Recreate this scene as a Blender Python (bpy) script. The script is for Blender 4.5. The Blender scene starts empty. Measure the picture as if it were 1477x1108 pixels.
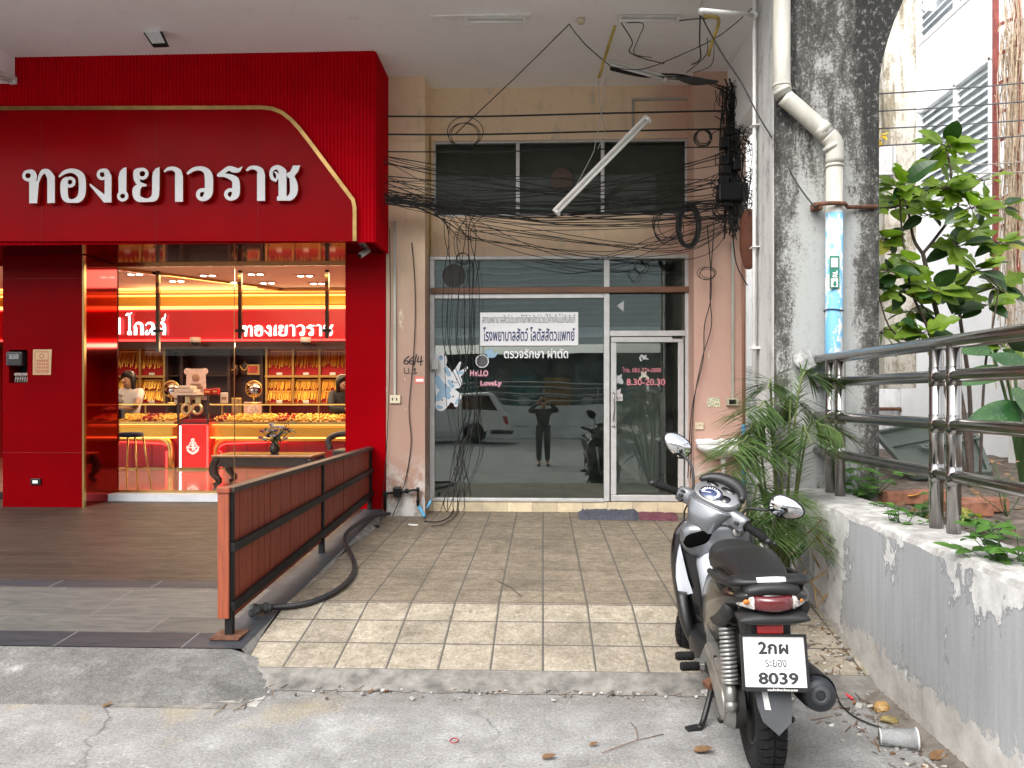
import bpy, bmesh, math, random
import numpy as np
from mathutils import Vector, Matrix, Euler
R = math.radians
S = bpy.context.scene
C = S.collection
# ---------------------------------------------------------------- camera
F, CX, HY, H, YAW = 1117.0, 738.5, 573.0, 1.80, R(2.3)
cd = bpy.data.cameras.new('camera'); cam = bpy.data.objects.new('camera', cd); C.objects.link(cam)
cam.location = (0, 0, H); cam.rotation_euler = (R(90), 0, YAW)
cd.sensor_width = 36; cd.lens = F / 1477 * 36; cd.shift_y = (HY - 554) / 1477
cd.clip_start = 0.05; cd.clip_end = 600
S.camera = cam
# ---------------------------------------------------------------- sky, sun, exposure (overcast day)
SUN_EL, SUN_AZ = R(48), R(212)          # azimuth clockwise from +Y: the soft sun stands behind the viewer, a little to the left
w = bpy.data.worlds.new('World'); S.world = w; w.use_nodes = True
nt = w.node_tree; bg = nt.nodes['Background']
sky = nt.nodes.new('ShaderNodeTexSky'); sky.sky_type = 'NISHITA'; sky.sun_disc = False
sky.sun_elevation = SUN_EL; sky.sun_rotation = SUN_AZ; sky.air_density = 1.2; sky.dust_density = 4.0
hs = nt.nodes.new('ShaderNodeHueSaturation'); hs.inputs['Saturation'].default_value = 0.22
nt.links.new(sky.outputs[0], hs.inputs['Color']); nt.links.new(hs.outputs[0], bg.inputs[0])
bg.inputs[1].default_value = 0.15
sl = bpy.data.lights.new('sun', 'SUN'); sun = bpy.data.objects.new('sun', sl); C.objects.link(sun)
sl.energy = 0.6; sl.angle = R(50); sl.color = (1, .96, .9)
sd = Vector((math.sin(SUN_AZ) * math.cos(SUN_EL), math.cos(SUN_AZ) * math.cos(SUN_EL), math.sin(SUN_EL)))
sun.rotation_euler = sd.to_track_quat('Z', 'Y').to_euler(); sun.location = sd * 30
S.view_settings.view_transform = 'Standard'; S.view_settings.look = 'None'
S.view_settings.exposure = 1.5; S.view_settings.gamma = 1
S.view_settings.use_curve_mapping = False
S.render.engine = 'CYCLES'
cy = S.cycles; cy.use_denoising = True; cy.max_bounces = 10; cy.diffuse_bounces = 5; cy.glossy_bounces = 5
cy.transparent_max_bounces = 24; cy.transmission_bounces = 6; cy.sample_clamp_indirect = 6; cy.caustics_reflective = False; cy.caustics_refractive = False
rnd = random.Random(7)
# ---------------------------------------------------------------- pixel rays -> world points
_r = Vector((math.cos(YAW), math.sin(YAW), 0)); _f = Vector((-math.sin(YAW), math.cos(YAW), 0)); _u = Vector((0, 0, 1))
def ray(px, py): return _f + _r * ((px - CX) / F) + _u * ((HY - py) / F)
O = Vector((0, 0, H))
def at(px, py, Y): d = ray(px, py); return O + d * (Y / d.y)
def atz(px, py, z): d = ray(px, py); return O + d * ((z - H) / d.z)
def atx(px, py, X): d = ray(px, py); return O + d * (X / d.x)
# ---------------------------------------------------------------- objects
WL = {}
def setp(o, label=None, cat=None, group=None, kind=None):
    if label: o['label'] = label
    if cat: o['category'] = cat
    if group: o['group'] = group
    if kind: o['kind'] = kind
    return o
def thing(name, label, cat, loc=(0, 0, 0), group=None, rot=None):
    o = bpy.data.objects.new(name, None); C.objects.link(o); o.empty_display_size = .1
    o.location = loc; WL[o] = Vector(loc)
    if rot is not None: o.rotation_euler = rot
    return setp(o, label, cat, group)
def mesh_obj(name, me, parent=None, org=None, local=False):
    """me holds world coordinates (or local ones when local=True); the object's origin goes to org"""
    o = bpy.data.objects.new(name, me); C.objects.link(o)
    if parent is not None:
        o.parent = parent; base = WL[parent]
        if not local: me.transform(Matrix.Translation(-base))
        WL[o] = Vector(base)
    else:
        if org is None:
            n = len(me.vertices)
            if n:
                a = np.empty(n * 3, dtype=np.float32); me.vertices.foreach_get('co', a); a = a.reshape(-1, 3)
                lo, hi = a.min(0), a.max(0); org = Vector(((lo[0] + hi[0]) / 2, (lo[1] + hi[1]) / 2, lo[2]))
            else: org = Vector((0, 0, 0))
        org = Vector([float(c) for c in org])
        if not local: me.transform(Matrix.Translation(-org))
        o.location = org; WL[o] = org
    return o
def obj(name, mb, m, parent=None, label=None, cat=None, group=None, kind=None, org=None, local=False):
    me = mb.mesh(name, m); o = mesh_obj(name, me, parent, org, local)
    return setp(o, label, cat, group, kind)
def dup(root, loc, rotz=0, label=None, group=None):
    r = root.copy(); C.objects.link(r); r.location = loc; r.rotation_euler = (root.rotation_euler[0], root.rotation_euler[1], rotz)
    if label: r['label'] = label
    if group: r['group'] = group
    for ch in list(root.children):
        c = ch.copy(); C.objects.link(c); c.parent = r
        for g in ch.children:
            d = g.copy(); C.objects.link(d); d.parent = c
    return r
class MB:
    def __init__(s): s.v = []; s.f = []; s.mi = []; s.sm = []; s.cur = 0
    def add(s, vs, fs, smooth=False):
        b = len(s.v); s.v += [tuple(v) for v in vs]
        for f in fs: s.f.append([b + i for i in f]); s.mi.append(s.cur); s.sm.append(smooth)
        return s
    def mesh(s, name, m):
        me = bpy.data.meshes.new(name); me.from_pydata(s.v, [], s.f)
        for x in (m if isinstance(m, (list, tuple)) else [m]): me.materials.append(x)
        me.polygons.foreach_set('material_index', s.mi); me.polygons.foreach_set('use_smooth', s.sm)
        me.update(); return me
    def box(s, a, b, bev=0):
        x0, y0, z0 = [min(p, q) for p, q in zip(a, b)]; x1, y1, z1 = [max(p, q) for p, q in zip(a, b)]
        if bev <= 0:
            return s.add([(x0,y0,z0),(x1,y0,z0),(x1,y1,z0),(x0,y1,z0),(x0,y0,z1),(x1,y0,z1),(x1,y1,z1),(x0,y1,z1)],
              [(0,3,2,1),(4,5,6,7),(0,1,5,4),(1,2,6,5),(2,3,7,6),(3,0,4,7)])
        bm = bmesh.new(); bmesh.ops.create_cube(bm, size=1)
        for v in bm.verts: v.co = Vector(((v.co.x + .5) * (x1 - x0) + x0, (v.co.y + .5) * (y1 - y0) + y0, (v.co.z + .5) * (z1 - z0) + z0))
        bmesh.ops.bevel(bm, geom=list(bm.edges), offset=min(bev, .49 * min(x1-x0, y1-y0, z1-z0)), segments=2, profile=.5, affect='EDGES')
        s.bm(bm); return s
    def bm(s, bm, mat=None, smooth=False):
        bm.verts.index_update()
        s.add([(mat @ v.co if mat else v.co.copy()) for v in bm.verts], [[v.index for v in f.verts] for f in bm.faces], smooth); bm.free(); return s
    def obox(s, c, sx, sy, sz, M, bev=0):
        """box of size sx, sy, sz centred at c, turned by matrix M"""
        t = MB(); t.box((-sx/2, -sy/2, -sz/2), (sx/2, sy/2, sz/2), bev); M = M.to_3x3(); c = Vector(c)
        return s.add([c + M @ Vector(v) for v in t.v], t.f)
    def bar(s, p, q, w, h=None, up=(0, 0, 1), bev=0):
        p, q = Vector(p), Vector(q); d = (q - p); L = d.length; d.normalize(); up = Vector(up)
        if abs(d.dot(up)) > .98: up = Vector((1, 0, 0))
        sx = d.cross(up).normalized(); uz = sx.cross(d)
        M = Matrix((sx, d, uz)).transposed(); return s.obox((p + q) / 2, w, L, h or w, M, bev)
    def tube(s, pts, r, n=8, cap=True, closed=False, smooth=True):
        pts = [Vector(p) for p in pts]; k = len(pts)
        rs = r if isinstance(r, (list, tuple)) else [r] * k
        t = [(pts[(i + 1) % k if closed else min(i + 1, k - 1)] - pts[(i - 1) % k if closed else max(i - 1, 0)]) for i in range(k)]
        t = [x.normalized() if x.length > 1e-9 else Vector((0, 0, 1)) for x in t]
        a = Vector((0, 0, 1)) if abs(t[0].z) < .9 else Vector((1, 0, 0)); u = t[0].cross(a).normalized()
        vs = []
        for i in range(k):
            u = (u - t[i] * u.dot(t[i])); u = u.normalized() if u.length > 1e-6 else t[i].orthogonal().normalized(); w_ = t[i].cross(u)
            vs += [pts[i] + (u * math.cos(2 * math.pi * j / n) + w_ * math.sin(2 * math.pi * j / n)) * rs[i] for j in range(n)]
        fs = []
        for i in range(k if closed else k - 1):
            i2 = (i + 1) % k
            fs += [(i * n + j, i * n + (j + 1) % n, i2 * n + (j + 1) % n, i2 * n + j) for j in range(n)]
        if cap and not closed: fs += [tuple(range(n - 1, -1, -1)), tuple((k - 1) * n + j for j in range(n))]
        return s.add(vs, fs, smooth)
    def lathe(s, prof, c=(0, 0, 0), M=None, n=24, smooth=True, a0=0, a1=2 * math.pi):
        """prof: (radius, height) pairs turned round the local Z axis"""
        c = Vector(c); M = M.to_3x3() if M else Matrix.Identity(3); full = abs(a1 - a0 - 2 * math.pi) < 1e-6
        nn = n if full else n + 1; vs = []
        for (r, h) in prof:
            for j in range(nn):
                a = a0 + (a1 - a0) * j / n; vs.append(c + M @ Vector((r * math.cos(a), r * math.sin(a), h)))
        fs = []
        for i in range(len(prof) - 1):
            for j in range(n if full else n):
                j2 = (j + 1) % nn
                fs.append((i * nn + j, i * nn + j2, (i + 1) * nn + j2, (i + 1) * nn + j))
        if full:
            if prof[0][0] > 1e-6: fs.append(tuple(range(nn - 1, -1, -1)))
            if prof[-1][0] > 1e-6: fs.append(tuple((len(prof) - 1) * nn + j for j in range(nn)))
        return s.add(vs, fs, smooth)
    def prism(s, poly, d, M=None, c=(0, 0, 0)):
        """polygon in the local XZ plane, from local y=0 to y=d"""
        M = M.to_3x3() if M else Matrix.Identity(3); c = Vector(c); n = len(poly)
        vs = [c + M @ Vector((x, 0, z)) for x, z in poly] + [c + M @ Vector((x, d, z)) for x, z in poly]
        fs = [tuple(range(n)), tuple(range(2 * n - 1, n - 1, -1))] + [(i, i + n, (i + 1) % n + n, (i + 1) % n) for i in range(n)]
        return s.add(vs, fs)
    def loft(s, secs, smooth=True, cap=True):
        """secs: equal-length rings of points"""
        n = len(secs[0]); vs = [p for q in secs for p in q]; fs = []
        for i in range(len(secs) - 1): fs += [(i * n + j, i * n + (j + 1) % n, (i + 1) * n + (j + 1) % n, (i + 1) * n + j) for j in range(n)]
        if cap: fs += [tuple(range(n - 1, -1, -1)), tuple((len(secs) - 1) * n + j for j in range(n))]
        return s.add(vs, fs, smooth)
    def quad(s, a, b, c, d): return s.add([a, b, c, d], [(0, 1, 2, 3)])
    def sphere(s, c, r, sc=(1, 1, 1), n=12, M=None):
        bm = bmesh.new(); bmesh.ops.create_uvsphere(bm, u_segments=n, v_segments=max(6, n // 2 + 1), radius=r)
        T = Matrix.Translation(Vector(c)) @ (M.to_4x4() if M else Matrix.Identity(4)) @ Matrix.Diagonal((*sc, 1))
        return s.bm(bm, T, True)
def sell(y, cx, cz, hw, hh, e=2.5, n=20, top=1.0):
    """superellipse ring in the XZ plane at y"""
    out = []
    for j in range(n):
        a = 2 * math.pi * j / n; c_, s_ = math.cos(a), math.sin(a)
        out.append(Vector((cx + hw * math.copysign(abs(c_) ** (2 / e), c_), y, cz + hh * math.copysign(abs(s_) ** (2 / e), s_))))
    return out
def catmull(P, k=6):
    P = [np.array(p, float) for p in P]
    if len(P) < 3: return [tuple(P[0] + (P[-1] - P[0]) * i / k) for i in range(k + 1)]
    out = []
    for i in range(len(P) - 1):
        p0, p1, p2, p3 = P[max(i - 1, 0)], P[i], P[i + 1], P[min(i + 2, len(P) - 1)]
        for j in range(k):
            t = j / k
            out.append(tuple(.5 * (2 * p1 + (p2 - p0) * t + (2 * p0 - 5 * p1 + 4 * p2 - p3) * t * t + (3 * p1 - p0 - 3 * p2 + p3) * t ** 3)))
    out.append(tuple(P[-1])); return out
def sag(p, q, s, n=14, jit=0):
    p, q = Vector(p), Vector(q); return [p.lerp(q, i / n) - Vector((0, 0, s * 4 * (i / n) * (1 - i / n))) + Vector((0, rnd.uniform(-jit, jit), rnd.uniform(-jit, jit))) * (0 < i < n) for i in range(n + 1)]
# ---------------------------------------------------------------- flat outlines: signed field -> contour -> solid
def contours(fd, thr):
    """marching squares: closed loops where fd crosses thr (inside = fd > thr)"""
    fd = np.pad(fd, 1, constant_values=thr - abs(thr) - 1.0); hgt, wid = fd.shape; nxt = {}
    ins = fd > thr; code = ins[:-1, :-1] * 1 + ins[:-1, 1:] * 2 + ins[1:, 1:] * 4 + ins[1:, :-1] * 8
    T = {1: [(3, 0)], 2: [(0, 1)], 3: [(3, 1)], 4: [(1, 2)], 5: [(3, 0), (1, 2)], 6: [(0, 2)], 7: [(3, 2)], 8: [(2, 3)], 9: [(2, 0)], 10: [(0, 1), (2, 3)], 11: [(2, 1)], 12: [(1, 3)], 13: [(1, 0)], 14: [(0, 3)]}
    def edge(i, j, e):
        if e == 0: return ('h', i, j)
        if e == 1: return ('v', i, j + 1)
        if e == 2: return ('h', i + 1, j)
        return ('v', i, j)
    for i, j in zip(*np.nonzero((code > 0) & (code < 15))):
        for a, b in T[int(code[i, j])]: nxt[edge(i, j, a)] = edge(i, j, b)
    def pt(e):
        k, i, j = e; a = fd[i, j]; b = fd[i, j + 1] if k == 'h' else fd[i + 1, j]; t = min(max((thr - a) / (b - a), .02), .98)
        return (j + t - 1, i - 1.0) if k == 'h' else (j - 1.0, i + t - 1)
    loops = []
    while nxt:
        e0 = next(iter(nxt)); e = e0; lp = []
        while e in nxt: lp.append(pt(e)); e = nxt.pop(e)
        if len(lp) > 5: loops.append(lp)
    return loops
def simplify(lp, tol):
    """Douglas-Peucker on a closed loop"""
    P = np.array(lp); n = len(P)
    if n < 8: return lp
    keep = np.zeros(n, bool); k2 = int(np.argmax(((P - P[0]) ** 2).sum(1))); keep[[0, k2]] = True; st = [(0, k2), (k2, n)]
    while st:
        a, b = st.pop()
        if b - a < 2: continue
        A, B = P[a], P[b % n]; d = B - A; L = np.hypot(*d) or 1e-9; q = P[a + 1:b] - A
        dist = np.abs(q[:, 0] * d[1] - q[:, 1] * d[0]) / L; m_ = int(np.argmax(dist))
        if dist[m_] > tol: keep[a + 1 + m_] = True; st += [(a, a + 1 + m_), (a + 1 + m_, b)]
    return [tuple(p) for p in P[keep]]
def solid(loops, depth, name='outline'):
    """2D loops (x, y) -> mesh in the XY plane, thickness depth (z from 0 to depth), holes kept"""
    cu = bpy.data.curves.new(name, 'CURVE'); cu.dimensions = '2D'; cu.fill_mode = 'BOTH'; cu.extrude = depth / 2
    for lp in loops:
        if len(lp) < 3: continue
        sp = cu.splines.new('POLY'); sp.points.add(len(lp) - 1); sp.use_cyclic_u = True
        for p, q in zip(sp.points, lp): p.co = (q[0], q[1], 0, 1)
    o = bpy.data.objects.new(name, cu); C.objects.link(o); dg = bpy.context.evaluated_depsgraph_get(); dg.update()
    me = bpy.data.meshes.new_from_object(o.evaluated_get(dg)); bpy.data.objects.remove(o); bpy.data.curves.remove(cu)
    me.transform(Matrix.Translation((0, 0, depth / 2))); return me
def field_strokes(items, x0, y0, x1, y1, res):
    """items in 'paper' units (y down): ('s',[(x,y,r)..]) smooth stroke, ('l',..) straight stroke, ('o',x,y,R,r) ring, ('p',[(x,y)..]) polygon, ('d',x,y,r) disc, ('-p',..) cut polygon"""
    nx, ny = int((x1 - x0) * res) + 1, int((y1 - y0) * res) + 1
    X, Y = np.meshgrid(x0 + np.arange(nx) / res, y0 + np.arange(ny) / res); fd = np.full(X.shape, -1e3)
    def poly(P):
        P = np.array(P, float); ins = np.zeros(X.shape, bool); dd = np.full(X.shape, 1e9); n = len(P)
        for i in range(n):
            a, b = P[i], P[(i + 1) % n]; e = b - a; L2 = (e ** 2).sum() or 1e-9
            t = np.clip(((X - a[0]) * e[0] + (Y - a[1]) * e[1]) / L2, 0, 1); dd = np.minimum(dd, np.hypot(X - a[0] - t * e[0], Y - a[1] - t * e[1]))
            if a[1] != b[1]: ins ^= ((a[1] > Y) != (b[1] > Y)) & (X < (b[0] - a[0]) * (Y - a[1]) / (b[1] - a[1]) + a[0])
        return np.where(ins, dd, -dd)
    for it in items:
        if it[0] in ('s', 'l'):
            P = catmull(it[1], 5) if it[0] == 's' and len(it[1]) > 2 else it[1]
            for (ax, ay, ar), (bx, by, br) in zip(P[:-1], P[1:]):
                ex, ey = bx - ax, by - ay; t = np.clip(((X - ax) * ex + (Y - ay) * ey) / (ex * ex + ey * ey + 1e-9), 0, 1)
                fd = np.maximum(fd, ar + t * (br - ar) - np.hypot(X - ax - t * ex, Y - ay - t * ey))
        elif it[0] == 'o': fd = np.maximum(fd, it[4] - np.abs(np.hypot(X - it[1], Y - it[2]) - it[3]))
        elif it[0] == 'd': fd = np.maximum(fd, it[3] - np.hypot(X - it[1], Y - it[2]))
        elif it[0] == '-d': fd = np.minimum(fd, -(it[3] - np.hypot(X - it[1], Y - it[2])))
        elif it[0] == 'p': fd = np.maximum(fd, poly(it[1]))
        elif it[0] == '-p': fd = np.minimum(fd, -poly(it[1]))
    return fd
def strokes(items, box, res, tol=.25, grow=0):
    x0, y0, x1, y1 = box; fd = field_strokes(items, *box, res)
    return [simplify([(x0 + x / res, y0 + y / res) for x, y in lp], tol / res) for lp in contours(fd, -grow)]
def text_loops(txt, res=56, bold=0.0, sx=1.0):
    """lettering with Blender's own font as union outlines; one em = 1 unit, y up, left edge at 0"""
    cu = bpy.data.curves.new('lettering', 'FONT'); cu.body = txt; cu.size = 1; cu.resolution_u = 3; cu.fill_mode = 'FRONT'
    o = bpy.data.objects.new('lettering', cu); C.objects.link(o); dg = bpy.context.evaluated_depsgraph_get(); dg.update()
    me = bpy.data.meshes.new_from_object(o.evaluated_get(dg)); bpy.data.objects.remove(o); bpy.data.curves.remove(cu)
    me.calc_loop_triangles(); V = np.array([v.co[:2] for v in me.vertices]); T = [tuple(t.vertices) for t in me.loop_triangles]; bpy.data.meshes.remove(me)
    lo, hi = V.min(0) - .15, V.max(0) + .15; nx, ny = [int(c) + 1 for c in (hi - lo) * res]; img = np.zeros((ny, nx))
    for t in T:
        a, b, c = (V[list(t)] - lo) * res; x0, y0 = np.floor(np.minimum(np.minimum(a, b), c)).astype(int); x1, y1 = np.ceil(np.maximum(np.maximum(a, b), c)).astype(int) + 1
        X, Y = np.meshgrid(np.arange(x0, x1), np.arange(y0, y1)); area = (b[0]-a[0])*(c[1]-a[1]) - (b[1]-a[1])*(c[0]-a[0])
        if abs(area) < 1e-6: continue
        w0 = ((b[0]-X)*(c[1]-Y) - (b[1]-Y)*(c[0]-X)) / area; w1 = ((c[0]-X)*(a[1]-Y) - (c[1]-Y)*(a[0]-X)) / area
        img[y0:y1, x0:x1][(w0 >= -1e-3) & (w1 >= -1e-3) & (1 - w0 - w1 >= -1e-3)] = 1
    k = max(1, int(bold * res + .5)) if bold > 0 else 0
    if k:
        src = img.copy()
        for dy in range(-k, k + 1):
            for dx in range(-k, k + 1):
                if dx * dx + dy * dy <= k * k + .5: img = np.maximum(img, np.roll(np.roll(src, dy, 0), dx, 1))
    p = np.pad(img, 1); img = (p[:-2,1:-1] + p[2:,1:-1] + p[1:-1,:-2] + p[1:-1,2:] + 2 * p[1:-1,1:-1]) / 6
    out = [simplify([((lo[0] + x / res) * sx, lo[1] + y / res) for x, y in lp], .2 / res) for lp in contours(img, .45)]
    mx = min(p_[0] for l in out for p_ in l); return [[(x - mx, y) for x, y in l] for l in out]
def place_flat(me, p0, xdir, ydir, sc=1.0):
    """outline mesh (XY plane, +Z out) -> world: x along xdir, y along ydir, thickness along xdir x ydir"""
    xd, yd = Vector(xdir).normalized(), Vector(ydir).normalized(); zd = xd.cross(yd)
    M = Matrix((xd * sc, yd * sc, zd)).transposed().to_4x4(); me.transform(Matrix.Translation(Vector(p0)) @ M)
    return me
def flat(name, loops, m, p0, xdir, ydir, sc=1.0, depth=.004, parent=None, **kw):
    me = solid(loops, depth, name); place_flat(me, p0, xdir, ydir, sc); me.materials.append(m)
    return setp(mesh_obj(name, me, parent), **kw)
def text(name, txt, m, p0, width=None, height=None, xdir=(1, 0, 0), ydir=(0, 0, 1), depth=.003, parent=None, bold=0, res=56, **kw):
    """text block with its lower-left corner of ink at p0, scaled to the given width (and height)"""
    lp = text_loops(txt, res, bold); a = np.array([p for l in lp for p in l]); lo, hi = a.min(0), a.max(0)
    sx = width / (hi[0] - lo[0]) if width else height / (hi[1] - lo[1]); sy = height / (hi[1] - lo[1]) if height else sx
    lp = [[((x - lo[0]) * sx, (y - lo[1]) * sy) for x, y in l] for l in lp]
    return flat(name, lp, m, p0, xdir, ydir, 1, depth, parent, **kw)
# ---------------------------------------------------------------- materials
MATS = {}
def mat(name, col, rough=.5, metal=0, var=0, vs=6, bump=0, bs=40, coat=0, emit=None, es=0, spec=.5, det=6, stretch=(1, 1, 1), col2=None, coatr=.05, sheen=0, rvar=0):
    if name in MATS: return MATS[name]
    m = bpy.data.materials.new(name); m.use_nodes = True; t = m.node_tree; b = t.nodes['Principled BSDF']; MATS[name] = m
    b.inputs['Base Color'].default_value = (*col, 1); b.inputs['Roughness'].default_value = rough; b.inputs['Metallic'].default_value = metal
    b.inputs['Coat Weight'].default_value = coat; b.inputs['Coat Roughness'].default_value = coatr; b.inputs['Specular IOR Level'].default_value = spec
    if sheen: b.inputs['Sheen Weight'].default_value = sheen
    if emit: b.inputs['Emission Color'].default_value = (*emit, 1); b.inputs['Emission Strength'].default_value = es
    if var or bump or col2 or rvar:
        tc = t.nodes.new('ShaderNodeTexCoord'); mp = t.nodes.new('ShaderNodeMapping'); mp.inputs['Scale'].default_value = stretch
        t.links.new(tc.outputs['Object'], mp.inputs[0])
        if var or col2:
            n = t.nodes.new('ShaderNodeTexNoise'); n.inputs['Scale'].default_value = vs; n.inputs['Detail'].default_value = det; n.inputs['Roughness'].default_value = .62
            t.links.new(mp.outputs[0], n.inputs['Vector']); rp = t.nodes.new('ShaderNodeValToRGB'); t.links.new(n.outputs[0], rp.inputs[0])
            a = [max(0, c * (1 - var)) for c in col]; c2 = [min(1, c * (1 + var)) for c in (col2 or col)]
            rp.color_ramp.elements[0].position = .32; rp.color_ramp.elements[1].position = .68
            rp.color_ramp.elements[0].color = (*a, 1); rp.color_ramp.elements[1].color = (*c2, 1); t.links.new(rp.outputs[0], b.inputs['Base Color'])
            if rvar:
                mr = t.nodes.new('ShaderNodeMapRange'); mr.inputs[3].default_value = max(0, rough - rvar); mr.inputs[4].default_value = min(1, rough + rvar)
                mr.inputs[1].default_value = .3; mr.inputs[2].default_value = .7
                t.links.new(n.outputs[0], mr.inputs[0]); t.links.new(mr.outputs[0], b.inputs['Roughness'])
        if bump:
            n2 = t.nodes.new('ShaderNodeTexNoise'); n2.inputs['Scale'].default_value = bs; n2.inputs['Detail'].default_value = 5
            t.links.new(mp.outputs[0], n2.inputs['Vector']); bp = t.nodes.new('ShaderNodeBump'); bp.inputs['Strength'].default_value = bump; bp.inputs['Distance'].default_value = .01
            t.links.new(n2.outputs[0], bp.inputs['Height']); t.links.new(bp.outputs[0], b.inputs['Normal'])
    return m
class NG:
    """little node-graph helper"""
    def __init__(s, name):
        s.m = bpy.data.materials.new(name); s.m.use_nodes = True; s.t = s.m.node_tree; s.b = s.t.nodes['Principled BSDF']; MATS[name] = s.m
        s.co = s.t.nodes.new('ShaderNodeTexCoord').outputs['Object']
    def n(s, ty, **kw):
        x = s.t.nodes.new(ty)
        for k, v in kw.items(): setattr(x, k, v)
        return x
    def l(s, a, b): s.t.links.new(a, b)
    def map(s, sc=(1, 1, 1), loc=(0, 0, 0), rot=(0, 0, 0)):
        x = s.n('ShaderNodeMapping'); x.inputs['Scale'].default_value = sc; x.inputs['Location'].default_value = loc; x.inputs['Rotation'].default_value = rot; s.l(s.co, x.inputs[0]); return x.outputs[0]
    def noise(s, scale, det=6, rough=.6, vec=None, dist=0):
        x = s.n('ShaderNodeTexNoise'); x.inputs['Scale'].default_value = scale; x.inputs['Detail'].default_value = det; x.inputs['Roughness'].default_value = rough; x.inputs['Distortion'].default_value = dist
        s.l(vec or s.co, x.inputs['Vector']); return x.outputs[0]
    def voro(s, scale, vec=None, feat='F1'):
        x = s.n('ShaderNodeTexVoronoi', feature=feat); x.inputs['Scale'].default_value = scale; s.l(vec or s.co, x.inputs['Vector']); return x.outputs['Distance']
    def ramp(s, fac, stops):
        x = s.n('ShaderNodeValToRGB'); e = x.color_ramp.elements
        while len(e) < len(stops): e.new(.5)
        for i, (p, c) in enumerate(stops):
            e[i].position = p; e[i].color = (*c, 1) if isinstance(c, (tuple, list)) else (c, c, c, 1)
        s.l(fac, x.inputs[0]); return x.outputs[0]
    def mix(s, fac, a, b, mode='MIX'):
        x = s.n('ShaderNodeMix', data_type='RGBA', blend_type=mode)
        for k, v in ((0, fac), (6, a), (7, b)):
            if isinstance(v, (int, float)): x.inputs[k].default_value = v if k == 0 else (v, v, v, 1)
            elif isinstance(v, tuple): x.inputs[k].default_value = (*v, 1)
            else: s.l(v, x.inputs[k])
        return x.outputs[2]
    def math(s, op, a, b=0, clamp=False):
        x = s.n('ShaderNodeMath', operation=op, use_clamp=clamp)
        for k, v in ((0, a), (1, b)):
            if isinstance(v, (int, float)): x.inputs[k].default_value = v
            else: s.l(v, x.inputs[k])
        return x.outputs[0]
    def xyz(s): x = s.n('ShaderNodeSeparateXYZ'); s.l(s.co, x.inputs[0]); return x.outputs
    def bump(s, h, st=.3, d=.01):
        x = s.n('ShaderNodeBump'); x.inputs['Strength'].default_value = st; x.inputs['Distance'].default_value = d; s.l(h, x.inputs['Height']); s.l(x.outputs[0], s.b.inputs['Normal'])
    def done(s, col, rough=.6, metal=0, spec=.5):
        for k, v in (('Base Color', col), ('Roughness', rough)):
            if isinstance(v, (int, float)): s.b.inputs[k].default_value = v if k != 'Base Color' else (v, v, v, 1)
            elif isinstance(v, tuple): s.b.inputs[k].default_value = (*v, 1)
            else: s.l(v, s.b.inputs[k])
        s.b.inputs['Metallic'].default_value = metal; s.b.inputs['Specular IOR Level'].default_value = spec; return s.m
def glass(name, tint, ior):
    m = bpy.data.materials.new(name); m.use_nodes = True; t = m.node_tree; t.nodes.remove(t.nodes['Principled BSDF']); MATS[name] = m
    tr = t.nodes.new('ShaderNodeBsdfTransparent'); tr.inputs[0].default_value = (*tint, 1)
    gl = t.nodes.new('ShaderNodeBsdfGlossy'); gl.inputs['Roughness'].default_value = 0.0; gl.inputs[0].default_value = (.95, 1, .97, 1)
    fr = t.nodes.new('ShaderNodeFresnel'); fr.inputs[0].default_value = ior; mx = t.nodes.new('ShaderNodeMixShader')
    t.links.new(fr.outputs[0], mx.inputs[0]); t.links.new(tr.outputs[0], mx.inputs[1]); t.links.new(gl.outputs[0], mx.inputs[2])
    t.links.new(mx.outputs[0], t.nodes['Material Output'].inputs[0]); return m
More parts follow.
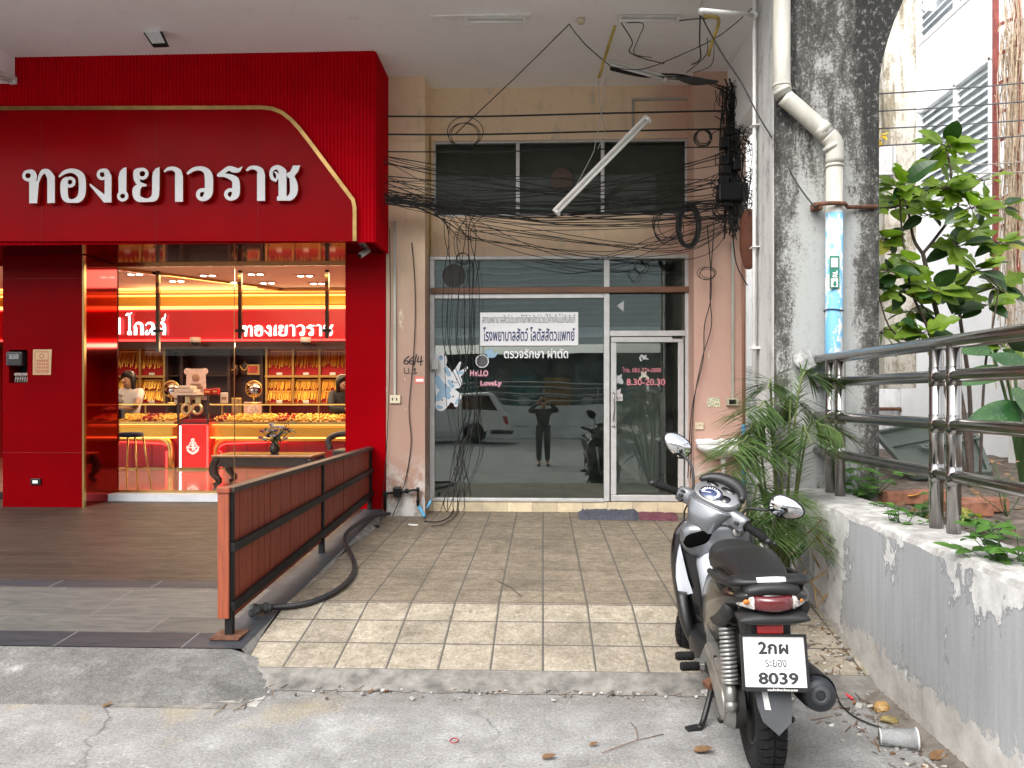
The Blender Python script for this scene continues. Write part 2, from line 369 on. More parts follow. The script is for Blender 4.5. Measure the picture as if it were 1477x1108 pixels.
# --- ground and floors
def m_street():
    g = NG('street_concrete'); big = g.noise(.55, 8, .65); mid = g.noise(3.2, 8, .7); fine = g.noise(60, 4, .7); speck = g.voro(70)
    c = g.ramp(mid, [(.3, (.175, .17, .162)), (.5, (.262, .257, .25)), (.68, (.38, .375, .365))])
    c = g.mix(g.ramp(big, [(.42, 0), (.6, .55)]), c, (.20, .195, .19))
    c = g.mix(g.ramp(g.noise(1.3, 6, .6, g.map((1, 1, 1), (7, 3, 0))), [(.57, 0), (.68, .38)]), c, (.36, .28, .13))   # old yellow paint and rust
    c = g.mix(g.ramp(g.noise(9, 6, .75, g.map((1, 1, 1), (3, 9, 0))), [(.60, 0), (.70, .7)]), c, (.50, .495, .48))
    c = g.mix(g.ramp(speck, [(.0, .9), (.26, 0)]), c, g.ramp(g.noise(40, 2), [(.42, (.12, .11, .10)), (.58, (.62, .61, .58))]))
    wv = g.n('ShaderNodeVectorMath', operation='ADD'); nz = g.n('ShaderNodeTexNoise'); nz.inputs['Scale'].default_value = 1.4; nz.inputs['Detail'].default_value = 8; g.l(g.co, nz.inputs['Vector']); g.l(g.co, wv.inputs[0]); g.l(nz.outputs['Color'], wv.inputs[1])
    ck = g.math('MULTIPLY', g.ramp(g.voro(.42, wv.outputs[0], 'DISTANCE_TO_EDGE'), [(.0, 1), (.006, 0)]), g.ramp(big, [(.45, 0), (.55, .8)])); c = g.mix(ck, c, (.07, .065, .06))
    c = g.mix(g.ramp(g.noise(2.1, 5, .7, g.map((1, 1, 1), (11, 5, 0))), [(.64, 0), (.74, .45)]), c, (.075, .07, .065))
    xx, yy, z0 = g.xyz(); gr = g.math('MULTIPLY', g.ramp(g.math('ABSOLUTE', g.math('SUBTRACT', yy, 4.66)), [(.04, 1), (.34, 0)]), g.ramp(g.noise(11, 7, .8), [(.38, 0), (.62, .8)])); c = g.mix(gr, c, (.15, .135, .115))
    c = g.mix(.8, c, g.ramp(fine, [(.3, .5), (.7, 1.35)]), 'MULTIPLY')
    g.bump(g.math('ADD', fine, g.math('MULTIPLY', mid, 1.5)), .5, .008); return g.done(c, .88)
def m_tiles():
    T = .333; g = NG('floor_tiles'); x, y, z = g.xyz()
    fx = g.math('FRACT', g.math('DIVIDE', g.math('ADD', x, 100 * T), T)); fy = g.math('FRACT', g.math('DIVIDE', g.math('ADD', y, 100 * T - 4.89), T))
    ed = g.math('MINIMUM', g.math('MINIMUM', fx, g.math('SUBTRACT', 1, fx)), g.math('MINIMUM', fy, g.math('SUBTRACT', 1, fy)))
    wob = g.math('MULTIPLY', g.math('SUBTRACT', g.noise(9, 5), .5), .012); e2 = g.math('ADD', ed, wob)
    ix = g.math('FLOOR', g.math('DIVIDE', g.math('ADD', x, 100 * T), T)); iy = g.math('FLOOR', g.math('DIVIDE', g.math('ADD', y, 100 * T - 4.89), T))
    cmb = g.n('ShaderNodeCombineXYZ'); g.l(ix, cmb.inputs[0]); g.l(iy, cmb.inputs[1]); wn = g.n('ShaderNodeTexWhiteNoise'); g.l(cmb.outputs[0], wn.inputs[0])
    st = g.noise(10, 7, .7, g.map((1, 1.2, 1))); fine = g.noise(46, 5, .7)
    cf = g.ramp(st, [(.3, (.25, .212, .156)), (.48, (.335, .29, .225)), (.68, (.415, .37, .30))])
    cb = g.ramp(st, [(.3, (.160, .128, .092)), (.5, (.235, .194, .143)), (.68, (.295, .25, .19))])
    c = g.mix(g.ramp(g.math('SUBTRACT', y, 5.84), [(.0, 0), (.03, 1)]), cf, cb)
    # the moulded rosette each tile of the upper platform carries, worn and dirty
    ux = g.math('SUBTRACT', g.math('ADD', fx, g.math('MULTIPLY', wn.outputs[0], .18)), .55); uy = g.math('SUBTRACT', fy, .45)
    dd = g.math('SQRT', g.math('ADD', g.math('MULTIPLY', ux, ux), g.math('MULTIPLY', g.math('MULTIPLY', uy, uy), 1.6)))
    sp = g.math('MULTIPLY', g.ramp(g.math('ADD', dd, g.math('MULTIPLY', g.noise(22, 4), .25)), [(.12, .5), (.24, 0)]), g.ramp(g.math('SUBTRACT', y, 5.5), [(.0, 0), (.05, 1)]))
    c = g.mix(sp, c, (.085, .066, .048))
    c = g.mix(g.ramp(g.noise(1.5, 7, .7), [(.48, 0), (.68, .6)]), c, (.11, .092, .07)); c = g.mix(g.ramp(g.noise(6, 8, .8, g.map((1.6, .6, 1), (2, 9, 0))), [(.56, 0), (.70, .5)]), c, (.10, .085, .066))
    c = g.mix(g.ramp(g.noise(3.1, 7, .7, g.map((1, 1, 1), (5, 2, 1))), [(.6, 0), (.75, .5)]), c, (.15, .135, .12))
    c = g.mix(.35, c, g.ramp(wn.outputs[0], [(0, .62), (1, 1.25)]), 'MULTIPLY')
    c = g.mix(.75, c, g.ramp(fine, [(.32, .55), (.68, 1.25)]), 'MULTIPLY'); c = g.mix(.5, c, g.ramp(g.noise(34, 6, .8, g.map((1.4, .55, 1), (0, 0, 0), (0, 0, .6))), [(.35, .6), (.65, 1.2)]), 'MULTIPLY')
    c = g.mix(g.ramp(e2, [(.012, 1), (.026, 0)]), c, (.085, .078, .07)); c = g.mix(g.math('MULTIPLY', g.ramp(g.math('ADD', g.math('ABSOLUTE', g.math('SUBTRACT', y, 5.84)), g.math('MULTIPLY', g.noise(5, 6, .7), .03)), [(.018, 1), (.026, 0)]), .85), c, (.07, .06, .05))
    hgt = g.math('ADD', g.ramp(e2, [(.015, 0), (.045, 1)]), g.math('MULTIPLY', g.noise(26, 6, .7), .7)); g.bump(hgt, .55, .006)
    return g.done(c, g.ramp(st, [(.3, .8), (.7, .62)]), 0, .28)
def m_stone(name, base, tx, ty, ox, oy, grout=(.2, .2, .2), gw=.006, warm=None):
    g = NG(name); x, y, z = g.xyz()
    def fr(v, t, o): return g.math('FRACT', g.math('DIVIDE', g.math('ADD', v, 100 * t - o), t))
    row = g.math('FLOOR', g.math('DIVIDE', g.math('ADD', y, 100 * ty - oy), ty))
    x2 = g.math('ADD', x, g.math('MULTIPLY', row, tx * .5))
    fx, fy = fr(x2, tx, ox), fr(y, ty, oy)
    ed = g.math('MINIMUM', g.math('MULTIPLY', g.math('MINIMUM', fx, g.math('SUBTRACT', 1, fx)), tx), g.math('MULTIPLY', g.math('MINIMUM', fy, g.math('SUBTRACT', 1, fy)), ty))
    col = g.math('FLOOR', g.math('DIVIDE', g.math('ADD', x2, 100 * tx - ox), tx)); cmb = g.n('ShaderNodeCombineXYZ'); g.l(col, cmb.inputs[0]); g.l(row, cmb.inputs[1])
    wn = g.n('ShaderNodeTexWhiteNoise'); g.l(cmb.outputs[0], wn.inputs[0])
    vein = g.noise(3, 8, .65, g.map((.7, 3.2, 1)), 1.2); a = [k * .72 for k in base]; b = [min(1, k * 1.3) for k in base]
    c = g.ramp(vein, [(.3, tuple(a)), (.7, tuple(b))]); c = g.mix(.6, c, g.ramp(wn.outputs[0], [(0, .72), (1, 1.2)]), 'MULTIPLY')
    c = g.mix(g.ramp(g.noise(1.1, 6), [(.5, 0), (.75, .35)]), c, tuple(k * 1.5 for k in base))
    c = g.mix(g.ramp(ed, [(gw * .5, 1), (gw, 0)]), c, grout); g.bump(g.noise(30, 5), .12, .004); return g.done(c, g.ramp(vein, [(.3, .62), (.7, .48)]), 0, .3)
# --- walls
def m_plaster():
    """faded tan-pink paint on the shophouse front: tan high up, salmon lower, the top lightened to offset the shade there, scuffs, damp and bare patches"""
    g = NG('faded_salmon_paint'); x, y, z = g.xyz(); n1 = g.noise(1.6, 7, .65); n2 = g.noise(7, 7, .7)
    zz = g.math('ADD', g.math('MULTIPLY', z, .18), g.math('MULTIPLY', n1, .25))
    c = g.ramp(zz, [(.42, (.35, .215, .165)), (.60, (.47, .325, .235)), (.80, (.86, .65, .44))])  # top stop brightened in the paint to make up for weak light there
    right = g.ramp(g.math('MULTIPLY', g.math('SUBTRACT', x, .8), .7), [(.3, 0), (.6, 1)]); c = g.mix(g.math('MULTIPLY', right, .75), c, (.60, .36, .29))
    c = g.mix(g.ramp(n2, [(.52, 0), (.75, .3)]), c, (.38, .25, .17))
    st = g.noise(3.5, 6, .7, g.map((2.2, 2.2, .35), (1, 2, 3))); c = g.mix(g.ramp(st, [(.55, 0), (.75, .38)]), c, (.36, .26, .18))
    pz = g.noise(2.6, 5, .75, g.map((1.8, 1.8, .7), (4, 4, 9))); bare = g.ramp(pz, [(.645, 0), (.66, .85)]); c = g.mix(bare, c, (.62, .53, .42))
    c = g.mix(g.ramp(g.noise(14, 5, .8, g.map((1, 1, .6), (0, 3, 4))), [(.68, 0), (.73, .6)]), c, (.17, .12, .09))
    c = g.mix(g.math('MULTIPLY', g.ramp(g.math('SUBTRACT', z, .3), [(.0, 1), (.5, 0)]), g.ramp(g.noise(5, 6, .7), [(.45, 0), (.6, .9)])), c, (.58, .56, .52))
    g.bump(g.math('ADD', g.math('MULTIPLY', bare, -.6), g.math('MULTIPLY', n2, .5)), .3, .006); return g.done(c, .75)
def m_ceiling():
    g = NG('grimy_ceiling_paint'); n1 = g.noise(.6, 7, .6); c = g.ramp(n1, [(.3, (.90, .895, .905)), (.7, (.96, .96, .97))])
    c = g.mix(g.ramp(g.noise(5, 7, .75, g.map((1, 1, 1), (2, 7, 1))), [(.58, 0), (.78, .4)]), c, (.60, .56, .54))
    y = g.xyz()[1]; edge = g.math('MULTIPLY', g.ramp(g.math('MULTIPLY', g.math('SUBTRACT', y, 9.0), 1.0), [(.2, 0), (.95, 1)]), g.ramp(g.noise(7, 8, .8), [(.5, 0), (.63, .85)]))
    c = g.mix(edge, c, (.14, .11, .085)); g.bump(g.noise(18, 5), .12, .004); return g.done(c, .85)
def m_weather(name, pale, dark, amt=.5, sc=1.0, off=(0, 0, 0)):
    """old painted concrete with black mould runs"""
    g = NG(name); run = g.noise(2.6 * sc, 9, .72, g.map((1.6, 1.6, .28), off), .6); blot = g.noise(5.5 * sc, 9, .78, g.map((1, 1, .55), (off[0] + 3, 1, 2))); fine = g.noise(38, 6, .75)
    s_ = g.math('ADD', g.math('MULTIPLY', run, .62), g.math('MULTIPLY', blot, .42))
    s_ = g.math('ADD', s_, g.math('MULTIPLY', g.math('SUBTRACT', fine, .5), .16))
    d2 = tuple(k * .35 for k in dark); lo = .60 - .18 * amt
    c = g.ramp(s_, [(lo - .10, pale), (lo - .02, tuple(k * .8 for k in pale)), (lo + .035, dark), (lo + .16, d2)])
    c = g.mix(g.ramp(g.noise(24, 6, .8, g.map((1, 1, .7), (8, 8, 8))), [(.6, 0), (.68, .75)]), c, tuple(k * .9 for k in pale))
    g.bump(g.math('ADD', fine, g.math('MULTIPLY', s_, 1.5)), .35, .008); return g.done(c, .85)
def m_peel():
    """grey paint peeling off the planter wall: white skim showing in ragged patches, a bare band at the foot"""
    g = NG('peeling_grey_paint'); x, y, z = g.xyz(); n1 = g.noise(1.7, 6, .6, g.map((1, 1, .55), (2, 5, 0))); n2 = g.noise(9, 7, .7); fine = g.noise(60, 4, .7)
    streak = g.noise(7, 6, .7, g.map((1, 3.0, .16)))
    c = g.ramp(streak, [(.3, (.305, .315, .325)), (.55, (.375, .385, .395)), (.72, (.425, .43, .435))])
    c = g.mix(g.ramp(g.noise(1.2, 6, .6, g.map((1, 1, .6))), [(.45, 0), (.7, .45)]), c, (.25, .255, .26))
    top = g.ramp(g.math('SUBTRACT', z, .55), [(.1, 0), (.5, .11)]); m_ = g.math('ADD', g.math('ADD', n1, g.math('MULTIPLY', g.math('SUBTRACT', n2, .5), .18)), top)
    p = g.ramp(m_, [(.572, 0), (.578, 1)]); rim = g.ramp(m_, [(.55, 0), (.571, .6), (.578, 0)])
    foot = g.ramp(g.math('ADD', g.math('ADD', z, g.math('MULTIPLY', g.math('SUBTRACT', n2, .5), .55)), g.math('MULTIPLY', n1, .2)), [(.36, 1), (.37, 0)])
    c = g.mix(rim, c, (.15, .15, .15)); pc = g.ramp(n2, [(.3, (.43, .42, .40)), (.65, (.66, .655, .645))]); c = g.mix(p, c, pc)
    fc = g.ramp(g.noise(6, 7, .7), [(.3, (.33, .31, .28)), (.55, (.52, .50, .47)), (.7, (.62, .60, .57))]); c = g.mix(foot, c, fc)
    c = g.mix(g.ramp(g.voro(30, g.map((1, 1, .5))), [(.03, .8), (.07, 0)]), c, (.66, .65, .63))
    c = g.mix(.3, c, g.ramp(fine, [(.3, .7), (.7, 1.15)]), 'MULTIPLY')
    g.bump(g.math('SUBTRACT', g.math('MULTIPLY', fine, .2), g.math('ADD', p, foot)), .5, .005); return g.done(c, .7)
def m_leaf(name, c0, c1, sc=9, trans=.35):
    g = NG(name); n1 = g.noise(sc, 4); n2 = g.noise(2.2, 3); c = g.ramp(g.math('ADD', g.math('MULTIPLY', n1, .4), g.math('MULTIPLY', n2, .6)), [(.38, c0), (.62, c1)])
    g.done(c, .38); tl = g.n('ShaderNodeBsdfTranslucent'); g.l(g.mix(1, c, (1, 1.15, .55), 'MULTIPLY'), tl.inputs[0]); mx = g.n('ShaderNodeMixShader'); mx.inputs[0].default_value = trans
    g.l(g.b.outputs[0], mx.inputs[1]); g.l(tl.outputs[0], mx.inputs[2]); g.l(mx.outputs[0], g.t.nodes['Material Output'].inputs[0]); return g.m
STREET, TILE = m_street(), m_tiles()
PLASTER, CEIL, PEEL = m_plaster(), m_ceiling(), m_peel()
def m_column():
    """the big column: pale skim coat low in the middle, black mould down both edges and all over the top"""
    g = NG('mouldy_concrete'); x, y, z = g.xyz(); run = g.noise(2.4, 9, .72, g.map((1.8, 1.8, .30)), .6); blot = g.noise(6, 9, .8, g.map((1, 1, .6), (3, 1, 2))); fine = g.noise(42, 6, .8)
    s_ = g.math('ADD', g.math('ADD', g.math('MULTIPLY', run, .55), g.math('MULTIPLY', blot, .45)), g.math('MULTIPLY', g.math('SUBTRACT', fine, .5), .42))
    ex = g.math('ABSOLUTE', g.math('SUBTRACT', x, .40)); bias = g.ramp(ex, [(.20, -.16), (.30, .02), (.45, .12)]) if False else g.math('ADD', g.ramp(ex, [(.20, 0), (.32, .12), (.45, .19)]), g.math('MULTIPLY', g.ramp(g.math('MULTIPLY', z, .2), [(.70, 0), (.90, 1)]), .15))
    v = g.math('ADD', s_, bias); c = g.ramp(v, [(.535, (.345, .355, .34)), (.585, (.25, .25, .235)), (.625, (.085, .08, .072)), (.74, (.018, .0175, .016))])
    c = g.mix(g.ramp(g.noise(21, 6, .85, g.map((1, 1, .7), (8, 8, 8))), [(.54, 0), (.62, .85)]), c, (.29, .285, .27))
    g.bump(g.math('ADD', fine, g.math('MULTIPLY', s_, 2)), .5, .01); return g.done(c, .9)
COLM = m_column()
COLM2 = m_weather('stained_white_paint', (.46, .455, .44), (.17, .165, .155), .12, .9, (4, 0, 2))
OLDW = m_weather('old_white_render', (.86, .86, .86), (.42, .41, .40), .02, 1.1, (1, 7, 3))
CEMENT = mat('cement', (.36, .345, .32), .9, var=.3, vs=7, bump=.4, bs=50)
CEMENTD = mat('dirty_cement', (.17, .16, .145), .92, var=.45, vs=9, bump=.5, bs=40)
WHITEW = mat('white_wall_paint', (.86, .87, .89), .7, var=.05, vs=2)
RED = mat('red_lacquer_panel', (.165, .0003, .002), .25, var=.12, vs=1.2, spec=.03)
REDS = mat('red_sign_lacquer', (.26, .0004, .003), .22, var=.1, vs=1.1, spec=.035)
REDRIB = mat('red_ribbed_panel', (.46, .001, .007), .6, spec=.03, var=.08, vs=3)
REDMIR = mat('red_mirror_panel', (.34, .010, .014), .05, metal=1.0)
GOLD = mat('polished_gold_trim', (.50, .31, .12), .2, 1.0)
GOLDB = mat('brushed_gold', (.80, .50, .16), .3, 1.0, var=.08, vs=9)
ALU = mat('dull_aluminium', (.56, .55, .535), .42, .25, var=.1, vs=8)
STEEL = mat('stainless_steel', (.36, .345, .33), .2, 1.0, var=.06, vs=9, rvar=.05, stretch=(3, 1, 1))
BLACKP = mat('black_plastic', (.007, .007, .0075), .4, var=.2, vs=20, spec=.3)
BLACKM = mat('black_metal', (.010, .0095, .0095), .5, 0, var=.4, vs=14, spec=.3)
RUBBER = mat('black_rubber', (.008, .008, .0085), .8, var=.4, vs=25, spec=.25)
CABLE = mat('black_cable', (.012, .0115, .011), .6, var=.9, vs=2.2)
CABLEG = mat('grey_cable', (.35, .34, .32), .6)
CABLEY = mat('yellow_conduit', (.42, .31, .08), .6, var=.25, vs=9)
WHITEP = mat('white_plastic', (.74, .73, .70), .4, var=.06, vs=10)
IVORY = mat('yellowed_plastic', (.62, .54, .38), .45, var=.1)
CERAM = mat('white_ceramic', (.74, .73, .71), .18, var=.05, vs=5, coat=.4)
WOODB = mat('brown_painted_wood', (.16, .075, .04), .6, var=.3, vs=6, stretch=(.3, 3, 3), bump=.2)
WOODF = mat('red_brown_board', (.22, .038, .017), .55, var=.3, vs=10, stretch=(4, 4, .25), bump=.25, bs=25)
PAPER = mat('white_paper', (.78, .77, .74), .8, var=.05)
PVC = mat('old_white_pvc', (.41, .395, .345), .45, var=.2, vs=3, stretch=(3, 3, .6))
BLUEP = mat('blue_pvc', (.10, .36, .60), .42, var=.1)
def dirty(m, amt):
    """film of dust and a slight waviness on a big pane"""
    t = m.node_tree; out = t.nodes['Material Output'].inputs[0]; tc = t.nodes.new('ShaderNodeTexCoord'); n = t.nodes.new('ShaderNodeTexNoise'); n.inputs['Scale'].default_value = 3.5; n.inputs['Detail'].default_value = 8; n.inputs['Roughness'].default_value = .75
    t.links.new(tc.outputs['Object'], n.inputs['Vector']); rp = t.nodes.new('ShaderNodeMapRange'); rp.inputs[1].default_value = .42; rp.inputs[2].default_value = .75; rp.inputs[4].default_value = amt; t.links.new(n.outputs[0], rp.inputs[0])
    df = t.nodes.new('ShaderNodeBsdfDiffuse'); df.inputs[0].default_value = (.55, .55, .5, 1); mx = t.nodes.new('ShaderNodeMixShader'); t.links.new(rp.outputs[0], mx.inputs[0]); t.links.new(out.links[0].from_socket, mx.inputs[1]); t.links.new(df.outputs[0], mx.inputs[2]); t.links.new(mx.outputs[0], out)
    w_ = t.nodes.new('ShaderNodeTexNoise'); w_.inputs['Scale'].default_value = .9; w_.inputs['Detail'].default_value = 1; bp = t.nodes.new('ShaderNodeBump'); bp.inputs['Strength'].default_value = .05; bp.inputs['Distance'].default_value = .05; t.links.new(tc.outputs['Object'], w_.inputs['Vector']); t.links.new(w_.outputs[0], bp.inputs['Height'])
    for x in t.nodes:
        if x.type == 'BSDF_GLOSSY': t.links.new(bp.outputs[0], x.inputs['Normal'])
    return m
GLC = glass('tinted_window_glass', (.62, .68, .64), 2.15); GLDOOR = glass('door_glass', (.80, .84, .81), 1.75); dirty(GLC, .03); dirty(GLDOOR, .03)
GLS = glass('clear_shop_glass', (.95, .95, .94), 1.16)
GLD = glass('dusty_dark_glass', (.72, .74, .71), 1.14)
# ================================================================ THE SETTING
YE, YK, YF, YP, YR, YG = 4.89, 5.84, 9.94, 9.55, 8.83, 10.30     # tile edge, crack, wall, pillar fronts, ribbed fascia, shop glass
ZC, ZSOF, ZI = 5.778, 3.60, .505                                  # walkway ceiling, shop soffit, shop floor
XW, ZW = 2.03, 1.02                                               # planter wall face and top
def zt(Y):
    for (a, za), (b, zb) in (((YE, .071), (YK, .239)), ((YK, .239), (YF, .332)), ((YF, .332), (20, .332))):
        if Y <= b: return za + (zb - za) * (Y - a) / (b - a)
def zs(Y): return .153 + (.413 - .153) * min(max((Y - 5.0) / 4.55, 0), 1)
def px(x, Y): return at(x, HY, Y).x
def pz(y, Y, x=700): return at(x, y, Y).z
XS = px(346, 5.0) + .01                                           # side edge of the shop's forecourt
mb = MB(); n_ = 40
mb.quad((-200, -200, 0), (200, -200, 0), (200, 200, 0), (-200, 200, 0)); obj('street', mb, STREET, kind='structure', org=(0, 0, 0))
mb = MB(); mb.quad((-60, -11.2, .004), (60, -11.2, .004), (60, -5.2, .004), (-60, -5.2, .004)); obj('road', mb, mat('dark_asphalt', (.20, .20, .195), .9, var=.25, vs=3, bump=.4), kind='structure', org=(0, -8, 0))
mb = MB(); mb.quad((-60, -5.2, .004), (60, -5.2, .004), (60, -5.05, .004), (-60, -5.05, .004)); obj('road_line', mb, mat('faded_road_paint', (.55, .55, .52), .8, var=.3, vs=5), kind='structure')
# tiled walkway in front of the clinic: ramped edge, then the level platform
mb = MB(); ys = [YE, YK, YF, 10.2]; xl, xr = XS + .03, 2.45
for a, b in zip(ys[:-1], ys[1:]): mb.quad((xl, a, zt(a)), (xr, a, zt(a)), (xr, b, zt(b)), (xl, b, zt(b)))
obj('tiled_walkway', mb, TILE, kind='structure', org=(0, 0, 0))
mb = MB(); rows = []
for i in range(81):
    x = xl - .08 + (xr - xl + .10) * i / 80; j = rnd.uniform(-.006, .006)
    rows.append([(x, YE + .001, .0), (x, YE - .20 + j * 2, .004), (x, YE - .10 + j, .035 + j * .5), (x, YE - .045 + j, .052 + j * .5), (x, YE - .006, .066)])
for a, b in zip(rows[:-1], rows[1:]):
    for k in range(1, 4): mb.quad(a[k], b[k], b[k + 1], a[k + 1])
mb.quad((xl, YE - .006, .066), (xr, YE - .006, .066), (xr, YE, .071), (xl, YE, .071))
obj('kerb', mb, CEMENTD, kind='structure')
mb = MB(); mb.box((xl, YE, -.2), (xr, YE + .02, .05)); obj('kerb', mb, CEMENTD, kind='structure')
# the gold shop's stone forecourt (grey slabs, two dark bands, worn cement border toward the tiles)
FST = m_stone('grey_stone_slabs', (.088, .088, .082), 1.2, .6, -.35, .2, (.17, .165, .155), .005)
BRN = m_stone('brown_stone_slabs', (.037, .027, .021), 1.2, .2, .1, .0, (.11, .08, .065), .004)
DRK = m_stone('dark_slate_band', (.030, .033, .040), .86, 30, .2, 3, (.20, .20, .20), .005)
def strip(name, m, x0, x1, y0, y1, dz=0):
    mb = MB(); N = 10
    for i in range(N):
        a, b = y0 + (y1 - y0) * i / N, y0 + (y1 - y0) * (i + 1) / N
        mb.quad((x0, a, zs(a) + dz), (x1, a, zs(a) + dz), (x1, b, zs(b) + dz), (x0, b, zs(b) + dz))
    return obj(name, mb, m, kind='structure', org=(0, 0, 0))
XB = px(322, 5.0) - .13
strip('dark_band', DRK, -12, XS, 5.0, 5.27); strip('stone_forecourt', FST, -12, XB, 5.27, 6.27); strip('dark_band', DRK, -12, XB, 6.27, 6.47)
strip('stone_forecourt', BRN, -12, XB, 6.47, 10.45)
strip('dark_band', mat('dark_slate_side', (.045, .048, .055), .65, var=.3, vs=3, bump=.2, bs=20), XB, XS, 5.27, 9.62)
mb = MB(); N = 30                                                  # side of the forecourt, falling to the tiles in broken cement
for i in range(N):
    a, b = 5.0 + 4.6 * i / N, 5.0 + 4.6 * (i + 1) / N; j0 = rnd.uniform(0, .03); 
    w0, w1 = [.045 + .03 * math.sin(k * 3.1) for k in (a, b)]
    mb.quad((XS, a, zs(a) - .003), (XS + w0, a, zt(max(a, YE)) + .004), (XS + w1, b, zt(max(b, YE)) + .004), (XS, b, zs(b) - .003))
obj('cement_edge', mb, CEMENTD, kind='structure')
def bumpy(name, x0, x1, y0, y1, zf, m, nx=40, ny=10, amp=.008, seed=3):
    r = random.Random(seed); mb = MB(); vs = []
    for j in range(ny + 1):
        for i in range(nx + 1):
            x, y = x0 + (x1 - x0) * i / nx, y0 + (y1 - y0) * j / ny; edge = i in (0, nx) or j in (0, ny)
            vs.append((x + (0 if edge else r.uniform(-.01, .01)), y, zf(x, y, j / ny) + (0 if j in (0, ny) else r.uniform(-amp, amp))))
    mb.add(vs, [(j*(nx+1)+i, j*(nx+1)+i+1, (j+1)*(nx+1)+i+1, (j+1)*(nx+1)+i) for j in range(ny) for i in range(nx)], True)
    return obj(name, mb, m, kind='structure')
gk = NG('worn_cement_ramp'); c_ = gk.ramp(gk.noise(3.5, 8, .72), [(.3, (.065, .062, .057)), (.45, (.125, .12, .112)), (.58, (.175, .17, .162)), (.70, (.34, .33, .32))])
c_ = gk.mix(gk.ramp(gk.noise(1.6, 6, .7, gk.map((.5, 2.2, 1))), [(.48, 0), (.62, .75)]), c_, (.12, .115, .108)); c_ = gk.mix(.8, c_, gk.ramp(gk.noise(55, 5, .75), [(.3, .5), (.7, 1.35)]), 'MULTIPLY'); c_ = gk.mix(gk.ramp(gk.voro(60), [(.0, .8), (.22, 0)]), c_, (.42, .41, .39)); gk.bump(gk.noise(25, 6, .7), .8, .012); RAMPM = gk.done(c_, .9)
bumpy('kerb_ramp', -12, XS + .5, 4.40, 5.0, lambda x, y, t: -.01 + (.158 * t ** .8) * min(1, max(0, 1 - (x - XS + .06) / .42)) ** .8, RAMPM, 260, 14, .007)
# lumps of old mortar at the corner
for i, (qx, qy, sr) in enumerate(((345, 948, .10), (327, 955, .08), (310, 962, .09), (362, 958, .05))):
    p = atz(qx, qy, .06); mb = MB(); bm = bmesh.new(); bmesh.ops.create_icosphere(bm, subdivisions=3, radius=sr)
    for v in bm.verts: v.co *= 1 + .25 * math.sin(v.co.x * 60 + i) * math.cos(v.co.y * 50); v.co.z *= .32; v.co.x *= 1.6
    mb.bm(bm, Matrix.Translation((p.x, p.y, p.z)), True); obj('mortar_patch', mb, RAMPM, kind='structure')
# drain cover slab with its broken rim in the street
def slab(pxs, z, dz, m, name):
    P = [atz(x, y, 0) for x, y in pxs]; mb = MB(); n = len(P)
    mb.add([(p.x, p.y, z) for p in P] + [(p.x, p.y, z + dz) for p in P], [tuple(range(n, 2 * n))] + [(i, (i + 1) % n, (i + 1) % n + n, i + n) for i in range(n)]); return obj(name, mb, m, kind='structure')
slab([(186, 1010), (346, 1016), (388, 972), (250, 965)], 0, .012, m_stone('drain_slab_concrete', (.31, .29, .25), 30, 30, 3, 3), 'drain_cover')
slab([(352, 1018), (370, 1020), (412, 972), (392, 972)], -.002, .005, CEMENT, 'drain_rim'); slab([(150, 1020), (352, 1024), (356, 1017), (166, 1012)], 0, .008, CEMENTD, 'drain_rim')
# ================================================================ THE SHOPHOUSE (clinic)
HOUSE = thing('shophouse', 'faded tan and salmon shophouse front with aluminium glazing under the walkway ceiling', 'building', (0, YF, .33))
XL, XR = px(613, YF), px(1003, YF)
mb = MB(); zu0, zu1, zl1 = pz(312, YF), pz(203, YF), pz(370, YF); zfl = pz(723, YF)
wl0, wl1 = px(622, YF), px(996, YF); ul0, ul1 = px(625, YF), px(992, YF)
mb.box((XL, YF, zu1), (XR, YF + .15, ZC)); mb.box((XL, YF, zl1), (XR, YF + .15, zu0))
mb.box((XL, YF, zu0), (ul0, YF + .15, zu1)); mb.box((ul1, YF, zu0), (XR, YF + .15, zu1))
mb.box((XL, YF, zfl), (wl0, YF + .15, zl1)); mb.box((wl1, YF, zfl), (XR, YF + .15, zl1))
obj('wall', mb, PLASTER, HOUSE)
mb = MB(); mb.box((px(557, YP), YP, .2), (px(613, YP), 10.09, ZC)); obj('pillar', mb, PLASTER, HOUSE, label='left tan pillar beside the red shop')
XPR0, XPR1 = px(1001, YP), px(1076, YP)
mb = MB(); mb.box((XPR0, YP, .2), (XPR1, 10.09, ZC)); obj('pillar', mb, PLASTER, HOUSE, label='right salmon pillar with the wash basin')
mb = MB(); zz0 = zt(YF) + .002; SILLT = m_stone('cream_sill_tiles', (.60, .50, .34), .32, 30, .02, 0, (.3, .26, .2), .005)
mb.box((XL, YF - .012, zz0 - .1), (XR, YF + .15, zfl)); obj('sill', mb, SILLT, HOUSE)
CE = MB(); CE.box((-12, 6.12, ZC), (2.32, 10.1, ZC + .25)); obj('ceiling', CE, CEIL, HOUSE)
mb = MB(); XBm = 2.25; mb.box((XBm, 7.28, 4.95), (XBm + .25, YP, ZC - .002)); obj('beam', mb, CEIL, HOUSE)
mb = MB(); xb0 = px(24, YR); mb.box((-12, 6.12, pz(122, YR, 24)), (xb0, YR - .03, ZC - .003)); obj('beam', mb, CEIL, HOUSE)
UP = MB(); UP.box((-12, 6.12, ZC + .25), (2.6, 6.3, 7.0)); UP.box((-12, 6.3, ZC + .26), (2.59, 16, 6.9)); obj('unseen_upper_block', UP, COLM2, HOUSE)  # unseen upper building, cut low so more sky light reaches the right side
